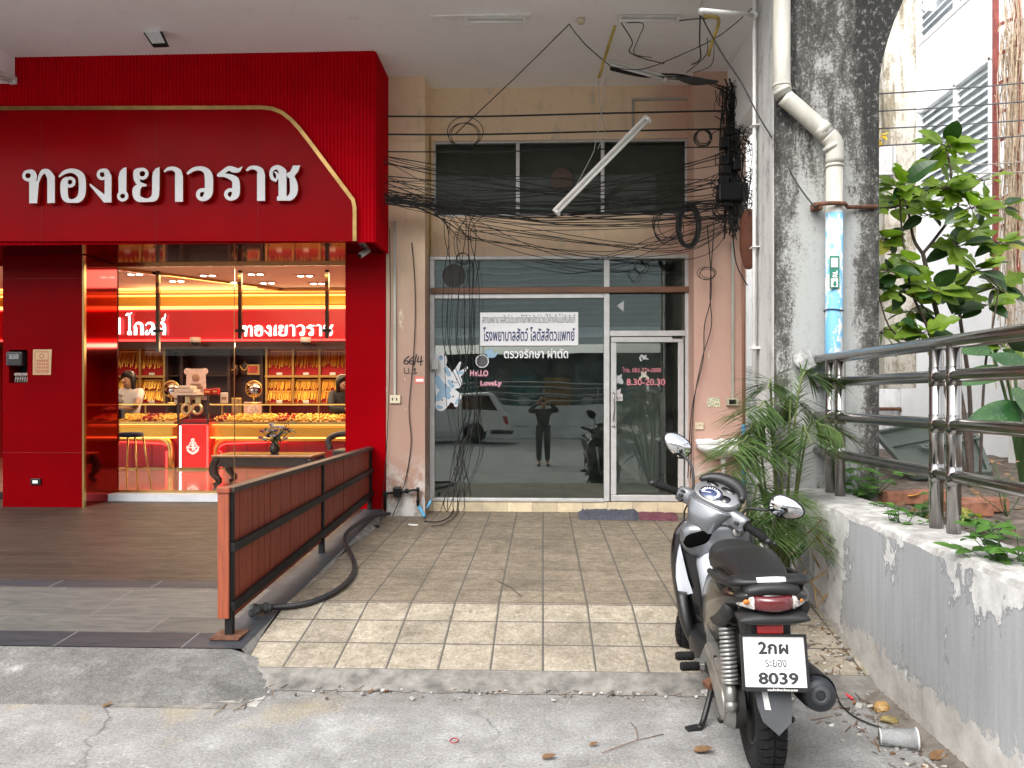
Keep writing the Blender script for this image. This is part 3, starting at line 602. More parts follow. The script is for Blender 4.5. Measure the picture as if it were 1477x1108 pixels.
# glazing
def frame(boxes, y0, y1, name, m, parent):
    mb = MB()
    for (a, b, c, d) in boxes: mb.box((px(a, YF), y0, pz(d, YF)), (px(c, YF), y1, pz(b, YF)), .006)
    return obj(name, mb, m, parent)
WU = MB(); 
for (a, b) in ((628, 744), (750, 866), (872, 990)): WU.box((px(a, YF) - .01, YF + .06, pz(310, YF)), (px(b, YF) + .01, YF + .066, pz(205, YF)))
wu = frame([(625, 203, 992, 206), (625, 309, 992, 313), (625, 206.2, 628, 308.8), (744, 206.2, 749.5, 308.8), (867, 206.2, 872, 308.8), (989, 206.2, 992, 308.8)], YF + .02, YF + .10, 'window', ALU, HOUSE)
obj('pane', WU, GLD, wu)
mb = MB(); mb.box((ul0 - .02, YF + .16, pz(314, YF)), (ul1 + .02, YF + .18, pz(201, YF))); obj('mesh_screen', mb, mat('grey_mesh_screen', (.24, .235, .215), .9, var=.1, vs=6), HOUSE)
lw = frame([(620, 370, 996, 375), (620, 375.2, 627, 718), (871, 375.2, 879, 722), (988, 375.2, 996, 722), (627.2, 424, 870.8, 431), (620, 718.2, 870.8, 723), (879.2, 478, 987.8, 486)], YF - .03, YF + .07, 'window', ALU, HOUSE)
PN = [('transom pane', 626, 374, 871, 425), ('main pane', 626, 430, 871, 719), ('transom pane', 878, 374, 989, 480)]
for nm, a, b, c, d in PN:
    mb = MB(); mb.box((px(a, YF), YF + .02, pz(d, YF)), (px(c, YF), YF + .026, pz(b, YF))); obj('pane', mb, GLC, lw)
dr = frame([(881, 487, 986, 494.5), (881, 494.7, 889, 712.8), (978, 494.7, 986, 712.8), (881, 713, 986, 722)], YF - .012, YF + .045, 'door', ALU, HOUSE)
mb = MB(); mb.box((px(888, YF), YF + .015, pz(714, YF)), (px(979, YF), YF + .021, pz(493, YF))); obj('pane', mb, GLDOOR, dr)
mb = MB(); hx, hz0, hz1 = px(884.5, YF), pz(606, YF), pz(566, YF)
mb.tube(catmull([(hx, YF - .012, hz1), (hx, YF - .07, hz1 - .03), (hx + .01, YF - .085, (hz0 + hz1) / 2), (hx, YF - .07, hz0 + .03), (hx, YF - .012, hz0)], 5), .009, 8)
mb.lathe([(.018, 0), (.018, .02), (.012, .03)], (hx, YF - .012, pz(614, YF)), Matrix.Rotation(R(90), 3, 'X'), 12); obj('handle', mb, STEEL, dr)
mb = MB(); mb.box((px(969, YF), YF - .03, pz(489, YF)), (px(984, YF), YF - .012, pz(485.5, YF))); obj('hinge', mb, BLACKM, dr)
mb = MB(); mb.bar((px(622, YF), YF - .05, pz(420, YF)), (px(1001, YF), YF - .05, pz(420, YF)), .04, .075, bev=.006); obj('wooden_rail', mb, WOODB, HOUSE)
mb = MB(); mb.box((px(611, YF), YF - .10, zt(YF)), (px(615.5, YF), YF - .002, pz(368, YF))); mb.box((px(617, YF), YF - .07, pz(590, YF)), (px(620.5, YF), YF - .004, pz(368, YF))); obj('shutter_guide', mb, WOODB, HOUSE)
# room behind the clinic glass
INT = mat('dim_room_wall', (.62, .64, .62), .8, var=.12, vs=1.5); INT2 = mat('pale_partition', (.80, .80, .78), .8, var=.06)
mb = MB(); x0, x1 = -1.45, 2.5
mb.quad((x0, 10.1, .345), (x1, 10.1, .345), (x1, 15, .345), (x0, 15, .345)); mb.quad((x0, 15, .345), (x1, 15, .345), (x1, 15, 5.7), (x0, 15, 5.7))
mb.quad((x0, 10.1, .345), (x0, 15, .345), (x0, 15, 5.7), (x0, 10.1, 5.7)); mb.quad((x1, 15, .345), (x1, 10.1, .345), (x1, 10.1, 5.7), (x1, 15, 5.7)); mb.quad((x0, 10.1, 3.95), (x0, 15, 3.95), (x1, 15, 3.95), (x1, 10.1, 3.95))
mb.quad((x0, 10.1, 5.7), (x0, 15, 5.7), (x1, 15, 5.7), (x1, 10.1, 5.7)); obj('room', mb, INT, HOUSE)
mb = MB(); mb.box((px(880, 11.8), 11.8, .35), (px(951, 11.8), 11.9, pz(468, 11.8))); obj('partition', mb, INT2, HOUSE)
# ================================================================ COLUMN with the arched haunch, and pipes
P0 = at(1120, HY, 6.7); P1 = at(1268, HY, 6.7); xa, xb = P0.x, P1.x
mb = MB(); arch = [(1268, 140), (1269, 112), (1273, 88), (1280, 60), (1290, 30), (1303, 0), (1325, -45), (1365, -100), (1430, -150), (1540, -185), (1640, -195)]
poly = [(xa, 0), (xb, 0)] + [(at(x, y, 6.7).x, at(x, y, 6.7).z) for x, y in arch]; top = 6.03
poly += [(poly[-1][0], ZC + .24), (xa, ZC + .24)]
mb.prism(poly, .58, None, (0, 6.7, 0)); col = obj('concrete_column', mb, COLM, label='thick mould-blackened concrete column that widens into an arch at the top', cat='column', org=(xa, 6.7, 0))
mb = MB(); mb.box((xa - .012, 6.77, 0), (xa - .001, 7.279, ZC + .2)); obj('skim_coat', mb, COLM2, col)
# drain pipe
def dpx(x, y, Y=6.6): return at(x, y, Y)
mb = MB(); mb.tube([dpx(1127.5, -160), dpx(1127.5, 126), dpx(1131, 140)], .071, 18); mb.tube(catmull([dpx(1131, 140), dpx(1160, 165), dpx(1194, 196)], 4), .071, 18)
mb.tube(catmull([dpx(1194, 196), dpx(1203, 208), dpx(1204, 236)], 4), .074, 18); mb.tube([dpx(1203.5, 232), dpx(1202, 640), dpx(1202, 720)], .068, 18)
for (x, y, dx, dy) in ((1127.5, 124, 0, 3), (1128.5, 131, 3, 6), (1186, 187, 9, 7), (1200, 212, 3, 6), (1203.5, 240, 0, 3)):
    a, b = dpx(x - dx / 2, y - dy / 2), dpx(x + dx / 2, y + dy / 2); mb.tube([a, b], .0755, 18)
DP = obj('drain_pipe', mb, PVC, label='cream drain pipe that bends across the mouldy column', cat='pipe')
gp = NG('flaking_blue_paint'); cc = gp.ramp(gp.noise(9, 7, .75, gp.map((1, 1, .45))), [(.455, (.55, .55, .51)), (.485, (.13, .36, .58))]); gp.done(cc, .6)
mb = MB(); mb.tube([dpx(1203.4, 308), dpx(1202, 690)], .0695, 18); obj('painted_length', mb, gp.m, DP)
mb = MB(); mb.box((px(1196.5, 6.53), 6.518, pz(419, 6.53)), (px(1210, 6.53), 6.531, pz(373, 6.53))); lb = obj('label', mb, mat('green_label', (.02, .17, .12), .5), DP)
mb = MB(); mb.box((px(1198.5, 6.52), 6.512, pz(389, 6.52)), (px(1208, 6.52), 6.5175, pz(376, 6.52))); x0, x1, xm = px(1200, 6.52), px(1207, 6.52), px(1203.3, 6.52)
mb.box((px(1198.5, 6.52), 6.512, pz(417, 6.52)), (px(1208, 6.52), 6.5175, pz(405, 6.52))); obj('label_field', mb, PAPER, lb)
text('lettering', 'RL', PAPER, (x1 + .002, 6.5115, pz(403.5, 6.52)), height=.04, xdir=(0, 0, 1), ydir=(-1, 0, 0), depth=.002, parent=lb, bold=.03)
mb = MB(); mb.prism([(x0 + .008, pz(409, 6.52)), (x1 - .008, pz(409, 6.52)), (x1 - .008, pz(413, 6.52)), (x1 - .001, pz(413, 6.52)), (xm, pz(416.5, 6.52)), (x0 + .001, pz(413, 6.52)), (x0 + .008, pz(413, 6.52))], -.002, None, (0, 6.5085, 0)); obj('arrow', mb, MATS['green_label'], lb)
RUSTY = mat('rusty_iron', (.13, .055, .03), .8, .2, var=.5, vs=18, bump=.4)
mb = MB(); z_ = pz(301, 6.58); mb.tube([(px(1174, 6.65), 6.66, z_), (px(1184, 6.5), 6.53, z_), (px(1203, 6.5), 6.505, z_), (px(1221, 6.5), 6.53, z_), (px(1226, 6.6), 6.65, z_), (px(1266, 6.68), 6.69, z_ + .01)], .018, 6); mb.box((px(1174, 6.6), 6.6, z_ - .025), (px(1187, 6.6), 6.69, z_ + .03)); obj('clamp', mb, RUSTY, DP)
for s_ in (448, 600):
    mb = MB(); z_ = pz(s_, 6.58); c0 = dpx(1202.5, s_); mb.tube([c0 + Vector((.076 * math.cos(a), .076 * math.sin(a), .006 * math.sin(2 * a))) for a in np.linspace(0, 2 * math.pi, 20)[:-1]], .005, 5, closed=True); obj('wire_tie', mb, CABLE, DP)
# thin white conduit down the near edge of the column, and its frame at the ceiling
mb = MB(); mb.tube([dpx(1088, -90, 7.2), dpx(1088, 560, 7.2)], .017, 8); mb.tube([dpx(1088, 22, 7.18), dpx(1012, 15, 6.53)], .02, 8); mb.tube([dpx(1012, 15, 7.18), dpx(1016, -20, 6.53)], .02, 8)
for q in ((1088, 22), (1012, 16)): mb.sphere(dpx(*q, 7.18), .036)
for q in (180, 355, 500): mb.box(dpx(1085, q, 7.15), dpx(1092, q + 4, 7.25))
obj('conduit', mb, WHITEP, label='thin white conduit along the inner edge of the concrete column', cat='conduit')
# ================================================================ PLANTER WALL, SOIL
YW = 6.69
mb = MB(); Yn = -3.0
rows = []
for i in range(61):
    y = Yn + (YW - Yn) * i / 60; j = rnd.uniform(-.012, .012); k = rnd.uniform(-.008, .008)
    rows.append([(XW, y, -.05), (XW, y, ZW - .035 + k), (XW + .012 + j * .3, y, ZW - .008), (XW + .04 + j, y, ZW + .004 + k * .4), (XW + .40 + j, y, ZW + .006), (XW + .44 + j, y, ZW - .04), (XW + .44, y, ZW - .2)])
for a, b in zip(rows[:-1], rows[1:]):
    for k in range(len(a) - 1): mb.quad(a[k], a[k + 1], b[k + 1], b[k]); mb.mi[-1] = 1 if k >= 1 else 0
mb.add(rows[-1], [tuple(range(7))[::-1]]); mb.add(rows[0], [tuple(range(7))])
gt = NG('weathered_coping'); ct = gt.ramp(gt.noise(7, 8, .75), [(.3, (.18, .17, .15)), (.5, (.36, .35, .335)), (.64, (.55, .545, .53))]); gt.bump(gt.noise(30, 5, .7), .5, .008); gt.done(ct, .85)
PW = obj('planter_wall', mb, [PEEL, gt.m], label='low grey planter wall with paint peeling off in white patches', cat='wall', org=(XW, 3, 0))
gs = NG('planter_soil'); n1 = gs.noise(5, 8, .75); c_ = gs.ramp(n1, [(.3, (.045, .034, .026)), (.5, (.12, .095, .075)), (.65, (.25, .20, .165)), (.75, (.33, .28, .23))]); gs.bump(gs.noise(40, 6, .8), .9, .02); gs.done(c_, .95)
r2 = random.Random(5); mb = MB(); nx, ny = 50, 90; vs = []
for j in range(ny + 1):
    for i in range(nx + 1):
        x = XW + .38 + (7.0 - XW - .38) * i / nx; y = -3 + 16 * j / ny
        z = ZW - .07 + .03 * math.sin(x * 3.1) * math.cos(y * 2.3) + r2.uniform(-.015, .015); 
        if y > YW + .1 and x < 2.95: z = ZW - .1
        vs.append((x, y, z))
mb.add(vs, [(j*(nx+1)+i, j*(nx+1)+i+1, (j+1)*(nx+1)+i+1, (j+1)*(nx+1)+i) for j in range(ny) for i in range(nx)], True); obj('soil', mb, gs.m, kind='structure', org=(XW, 3, ZW - .1))
# stainless railing
XRL = 2.33; RY = [(6.39, 6.18), (4.69, 4.495), (2.95, 2.75)]
RL = thing('railing', 'stainless steel railing with four rails and paired posts on top of the planter wall', 'railing', (XRL, 4.6, ZW))
for z, r in ((2.115, .042), (1.922, .037), (1.643, .037), (1.35, .037)):
    mb = MB(); mb.tube([(XRL, 6.69, z), (XRL, 4, z), (XRL, -1.5, z)], r, 16); obj('rail', mb, STEEL, RL)
for pr in RY:
    for y in pr:
        mb = MB(); mb.tube([(XRL, y, ZW - .03), (XRL, y, 2.115)], .039, 16)
        for z in (1.35, 1.643, 1.922): mb.tube([(XRL, y, z - .055), (XRL, y, z + .055)], .0415, 16)
        obj('post', mb, STEEL, RL)
# ================================================================ THE GOLD SHOP
SHOP = thing('gold_shop', 'glossy red gold shop front with ribbed fascia, white lettering and a bright golden sales room', 'shop', (-5, YR, .4))
xfr = px(540, YR); XGL, XGR = -12.0, px(556, YP)
# ribbed fascia: half round ribs, 40 mm apart, round the corner too
def ribs(x0, x1, fn, pitch=.042, k=5):
    n = int(round(abs(x1 - x0) / pitch)); out = []
    for i in range(n):
        for j in range(k): a = math.pi * j / k; out.append(fn(x0 + (x1 - x0) * (i + (1 - math.cos(a)) / 2) / n, .021 * math.sin(a)))
    out.append(fn(x1, 0)); return out
mb = MB(); zt0, zt1 = ZSOF - .02, ZC - .004
R0 = ribs(-9.5, xfr, lambda t, d: (t, YR - d)) + ribs(YR, YP + .35, lambda t, d: (xfr + d, t))[1:]
vs = [(x, y, zt0) for x, y in R0] + [(x, y, zt1) for x, y in R0]; n = len(R0)
mb.add(vs, [(i, i + 1, i + 1 + n, i + n) for i in range(n - 1)], True); mb.box((-9.5, YR + .001, zt0), (xfr - .001, YR + .019, ZSOF - .001)); mb.box((xfr - .02, YR + .02, zt0), (xfr - .001, YP + .3, ZSOF - .001))
obj('ribbed_fascia', mb, REDRIB, SHOP)
mb = MB(); mb.box((-12, YR + .02, ZSOF), (xfr - .02, 10.36, ZSOF + .05)); obj('soffit', mb, REDMIR, SHOP)
# sign panel with its gold edge
YS = YR - .06
oc = [(-330, 160.5)] + [(378, 158.5), (392, 160), (405, 165), (418, 175), (430, 188), (444, 206), (500, 281), (507, 290), (509, 300), (509, 348)] + [(-330, 348)]
pw = [(at(x, y, YS).x, at(x, y, YS).z) for x, y in oc]
mb = MB(); mb.prism(pw, .045, None, (0, YS, 0)); sp_ = obj('sign_panel', mb, REDS, SHOP)
mb = MB(); oi = pw[:-1]; wv = []
for i, p in enumerate(oi):
    a, b = Vector(oi[max(i - 1, 0)]), Vector(oi[min(i + 1, len(oi) - 1)]); d = (b - a).normalized(); nrm = Vector((-d.y, d.x)); wv.append((Vector(p), Vector(p) + nrm * .045))
for (a0, a1), (b0, b1) in zip(wv[:-1], wv[1:]):
    vs = [(q.x, y, q.y) for y in (YS - .014, YS + .045) for q in (a0, b0, b1, a1)]
    mb.add(vs, [(0, 1, 2, 3), (7, 6, 5, 4), (0, 4, 5, 1), (2, 6, 7, 3)])
obj('gold_edge', mb, mat('dull_gold_edge', (.30, .185, .07), .3, 1.0, var=.3, vs=5), sp_)
for q in (60, 225, 372): mb = MB(); mb.box((px(q, YS), YS - .0015, ZSOF - .01), (px(q, YS) + .003, YS + .001, pz(162, YS))); obj('panel_joint', mb, mat('panel_seam', (.12, .001, .003), .6), sp_)
# THE LETTERING, drawn from strokes (paper units: 6.154 per photo pixel)
G1 = [('o',252,215,38,14),('s',[(252,177,14),(290,180,18),(312,215,20),(300,260,26)]),('p',[(262,235),(332,262),(348,300),(330,500),(262,500)]),('s',[(338,295,8),(358,225,14),(385,182,20),(425,184,26),(455,230,34)]),('p',[(425,205),(492,225),(492,500),(425,500)]),
 ('s',[(535,225,9),(580,188,17),(645,175,20),(705,200,27),(735,250,32),(735,380,32),(705,435,28),(650,450,16),(600,438,24),(578,390,32),(576,290,32),(595,250,20)]),('o',628,278,36,14),
 ('o',918,212,38,14),('s',[(918,174,14),(950,184,22),(966,230,30)]),('p',[(937,220),(998,220),(998,500),(937,500)]),('p',[(805,292),(940,398),(940,500),(930,467),(803,310)]),
 ('o',1098,410,36,14),('p',[(1060,240),(1072,190),(1100,158),(1132,150),(1130,390),(1062,390)]),
 ('o',1272,210,40,15),('s',[(1250,172,15),(1215,190,20),(1216,250,22),(1230,275,22)]),('s',[(1220,268,18),(1245,300,20),(1300,315,11)]),('s',[(1260,318,14),(1222,350,34),(1222,410,32),(1250,440,26),(1320,450,16),(1375,430,30),(1390,380,32),(1392,240,32)]),('p',[(1360,250),(1365,200),(1390,165),(1426,150),(1424,300),(1360,300)])]
G2 = [('s',[(118,190,9),(150,168,15),(195,168,19),(235,195,28),(243,240,34)]),('p',[(208,230),(278,230),(278,500),(208,500)]),
 ('s',[(322,210,11),(370,177,17),(430,168,19),(480,190,27),(505,240,36),(507,340,36),(500,400,36),(475,435,26),(450,450,14)]),('o',452,405,42,17),
 ('s',[(797,163,6),(765,190,18),(720,182,25),(680,172,20),(630,205,19),(592,232,14),(640,232,16),(700,250,24),(742,285,32),(745,380,34),(735,420,30),(700,450,14)]),('o',697,405,40,16),
 ('s',[(840,190,9),(872,168,15),(917,168,19),(957,195,28),(965,240,34)]),('p',[(930,230),(1000,230),(1000,500),(930,500)]),
 ('s',[(1090,285,12),(1062,262,16),(1053,215,15),(1072,176,17),(1115,168,22),(1155,205,32)]),('s',[(1090,285,12),(1108,262,11),(1104,225,10),(1086,210,7)]),('p',[(1118,205),(1188,205),(1188,500),(1118,500)]),('p',[(1105,428),(1150,428),(1150,500),(1105,500)]),
 ('p',[(1245,152),(1308,152),(1290,205),(1258,245),(1200,262),(1186,225),(1222,205)]),('s',[(1235,255,22),(1252,330,34),(1248,400,32),(1215,442,25),(1150,452,15)])]
def thai(items, box):
    return strokes(items + [('-p', [(box[0]-9, 467), (box[2]+9, 467), (box[2]+9, 600), (box[0]-9, 600)])], box, .5, .18)
L1 = thai(G1, (190, 130, 1450, 490)); L2 = thai(G2, (100, 130, 1330, 490))
ALL = [[(x / 6.154, 210 + y / 6.154) for x, y in l] for l in L1] + [[(220 + x / 6.154, 210 + y / 6.154) for x, y in l] for l in L2]
WL1 = mat('white_acrylic_letter', (.66, .66, .66), .35)
yl = YS - .075; kx = (at(400, 300, yl).x - at(0, 300, yl).x) / 400; ox = at(0, 573, yl).x; kz = yl / F
def to_m(l): return [((x) * kx, -(y - HY) * kz) for x, y in l]
def letters(loops, mt, side, p, depth, parent, name='letter', sc=1.0):
    """each glyph island with its own holes is one solid"""
    ls = [to_m(l) if sc is None else l for l in loops]
    def area(l): return .5 * sum(a[0] * b[1] - b[0] * a[1] for a, b in zip(l, l[1:] + l[:1]))
    def inside(p_, l):
        c = False
        for a, b in zip(l, l[1:] + l[:1]):
            if (a[1] > p_[1]) != (b[1] > p_[1]) and p_[0] < (b[0] - a[0]) * (p_[1] - a[1]) / (b[1] - a[1]) + a[0]: c = not c
        return c
    ls.sort(key=lambda l: -abs(area(l))); outer = []
    for l in ls:
        for o_ in outer:
            if inside(l[0], o_[0]): o_.append(l); break
        else: outer.append([l])
    for grp in outer:
        me = solid(grp, depth, name); place_flat(me, p, (1, 0, 0), (0, 0, 1)); me.materials.append(mt); me.materials.append(side)
        for f in me.polygons:
            if abs(f.normal.y) < .5: f.material_index = 1
        mesh_obj(name, me, parent)
letters(ALL, WL1, GOLDB, (ox, yl + .055, H), .055, sp_, sc=None)
# pier with the meter recess, column beside the clinic
PXL = px(4, YP); xp1 = px(118, YP)
mx0, mx1, mz0, mz1 = px(13, YP), px(39.5, YP), pz(552, YP), pz(503, YP); zb = .40
mb = MB(); d_ = .10
for (a, b, c, d) in ((PXL, zb, mx0, ZSOF), (mx1, zb, xp1, ZSOF), (mx0, zb, mx1, mz0), (mx0, mz1, mx1, ZSOF)): mb.box((a, YP, b), (c, YP + .3, d))
mb.box((PXL, YP + .3, zb), (xp1, YG + .1, ZSOF)); obj('pier', mb, RED, SHOP)
mb = MB(); mb.box((xp1 + .001, YP + .004, zb), (xp1 + .028, YP + .05, ZSOF - .01)); obj('corner_trim', mb, GOLD, SHOP)
mb = MB(); mb.box((xp1 + .004, YP + .06, zb), (xp1 + .022, YG + .02, ZSOF - .01)); obj('side_panel', mb, REDMIR, SHOP)
mb = MB(); mb.box((px(499, YP), YP, .38), (px(556, YP), YG + .1, ZSOF - .005)); mb.box((px(497.5, YP), YP + .02, .5), (px(499, YP), YG, ZSOF)); obj('column', mb, REDS, SHOP)
for y_ in (362, 398, 655):
    mb = MB(); z_ = pz(y_, YP); mb.box((PXL, YP - .001, z_), (mx0 - .3 if False else xp1, YP + .001, z_ + .004)) if not 500 < y_ < 555 else None
    obj('panel_joint', mb, mat('panel_seam', (.10, .002, .004), .6), SHOP)
STEPM = mat('white_marble_step', (.62, .62, .64), .35, var=.12, vs=3)
mb = MB(); mb.box((px(147, 10.1), 10.1, .36), (px(500, 10.1), 10.45, ZI + .002)); obj('step', mb, STEPM, SHOP)
xg0, xg1 = px(167, YG), px(499, YG); xs = px(338, YG)
mb = MB(); mb.box((xg0, YG, ZI), (xs - .004, YG + .01, ZSOF)); obj('glass_pane', mb, GLS, SHOP)
mb = MB(); mb.box((xs + .004, YG, ZI), (xg1, YG + .01, ZSOF)); obj('glass_pane', mb, GLS, SHOP)
mb = MB(); mb.box((xg0 - .05, YG - .02, ZI), (xg0, YG + .03, ZSOF)); mb.box((xs - .0035, YG - .004, ZI), (xs + .0035, YG + .014, ZSOF)); mb.box((xg0, YG - .015, ZI), (xg1, YG + .025, ZI + .035)); mb.box((xg0, YG - .01, ZSOF - .03), (xg1, YG + .02, ZSOF)); obj('glass_frame', mb, GOLD, SHOP)
# ---------------------------------------------------------------- sales room
YB, YCN = 16.6, 13.8
IX0, IX1 = -11.5, -2.0
WARMC = mat('warm_ceiling_paint', (.80, .60, .50), .7); PINKF = mat('polished_pink_floor', (.55, .40, .33), .12, var=.15, vs=2, coat=.6); DARKW = mat('dark_cabinet', (.05, .022, .018), .35, var=.3, vs=4)
mb = MB(); mb.quad((IX0, YG + .03, ZI), (IX1, YG + .03, ZI), (IX1, YB, ZI), (IX0, YB, ZI)); obj('room_floor', mb, PINKF, SHOP)
mb = MB(); ZCE = 3.95
mb.quad((IX0, YG + .03, ZCE), (IX0, YB, ZCE), (IX1, YB, ZCE), (IX1, YG + .03, ZCE)); mb.box((IX0, YG + .03, ZSOF), (IX1, YG + .12, ZCE - .002)); obj('room_ceiling', mb, WARMC, SHOP)
mb = MB(); mb.quad((IX0, YB, ZI), (IX1, YB, ZI), (IX1, YB, ZCE), (IX0, YB, ZCE)); mb.quad((IX1, YG + .12, ZI), (IX1, YG + .12, ZCE), (IX1, YB, ZCE), (IX1, YB, ZI)); mb.quad((IX0, YG + .12, ZI), (IX0, YB, ZI), (IX0, YB, ZCE), (IX0, YG + .12, ZCE)); obj('room_wall', mb, mat('red_room_wall', (.26, .006, .010), .4), SHOP)
def lit(name, col, s): return mat(name, col, .5, emit=col, es=s)
LEDR = lit('red_led_strip', (1, .035, .03), 1.9); LEDY = lit('amber_led_strip', (1, .55, .12), 1.4); LEDW = lit('white_lit_letter', (1, .96, .93), 1.0); LAMP = lit('downlight_lamp', (1, .9, .72), 5); LEDB = lit('cool_white_led_strip', (1, .95, .9), 1.3)
GOLDP = mat('amber_gold_panel', (.85, .47, .07), .32, .65, var=.12, vs=40)
# stepped ceiling: a dropped tray with mirror bronze edges and amber cove strips
mb = MB(); zt_ = ZCE - .16
tray = [(-6.9, 12.1), (-5.0, 14.6), (IX1, 14.6), (IX1, 12.1)]
mb.add([(x, y, ZCE - .003) for x, y in tray] + [(x, y, zt_ + .10) for x, y in tray], [(4, 5, 6, 7), (0, 1, 5, 4), (1, 2, 6, 5), (3, 0, 4, 7)]); obj('ceiling_tray', mb, mat('peach_ceiling_paint', (.80, .62, .50), .6), SHOP)
mb = MB(); mb.bar((-6.95, 12.0, ZCE - .06), (-5.03, 14.68, ZCE - .06), .10, .11); mb.bar((-5.0, 14.68, ZCE - .06), (IX1, 14.68, ZCE - .06), .10, .11); obj('tray_edge', mb, GOLD, SHOP)
mb = MB(); mb.bar((-7.02, 12.1, ZCE - .02), (-5.12, 14.72, ZCE - .02), .03, .03); mb.bar((-5.1, 14.76, ZCE - .02), (IX1, 14.76, ZCE - .02), .03, .03); mb.bar((IX0, 15.0, ZCE - .02), (-5.2, 15.0, ZCE - .02), .03, .03); obj('light_strip', mb, LEDY, SHOP)
# gold crown and red band over the shelves
YSB = 15.6
mb = MB(); mb.box((IX0, YSB - .12, pz(440, YSB)), (IX1, YSB + .1, pz(426, YSB)), .02); obj('gold_crown', mb, GOLDP, SHOP)
mb = MB(); mb.box((IX0, YSB - .02, pz(443.5, YSB)), (IX1, YSB + .2, pz(440.3, YSB))); mb.box((IX0, YSB - .135, pz(425.7, YSB)), (IX1, YSB + .05, pz(424.4, YSB))); obj('light_strip', mb, LEDY, SHOP)
mb = MB(); mb.box((IX0, YSB, pz(488, YSB)), (IX1, YSB + .3, pz(444, YSB))); sb = obj('sign_band', mb, mat('red_sign_band', (.62, .006, .010), .3), SHOP)
mb = MB(); mb.box((IX0, YSB - .02, pz(490.5, YSB)), (IX1, YSB + .1, pz(488.3, YSB))); mb.box((IX0, YSB - .012, pz(446, YSB)), (IX1, YSB - .002, pz(444.2, YSB))); obj('light_strip', mb, LEDR, SHOP)
mb = MB(); mb.box((IX0, YSB + .03, pz(502, YSB)), (IX1, YSB + .35, pz(491, YSB))); obj('mirror_strip', mb, mat('bronze_mirror', (.10, .055, .035), .22, .7), SHOP)
yq = YSB - .09; q0 = at(349, 487, yq); q1 = at(481, 487, yq); k_ = (q1.x - q0.x) / (1310 / 6.154 + 220 - 200 / 6.154)
LS = [[((x - 32.5) * k_, -(y - 286) * k_ * .95) for x, y in l] for l in ALL]
letters(LS, LEDW, BLACKP, (q0.x, yq + .05, pz(484, yq)), .05, sb, name='lit_letter')
GK = [('s',[(20,60,10),(55,30,16),(95,38,16),(140,10,9)]),('s',[(75,50,18),(95,120,24),(95,370,24)]),('o',95,400,34,15),
 ('s',[(215,440,34),(215,300,32),(195,280,16)]),('s',[(190,275,12),(240,215,20),(310,215,24),(345,280,34),(345,440,34)]),
 ('s',[(420,250,12),(470,210,18),(540,220,26),(570,280,34),(570,440,34)]),('s',[(450,350,14),(420,400,22),(450,430,20),(490,395,14),(520,330,18),(560,300,16)]),
 ('s',[(660,330,14),(650,250,22),(720,205,22),(785,260,34),(785,440,34)]),('s',[(660,330,16),(665,400,26),(690,440,26)]),('o',700,340,30,13),
 ('s',[(760,130,12),(800,100,16),(812,40,10)]),('o',770,140,24,12)]
LK = strokes(GK + [('-p', [(-90, 438), (990, 438), (990, 600), (-90, 600)])], (0, -20, 860, 460), .3, .2)
p_ = at(180, 482, yq); kk = (at(240, 482, yq).x - p_.x) / 830; letters([[(x * kk, (438 - y) * kk * 1.02) for x, y in l] for l in LK], LEDW, BLACKP, (p_.x, yq + .05, p_.z - .02), .05, sb, name='lit_letter')
mb = MB(); p_ = at(167, 482, yq); mb.box((p_.x, yq, p_.z), (p_.x + .07, yq + .05, p_.z + .34)); obj('lit_letter', mb, LEDW, sb)
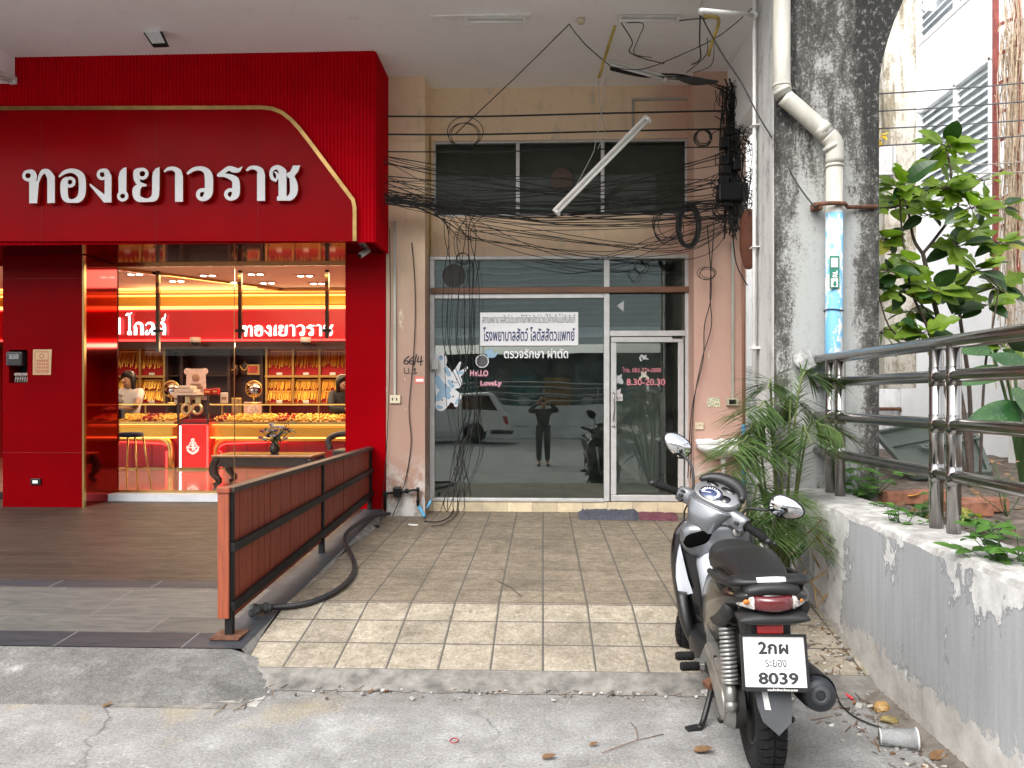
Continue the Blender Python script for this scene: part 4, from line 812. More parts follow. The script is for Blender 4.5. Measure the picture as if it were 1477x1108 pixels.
# back cabinets with boards of gold chains
CHAINS = [mat('gold_chain_a', (.95, .60, .12), .3, .45), mat('gold_chain_b', (.90, .46, .07), .35, .45)]
BOARD = mat('red_velvet_board', (.42, .010, .016), .8); SHELFG = mat('gold_shelf', (.75, .45, .14), .3, .8)
YSH = 16.2; rc = random.Random(11)
for (xa_, xb_) in ((168, 238), (385, 500), (60, 160)):
    for (yt, yb, two) in ((503, 541, False), (545, 581, True)):
        nb = 2 if xb_ - xa_ < 90 else 3; cab = MB(); x0, x1 = px(xa_, YSH), px(xb_, YSH); z0, z1 = pz(yb, YSH), pz(yt, YSH)
        cab.box((x0 - .03, YSH - .05, z0 - .05), (x1 + .03, YSH + .25, z0)); 
        for i in range(nb + 1): cab.box((x0 + (x1 - x0) * i / nb - .022, YSH - .04, z0), (x0 + (x1 - x0) * i / nb + .022, YSH + .2, z1))
        obj('display_shelf', cab, SHELFG, SHOP)
        for i in range(nb):
            a, b = x0 + (x1 - x0) * i / nb + .03, x0 + (x1 - x0) * (i + 1) / nb - .03
            bd = thing('necklace_board', 'red velvet board hung with rows of gold chains on the back shelves', 'display board', ((a + b) / 2, YSH, z0), 'boards of gold chains on the back shelves')
            mb = MB(); mb.quad((a, YSH, z0), (b, YSH, z0), (b, YSH + .12, z1), (a, YSH + .12, z1)); mb.add([(a, YSH + .05, z0), (b, YSH + .05, z0), (b, YSH + .17, z1), (a, YSH + .17, z1)], [(3, 2, 1, 0)]); obj('velvet_board', mb, BOARD, bd)
            if not two and i == 0 and xa_ == 168: pass
            ch = MB()
            for row in range(2 if two else 1):
                zt2 = z1 - .05 - row * (z1 - z0) * .45; ys_ = YSH - .12 * (z1 - zt2) / (z1 - z0); L0 = (z1 - z0) * (.40 if two else .62); m_ = int((b - a) / (.034 if not two else .032))
                for k in range(m_):
                    x = a + (b - a) * (k + .5) / m_ + rc.uniform(-.006, .006); L = L0 * rc.uniform(.72, 1.06); w_ = rc.uniform(.007, .014); ch.cur = rc.choice((0, 0, 1))
                    for sx in (-1, 1):
                        xx = x + sx * .011; ch.tube([(xx, ys_ + .09, zt2), (xx - sx * .006, ys_ + .04, zt2 - L * .6), (x, ys_ + .01, zt2 - L)], [w_ * .55, w_ * .6, w_ * .9], 4, smooth=False)
                ch.cur = 0; ch.box((a, ys_ + .075, zt2 - .005), (b, ys_ + .095, zt2 + .018))
            obj('gold_chain', ch, CHAINS, bd, kind='stuff')
            mb = MB(); xm = (a + b) / 2; mb.box((xm - .06, YSH - .055, z0 + .005), (xm + .06, YSH - .04, z0 + .055)); obj('price_card', mb, PAPER, bd)
# dark middle cabinet
mb = MB(); x0, x1 = px(241, YSH), px(381, YSH)
mb.box((x0, YSH + .25, pz(600, YSH)), (x1, YSH + .3, pz(502, YSH)))
for x in (x0, px(262, YSH), px(330, YSH), x1 - .06): mb.box((x, YSH - .08, pz(600, YSH)), (x + .06, YSH + .25, pz(502, YSH)))
for y in (504, 541, 562): mb.box((x0 + .061, YSH - .04, pz(y + 1.5, YSH)), (px(262, YSH) - .001, YSH + .249, pz(y, YSH))); mb.box((px(262, YSH) + .061, YSH - .04, pz(y + 1.5, YSH)), (px(330, YSH) - .001, YSH + .249, pz(y, YSH)))
obj('dark_cabinet', mb, DARKW, SHOP)
for (bx, by) in ((337, 541), (354, 541)):
    c_ = at(bx, by, YSH + .05); b_ = thing('jewellery_bust', 'dark jewellery bust wearing a gold necklace on the %s of the dark cabinet' % ('left middle' if bx == 337 else 'right middle'), 'display bust', tuple(c_))
    mb = MB(); mb.loft([[Vector((c_.x + w_ * math.cos(a), c_.y + .06 * math.sin(a), c_.z + h_)) for a in np.linspace(0, 2 * math.pi, 13)[:-1]] for h_, w_ in ((0, .10), (.10, .13), (.2, .12), (.26, .05), (.34, .035))]); obj('bust', mb, DARKW, b_)
    mb = MB(); mb.tube([(c_.x + .09 * math.sin(a), c_.y - .075, c_.z + .2 - .1 * math.cos(a) ** 2 * (1 if math.cos(a) > 0 else -.4)) for a in np.linspace(-1.5, 1.5, 9)], .009, 5); obj('necklace', mb, CHAINS[0], b_)
for i, (bx, by, w_, h_, cc) in enumerate(((365, 541, 20, 16, 0), (341, 600, 15, 26, 1), (364, 600, 26, 20, 2))):
    c_ = at(bx, by, YSH - .3 if by == 600 else YSH); mb = MB(); W_, H_ = w_ * YSH / F / 2, h_ * YSH / F; mb.box((c_.x - W_, c_.y, c_.z), (c_.x + W_, c_.y + .06, c_.z + H_), .01)
    o = obj('picture_frame', mb, (GOLDB, GOLDB, mat('pink_card', (.65, .38, .30), .7))[cc], label=('gold framed picture propped on the dark cabinet shelf', 'gold picture frame leaning on the counter behind the glass tower', 'pink figurine card standing on the glass counter')[i], cat='frame')
    mb = MB(); mb.box((c_.x - W_ * .7, c_.y - .004, c_.z + .04), (c_.x + W_ * .7, c_.y - .001, c_.z + H_ - .04)); obj('picture', mb, mat('picture_print_%d' % i, ((.5, .06, .05), (.25, .15, .08), (.72, .42, .38))[i], .6, var=.7, vs=22), o)
# counters
def counter(xa_, xb_, label):
    x0, x1 = px(xa_, YCN), px(xb_, YCN); t = thing('sales_counter', label, 'counter', ((x0 + x1) / 2, YCN, ZI))
    Z = lambda y: pz(y, YCN)
    mb = MB(); mb.box((x0, YCN + .1, ZI), (x1, YCN + .7, Z(614))); obj('base', mb, mat('red_counter_front', (.36, .006, .012), .3, var=.1, vs=3), t)
    mb = MB(); mb.box((x0, YCN - .10, Z(631)), (x1, YCN + .1, Z(615.5)), .02); obj('gold_band', mb, GOLDP, t)
    mb = MB(); mb.box((x0, YCN - .06, Z(632.8)), (x1, YCN + .05, Z(631.2))); mb.box((x0, YCN + .02, Z(614)), (x1, YCN + .08, Z(613))); obj('light_strip', mb, LEDY, t)
    mb = MB(); mb.box((x0, YCN - .02, Z(682)), (x1, YCN + .1, Z(676))); obj('kick_board', mb, GOLD, t)
    mb = MB(); mb.box((x0, YCN + .02, Z(692)), (x1, YCN + .05, Z(684))); obj('light_strip', mb, LEDR, t)
    mb = MB(); mb.box((x0, YCN - .05, Z(613)), (x1, YCN + .7, Z(609))); mb.box((x0, YCN - .05, Z(584)), (x1, YCN - .03, Z(582.5))); mb.box((x0, YCN + .55, Z(584)), (x1, YCN + .7, Z(582.5)))
    m_ = max(2, int((xb_ - xa_) / 55)); 
    for i in range(m_ + 1): x = x0 + (x1 - x0) * i / m_; mb.box((x - .012, YCN + .52, Z(609)), (x + .012, YCN + .55, Z(584)))
    obj('gold_frame', mb, GOLDB, t)
    mb = MB(); mb.box((x0, YCN - .045, Z(608.8)), (x1, YCN - .038, Z(584.2))); mb.box((x0, YCN - .03, Z(582.4)), (x1, YCN + .55, Z(581.8))); obj('glass_case', mb, GLS, t)
    mb = MB(); mb.box((x0, YCN + .0, Z(584.4)), (x1, YCN + .02, Z(584))); obj('light_strip', mb, LEDY, t)
    jw = MB(); rj = random.Random(int(xa_)); 
    for k in range(int((xb_ - xa_) * 2.6)):
        x = rj.uniform(x0 + .03, x1 - .03); y = YCN + rj.uniform(.0, .45); z = Z(608) + (y - YCN) * .25; jw.cur = 2 if math.sin(x * 5.0) > .62 and rj.random() < .7 else rj.choice((0, 0, 1)); r_ = rj.uniform(.018, .034)
        jw.lathe([(r_, 0), (r_ * .8, .018), (r_ * .4, .03)], (x, y, z), Matrix.Rotation(rj.uniform(-.5, .5), 3, 'X'), 6, False)
    obj('jewellery', jw, [CHAINS[0], CHAINS[1], BOARD], t, kind='stuff')
    mb = MB(); mb.add([(x0, YCN - .03, Z(609.2)), (x1, YCN - .03, Z(609.2)), (x1, YCN + .5, Z(600.5)), (x0, YCN + .5, Z(600.5))], [(0, 1, 2, 3)]); obj('tray', mb, mat('amber_tray', (.75, .42, .08), .5), t)
    return t, x0, x1, Z
c1, x0, x1, Z = counter(60, 253, 'gold and red sales counter left of the anchor plinth')
def arch_frame(t, xa_, xb_, Z, left, right):
    """rounded gold arch round the red panel on the counter front, lit along its inner edge"""
    a, b = px(xa_, YCN), px(xb_, YCN); r_ = .22; zt_, zb_ = Z(633), Z(676); out = []
    P = []
    if left: P += [(a, zb_)] + [(a + r_ - r_ * math.cos(q), zt_ - r_ + r_ * math.sin(q)) for q in np.linspace(0, math.pi / 2, 7)]
    else: P += [(a, zt_)]
    if right: P += [(b - r_ + r_ * math.sin(q), zt_ - r_ + r_ * math.cos(q)) for q in np.linspace(0, math.pi / 2, 7)] + [(b, zb_)]
    else: P += [(b, zt_)]
    mb = MB(); mb.tube([(x, YCN + .02, z) for x, z in P], .065, 8); obj('gold_arch', mb, GOLDB, t)
    mb = MB(); mb.tube([(x + (.10 if left and i < 3 else -.10 if right and i > len(P) - 4 else 0), YCN + .06, z - .10 * (0 < i < len(P) - 1)) for i, (x, z) in enumerate(P)], .016, 6); obj('light_strip', mb, LEDR, t)
    mb = MB()
    for x in np.arange(a + .2, b - .15, .36): mb.box((x, YCN + .094, zb_), (x + .012, YCN + .101, zt_ - .1))
    obj('groove', mb, MATS['panel_seam'], t)
arch_frame(c1, 60, 246, Z, False, True)
c2, x0, x1, Z = counter(303, 520, 'long gold and red sales counter right of the anchor plinth')
arch_frame(c2, 309, 520, Z, True, False)
# anchor plinth with the glass tower on it
x0, x1 = px(261, YCN - .25), px(297, YCN - .25); yv = YCN - .25; Zv = lambda y: pz(y, yv)
PL = thing('display_plinth', 'red plinth with a white anchor emblem between the two counters', 'plinth', ((x0 + x1) / 2, yv, ZI))
mb = MB(); mb.box((x0, yv, Zv(676)), (x1, yv + .5, Zv(614)), .01); obj('body', mb, mat('lit_red_plinth', (.55, .012, .012), .3, emit=(1, .03, .02), es=.16), PL)
mb = MB(); mb.box((px(258.3, yv), yv + .01, Zv(676)), (x0 - .004, yv + .05, Zv(615))); obj('light_strip', mb, LEDB, PL)
mb = MB(); mb.box((x1 + .002, yv + .01, Zv(676)), (x1 + .025, yv + .05, Zv(615))); mb.box((x0, yv + .02, Zv(613.9)), (x1, yv + .06, Zv(613))); obj('light_strip', mb, LEDR, PL)
mb = MB(); mb.box((px(252, yv), yv + .06, Zv(682)), (px(305, yv), yv + .6, Zv(676.2))); obj('foot', mb, GOLD, PL)
AN = [('o',50,14,9,4.5),('l',[(50,24,5.5),(50,84,6)]),('l',[(30,33,5),(70,33,5)]),('s',[(10,62,3),(16,86,7),(34,100,8),(50,107,8),(66,100,8),(84,86,7),(90,62,3)]),('p',[(2,70),(8,54),(22,70)]),('p',[(98,70),(92,54),(78,70)]),('p',[(38,102),(62,102),(50,118)]),
 ('s',[(44,50,4),(30,46,4),(20,56,4),(26,68,4),(44,66,4)]),('s',[(58,80,4),(58,50,4),(70,46,4),(80,54,4),(72,64,4),(58,66,4)]),('l',[(52,62,3.5),(76,88,3.5)])]
AL = strokes(AN, (-5, -5, 105, 125), 1.2, .15); k_ = (px(286, yv) - px(267, yv)) / 95
letters([[(x * k_, -y * k_) for x, y in l] for l in AL], mat('white_emblem', (.75, .66, .62), .5, emit=(1, .85, .8), es=.25), PAPER, (px(268.5, yv), yv - .003, Zv(633)), .012, PL, name='anchor_emblem')
TW = thing('glass_display_case', 'square glass display case with gold pendants standing on the anchor plinth', 'display case', ((x0 + x1) / 2, yv, Zv(612)))
a, b = px(255.5, yv), px(300.5, yv); mb = MB()
for x in (a, b - .03):
    for y in (yv, yv + .5): mb.box((x, y, Zv(612)), (x + .03, y + .03, Zv(570)))
for y in (yv, yv + .5): mb.box((a + .031, y, Zv(571.6)), (b - .031, y + .03, Zv(569.8))); mb.box((a + .031, y, Zv(612)), (b - .031, y + .03, Zv(610)))
obj('case_frame', mb, DARKW, TW); mb = MB(); mb.box((a + .01, yv + .012, Zv(610)), (b - .01, yv + .018, Zv(571.6))); obj('case_glass', mb, GLS, TW)
mb = MB()
for i, q in enumerate((270, 285)):
    c_ = at(q, 590, yv + .25); mb.tube([c_ + Vector((.085 * math.cos(t), -.02, .09 * math.sin(t))) for t in np.linspace(0, 6.283, 15)[:-1]], .028, 6, closed=True); mb.box((c_.x - .04, c_.y, c_.z + .07), (c_.x + .05, c_.y + .02, c_.z + .22))
obj('pendant', mb, mat('pale_gold', (.9, .72, .38), .3, .9), TW); mb = MB(); mb.box((a + .05, yv + .1, Zv(609.8)), (b - .05, yv + .45, Zv(606))); obj('pedestal', mb, BOARD, TW)
# things on the counters
for (bx, by, wx, hy, lab) in ((283, 571, 33, 40, 'pink cake stand card with scalloped top standing above the glass case'),):
    c_ = at(bx, by, YCN + .1); t = thing('display_card', lab, 'display card', tuple(c_)); s_ = YCN / F
    o2 = [('p', [(-16, 6), (-14, -34), (-9, -40), (9, -40), (14, -34), (16, 6)]), ('d', -13, -36, 5), ('d', 13, -36, 5)]
    flat('card', [[(x * s_, -y * s_) for x, y in l] for l in strokes(o2, (-22, -46, 22, 8), 2)], mat('pale_pink_card', (.70, .50, .46), .6, var=.2, vs=14), (c_.x, c_.y, c_.z), (1, 0, 0), (0, 0, 1), depth=.012, parent=t)
    mb = MB(); mb.sphere((c_.x, c_.y - .02, c_.z + 27 * s_), 5.5 * s_, (1, .3, 1.1)); mb.box((c_.x - 10 * s_, c_.y - .03, c_.z + 12 * s_), (c_.x + 10 * s_, c_.y - .014, c_.z + 14 * s_)); mb.box((c_.x - 8 * s_, c_.y - .03, c_.z + 16 * s_), (c_.x + 8 * s_, c_.y - .014, c_.z + 18 * s_)); obj('print', mb, mat('brown_print', (.35, .20, .13), .7), t)
    mb = MB()
    for i, w_ in enumerate((22, 17, 12)): mb.box((c_.x - w_ * s_ - .04, c_.y - .35, c_.z + (i * 5) * s_), (c_.x + (w_ - 8) * s_, c_.y - .06, c_.z + (i * 5 + 4.6) * s_), .01)
    obj('tier', mb, mat('pale_tier', (.68, .58, .50), .5, var=.15, vs=18), t)
for (bx, by, w_, h_, c, lab, cat_, nm) in ((299, 569, 11, 8, (.45, .01, .015), 'small red box on top of the glass case', 'box', 'gift_box'), (310, 569, 9, 9, (.5, .012, .012), 'second red box beside the small one behind the glass case', 'box', 'gift_box'), (323, 582, 11, 16, (.70, .56, .48), 'white card with an emblem on the counter right of the glass case', 'card', 'counter_card'), (254, 582, 7, 14, (.66, .60, .55), 'narrow white card on the counter left of the glass case', 'card', 'counter_card')):
    c_ = at(bx, by, YCN + .05); s_ = YCN / F; mb = MB(); mb.box((c_.x - w_ / 2 * s_, c_.y, c_.z), (c_.x + w_ / 2 * s_, c_.y + (.12 if nm == 'gift_box' else .03), c_.z + h_ * s_), .012); o = obj(nm, mb, mat(nm + lab[:9].replace(' ', '_'), c, .4, var=.1), label=lab, cat=cat_)
    mb = MB(); mb.box((c_.x - w_ * .35 * s_, c_.y - .006, c_.z + h_ * .35 * s_), (c_.x + w_ * .35 * s_, c_.y - .002, c_.z + h_ * .6 * s_)); obj('band' if nm == 'gift_box' else 'print', mb, GOLDB if nm == 'gift_box' else MATS['brown_print'], o)
for (bx, by, lab) in ((247, 582, 'round counter mirror beside the woman in the white shirt'), (366, 582, 'round counter mirror on the right hand counter')):
    c_ = at(bx, by, YCN + .4); t = thing('table_mirror', lab, 'mirror', tuple(c_)); mb = MB(); rM = Matrix.Rotation(R(80), 3, 'X'); mb.lathe([(.0, -.005), (.145, -.005), (.145, .005), (.0, .005)], c_ + Vector((0, 0, .27)), rM, 22); obj('mirror_glass', mb, mat('mirror_glass', (.5, .45, .42), .04, 1), t)
    mb = MB(); mb.tube([c_ + Vector((.15 * math.cos(q), 0, .27 + .15 * math.sin(q))) for q in np.linspace(0, 6.283, 25)[:-1]], .012, 6, closed=True); mb.tube([c_ + Vector((0, 0, 0)), c_ + Vector((0, 0, .12))], .01, 6); mb.lathe([(.08, 0), (.07, .015), (.01, .02)], c_, None, 14); obj('mirror_stand', mb, GOLDB, t)
# hanging posts, CCTV domes, downlights
for q in (228, 346.5, 472):
    Y_ = 12.6; mb = MB(); x = px(q, Y_); mb.box((x - .028, Y_ - .028, pz(488 if q != 228 else 507, Y_)), (x + .028, Y_ + .028, ZCE)); o = obj('hanging_post', mb, mat('dark_bronze', (.10, .065, .04), .2, .8), group='posts hanging from the shop ceiling', label={228: 'bronze post hanging in front of the lit word on the left', 346.5: 'bronze post hanging just left of the lit shop name', 472: 'bronze post hanging in front of the last lit letter'}[q], cat='post')
    mb = MB(); mb.box((x - .03, Y_ - .031, pz(420, Y_)), (x + .03, Y_ + .031, pz(411, Y_))); mb.box((x - .03, Y_ - .031, pz(405, Y_)), (x + .03, Y_ + .031, pz(395, Y_))); obj('gold_collar', mb, GOLD, o)
    mb = MB(); mb.box((x - .07, Y_ - .035, pz(478, Y_)), (x + .07, Y_ + .035, pz(474, Y_))); obj('clamp', mb, BLACKM, o)
for q, lab in ((282, 'white ceiling camera dome under the sign band near the middle'), (441, 'white ceiling camera dome under the sign band on the right')):
    c_ = at(q, 494, YSB - .2); t = thing('dome_camera', lab, 'camera', tuple(c_)); mb = MB(); mb.lathe([(.0, .10), (.10, .10), (.11, .04), (.10, .0)], c_, None, 16); obj('housing', mb, WHITEP, t); mb = MB(); mb.sphere(c_, .085, (1, 1, .9)); obj('dome', mb, BLACKP, t)
for i, (qx, Yq) in enumerate(((210, 12.4), (300, 13.0), (331, 13.8), (369, 12.9), (386, 13.9), (440, 13.1), (458, 14.0), (255, 13.6), (195, 13.2))):
    x = px(qx, Yq); zq = ZCE - .065 if i not in (0, 8) else ZCE - .004
    t = thing('downlight', 'twin recessed downlight in the golden shop ceiling', 'ceiling light', (x, Yq, zq), 'twin downlights in the shop ceiling')
    mb = MB(); mb.box((x - .16, Yq - .08, zq - .012), (x + .16, Yq + .08, zq)); obj('plate', mb, WARMC, t)
    for s_ in (-1, 1):
        mb = MB(); mb.lathe([(.0, 0), (.048, 0), (.05, .006), (.0, .006)], (x + s_ * .075, Yq, zq - .02), None, 14); obj('lamp', mb, LAMP, t)
def area(name, loc, sx, sy, e, col, rot=(0, 0, 0)):
    l = bpy.data.lights.new(name, 'AREA'); l.shape = 'RECTANGLE'; l.size = sx; l.size_y = sy; l.energy = e; l.color = col; o = bpy.data.objects.new(name, l); C.objects.link(o); o.location = loc; o.rotation_euler = rot
area('downlight_glow', (-4.4, 13.2, ZCE - .1), 3.8, 2.0, 66, (1, .78, .50)); area('shelf_lamp_glow', (-5.0, 15.3, pz(497, 15.3)), 6, .2, 40, (1, .80, .5), (R(-20), 0, 0)); area('cove_glow', (-5, 14.9, ZCE - .28), 6, .3, 9, (1, .68, .28), (R(180), 0, 0)); area('downlight_glow', (-8.5, 13, ZCE - .05), 3, 2, 18, (1, .78, .5))
# ================================================================ WRITING AND STICKERS ON THE CLINIC
yb = YF - .035; SB = thing('signboard', 'white clinic signboard with blue Thai lettering fixed to the big window', 'signboard', (px(763, yb), yb, pz(499, yb)))
mb = MB(); mb.box((px(691.5, yb), yb - .012, pz(499, yb)), (px(834, yb), yb, pz(451, yb)), .003); obj('board', mb, mat('sign_white', (.80, .79, .80), .45, var=.03), SB)
NAVY = mat('navy_lettering', (.022, .028, .12), .5); GREYL = mat('grey_lettering', (.16, .15, .14), .6); WHL = mat('white_vinyl', (.80, .80, .80), .5)
yt = yb - .0125
text('lettering', 'สถานพยาบาลสัตว์ประเภทที่มีที่พักสัตว์ป่วยไว้ค้างคืนไม่เกินสิบที่', GREYL, (px(695.5, yt), yt, pz(466.5, yt)), px(829.5, yt) - px(695.5, yt), pz(453, yt) - pz(466.5, yt), parent=SB, res=64)
text('lettering', 'โรงพยาบาลสัตว์ โลตัสสัตวแพทย์', NAVY, (px(697, yt), yt, pz(492.5, yt)), px(829, yt) - px(697, yt), pz(472, yt) - pz(492.5, yt), parent=SB, res=64, bold=.012)
yg = YF + .0195
WS = text('window_lettering', 'ตรวจรักษา ผ่าตัด', WHL, (px(727, yg), yg, pz(517, yg)), px(819.5, yg) - px(727, yg), pz(501.5, yg) - pz(517, yg), bold=.016, label='white vinyl Thai words on the window just below the signboard', cat='lettering')
yd = YF + .0145; PINKL = mat('pink_vinyl', (.62, .20, .24), .5)
text('phone_lettering', 'โทร. 083-374-0808', PINKL, (px(898, yd), yd, pz(537.5, yd)), px(953, yd) - px(898, yd), pz(530, yd) - pz(537.5, yd), res=64, label='small pink telephone number on the glass door', cat='lettering')
text('hours_lettering', '8.30-20.30', PINKL, (px(903.5, yd), yd, pz(556, yd)), px(959.5, yd) - px(903.5, yd), pz(546.5, yd) - pz(556, yd), bold=.016, label='pink opening hours 8.30-20.30 on the glass door', cat='lettering')
def sticker(name, items, m, box, label, y=yg, cat_='sticker', res=2.0, sub=(), depth=.002):
    """items in photo pixels"""
    def w(l): return [((x - box[0]) * y / F, -(v - box[3]) * y / F) for x, v in l]
    p = at(box[0], box[3], y); k = y / F
    o = flat(name, [w(l) for l in strokes(items, box, res, .15)], m, p, (1, 0, 0), (0, 0, 1), depth=depth, label=label, cat=cat_)
    for nm, it, mm in sub: 
        lp = strokes(it, box, res, .15)
        if lp: flat(nm, [w(l) for l in lp], mm, Vector((p.x, p.y - depth - .0004, p.z)), (1, 0, 0), (0, 0, 1), depth=.0012, parent=o)
    return o
SKB, SKW, SKK = mat('sticker_blue', (.30, .46, .60), .5, var=.12, vs=9), mat('sticker_white', (.74, .75, .76), .5), mat('sticker_black', (.03, .035, .045), .5)
DOG = [('s',[(630,514,5),(636,513,6),(640,520,5),(637,527,5)]),('s',[(632,525,8),(638,536,10),(640,548,10)]),('s',[(645,536,6),(650,545,4),(646,550,4)]),('s',[(634,545,6),(640,560,12),(640,575,11),(636,585,8)]),('s',[(648,548,3),(656,540,5),(660,532,3),(664,523,1.6)]),('s',[(656,542,6),(662,552,6),(656,556,5)]),('s',[(662,540,4),(668,536,3),(674,530,1.6)]),('s',[(645,560,6),(655,568,6),(661,572,5)]),('s',[(650,574,6),(658,578,5),(658,584,3)])]
sticker('dog_sticker', DOG, SKW, (622, 502, 682, 596), 'cluster of blue and white cartoon dog stickers at the left of the window', sub=[('patch', [('d',636,516,3.6),('s',[(643,532,3),(648,540,3)]),('s',[(631,545,3.5),(636,556,6),(646,562,5)]),('s',[(632,575,4),(640,566,6),(647,572,4)]),('s',[(662,537,3),(667,538,2)]),('s',[(648,550,2.5),(653,557,3)]),('s',[(658,582,2),(661,576,2)]),('s',[(632,587,3),(637,588,2)])], SKB), ('nose', [('d',636,514,1.2),('d',643,536,1.1),('d',659,547,1.2),('d',643,555,1.3),('d',654,572,1.3),('d',638,577,1.2),('l',[(655,552,.5),(660,552,.5)]),('l',[(641,512,1),(643,509,.8)])], SKK)])
sticker('butterfly_sticker', [('s',[(704,508,3.2),(706,511,4)]),('d',703,508,3.6),('d',708,507,3.6),('s',[(707,512,4),(712,513,3),(716,510,1.5)]),('l',[(704,516,1.2),(707,512,2)])], SKB, (696, 500, 720, 520), 'small pale blue butterfly sticker above the round sticker')
sticker('round_sticker', [('o',695.5,521,9.0,.7)], SKW, (682, 508, 709, 534), 'dark round sticker ringed in white under the butterfly', sub=[('face', [('d',695.5,521,7.8)], mat('grey_disc', (.09, .085, .09), .5))])
def word(name, txt, x0, x1, y0, y1, label, tilt=0):
    """fat cartoon lettering with a dark edge"""
    lp = text_loops(txt, 56, .085); a = np.array([p for l in lp for p in l]); lo, hi = a.min(0), a.max(0); s1, s2 = (px(x1, yg) - px(x0, yg)) / (hi[0] - lo[0]), (y1 - y0) * yg / F / (hi[1] - lo[1])
    o = flat(name, [[((x - lo[0]) * s1, (y - lo[1]) * s2) for x, y in l] for l in lp], mat('plum_vinyl', (.16, .05, .09), .5), (px(x0, yg), yg, pz(y1, yg)), (1, 0, tilt), (-tilt, 0, 1), depth=.002, label=label, cat='lettering')
    lp = text_loops(txt, 56, .03); flat('fill', [[((x - lo[0] + .055) * s1, (y - lo[1] + .055) * s2) for x, y in l] for l in lp], mat('rose_vinyl', (.72, .36, .42), .5), (px(x0, yg), yg - .0025, pz(y1, yg)), (1, 0, tilt), (-tilt, 0, 1), depth=.0012, parent=o)
word('greeting_lettering', 'HeLLO', 677.5, 704.5, 533.5, 543.5, 'plum cartoon word Hello on the window', -.02); word('greeting_lettering', 'LoveLy', 692.5, 724, 549, 559.5, 'plum cartoon word Lovely on the window below Hello', 0)
CATS = mat('cat_sticker_grey', (.42, .43, .42), .5)
def cat_face(cx, cy, s): return [('d', cx, cy, 3 * s), ('p', [(cx - 3.2 * s, cy - 1 * s), (cx - 3.4 * s, cy - 5 * s), (cx - .4 * s, cy - 2.4 * s)]), ('p', [(cx + 3.2 * s, cy - 1 * s), (cx + 3.4 * s, cy - 5 * s), (cx + .4 * s, cy - 2.4 * s)])]
sticker('cat_sticker', cat_face(929, 516, 1) + [('s',[(925,513,1),(923,517,1.2),(925,520,1)]),('d',924,520,1.2),('l',[(930,517,1),(935,518,.7)])], CATS, (918, 505, 940, 526), 'grey kitten sticker near the top of the glass door', y=yd)
sticker('cat_sticker', cat_face(928.5, 541, 1.2) + [('l',[(923,546,1.4),(926,543,1.6)]),('l',[(935,546,1.4),(932,543,1.6)])], mat('cat_sticker_tan', (.46, .43, .36), .5), (918, 530, 940, 550), 'tan kitten sticker peeping over the opening hours', y=yd)
sticker('cat_sticker', cat_face(892, 546, 1.4) + [('s',[(890,546,3.5),(894,549,4),(897,552,2)]),('l',[(889,550,1.2),(889.5,553,1.2)])], CATS, (884, 534, 903, 556), 'grey standing kitten sticker at the left edge of the door glass', y=yd)
sticker('cat_sticker', cat_face(891.3, 566, 1.2) + [('p',[(886.6,568),(897.8,568),(897.8,578.5),(886.6,578.5)])], mat('cat_sticker_pale', (.52, .48, .48), .5), (882, 556, 903, 582), 'grey kitten sticker holding a small pull sign by the door handle', y=yd, sub=[('lettering', [('l',[(889,572,.4),(889,576.5,.4)]),('l',[(891,573,.4),(891,576.5,.4)]),('l',[(893,573,.4),(893,576.5,.4)]),('l',[(895,573,.4),(896,576,.4)])], SKK)])
sticker('triangle_sticker', [('p',[(890,441),(900,434),(899,450)])], CATS, (886, 430, 904, 454), 'pale triangular sticker on the pane above the glass door')
sticker('round_vent', [('d',655,398,17)], mat('dark_round_cover', (.030, .027, .024), .6), (634, 378, 676, 418), 'dark round cover on the left transom pane', cat_='vent cover')
sticker('round_vent', [('d',810,259,16.5)], mat('brown_round_cover', (.085, .05, .035), .6), (790, 240, 830, 278), 'brown round cover behind the middle upper window', y=YF + .055, cat_='vent cover')
# house number in marker pen, on the pillar
yp = YP - .0012; PEN = mat('marker_pen', (.03, .022, .018), .7)
sticker('painted_number', [('s',[(590,514,.9),(584,519,.9),(583,524,.9),(588,525,.9),(588.5,521,.9),(584,521,.9)]),('s',[(597,514,.9),(591.5,519,.9),(591,524,.9),(595.5,525,.9),(596,521,.9),(592,521,.9)]),('l',[(601,512,.9),(597.5,527,.9)]),('l',[(604,515,.9),(602,522,.9),(610,521,.9)]),('l',[(608,514,.9),(607,527,.9)])], PEN, (580, 508, 613, 530), 'black handwritten house number 66/4 on the left pillar', y=YP - .0035, cat_='house number', res=4)
sticker('painted_number', [('s',[(583,531,.6),(584,538,.6),(590,538,.6),(589,531,.6)]),('d',593,539,.7),('s',[(596,533,.6),(600,532,.6),(598,535.5,.6),(601,538,.6),(596,540,.6)])], PEN, (580, 528, 613, 543), 'faint handwritten district number under the house number', y=YP - .0035, cat_='house number', res=4)
sticker('small_label', [('p',[(598.5,543),(612,543),(612,553),(598.5,553)])], mat('red_label', (.60, .16, .12), .5), (596, 541, 613, 555), 'small red and white label on the left pillar below the numbers', y=YP - .0035, sub=[('field', [('p',[(600,546.5),(611,546.5),(611,550.5),(600,550.5)])], PAPER)])
sticker('small_picture', [('p',[(1020,573.5),(1038,573.5),(1038,587),(1020,587)])], mat('landscape_print', (.30, .33, .22), .5, var=.9, vs=45, col2=(.55, .5, .35)), (1018, 571, 1040, 589), 'small landscape picture stuck on the salmon pillar', y=YP - .0035, cat_='picture')
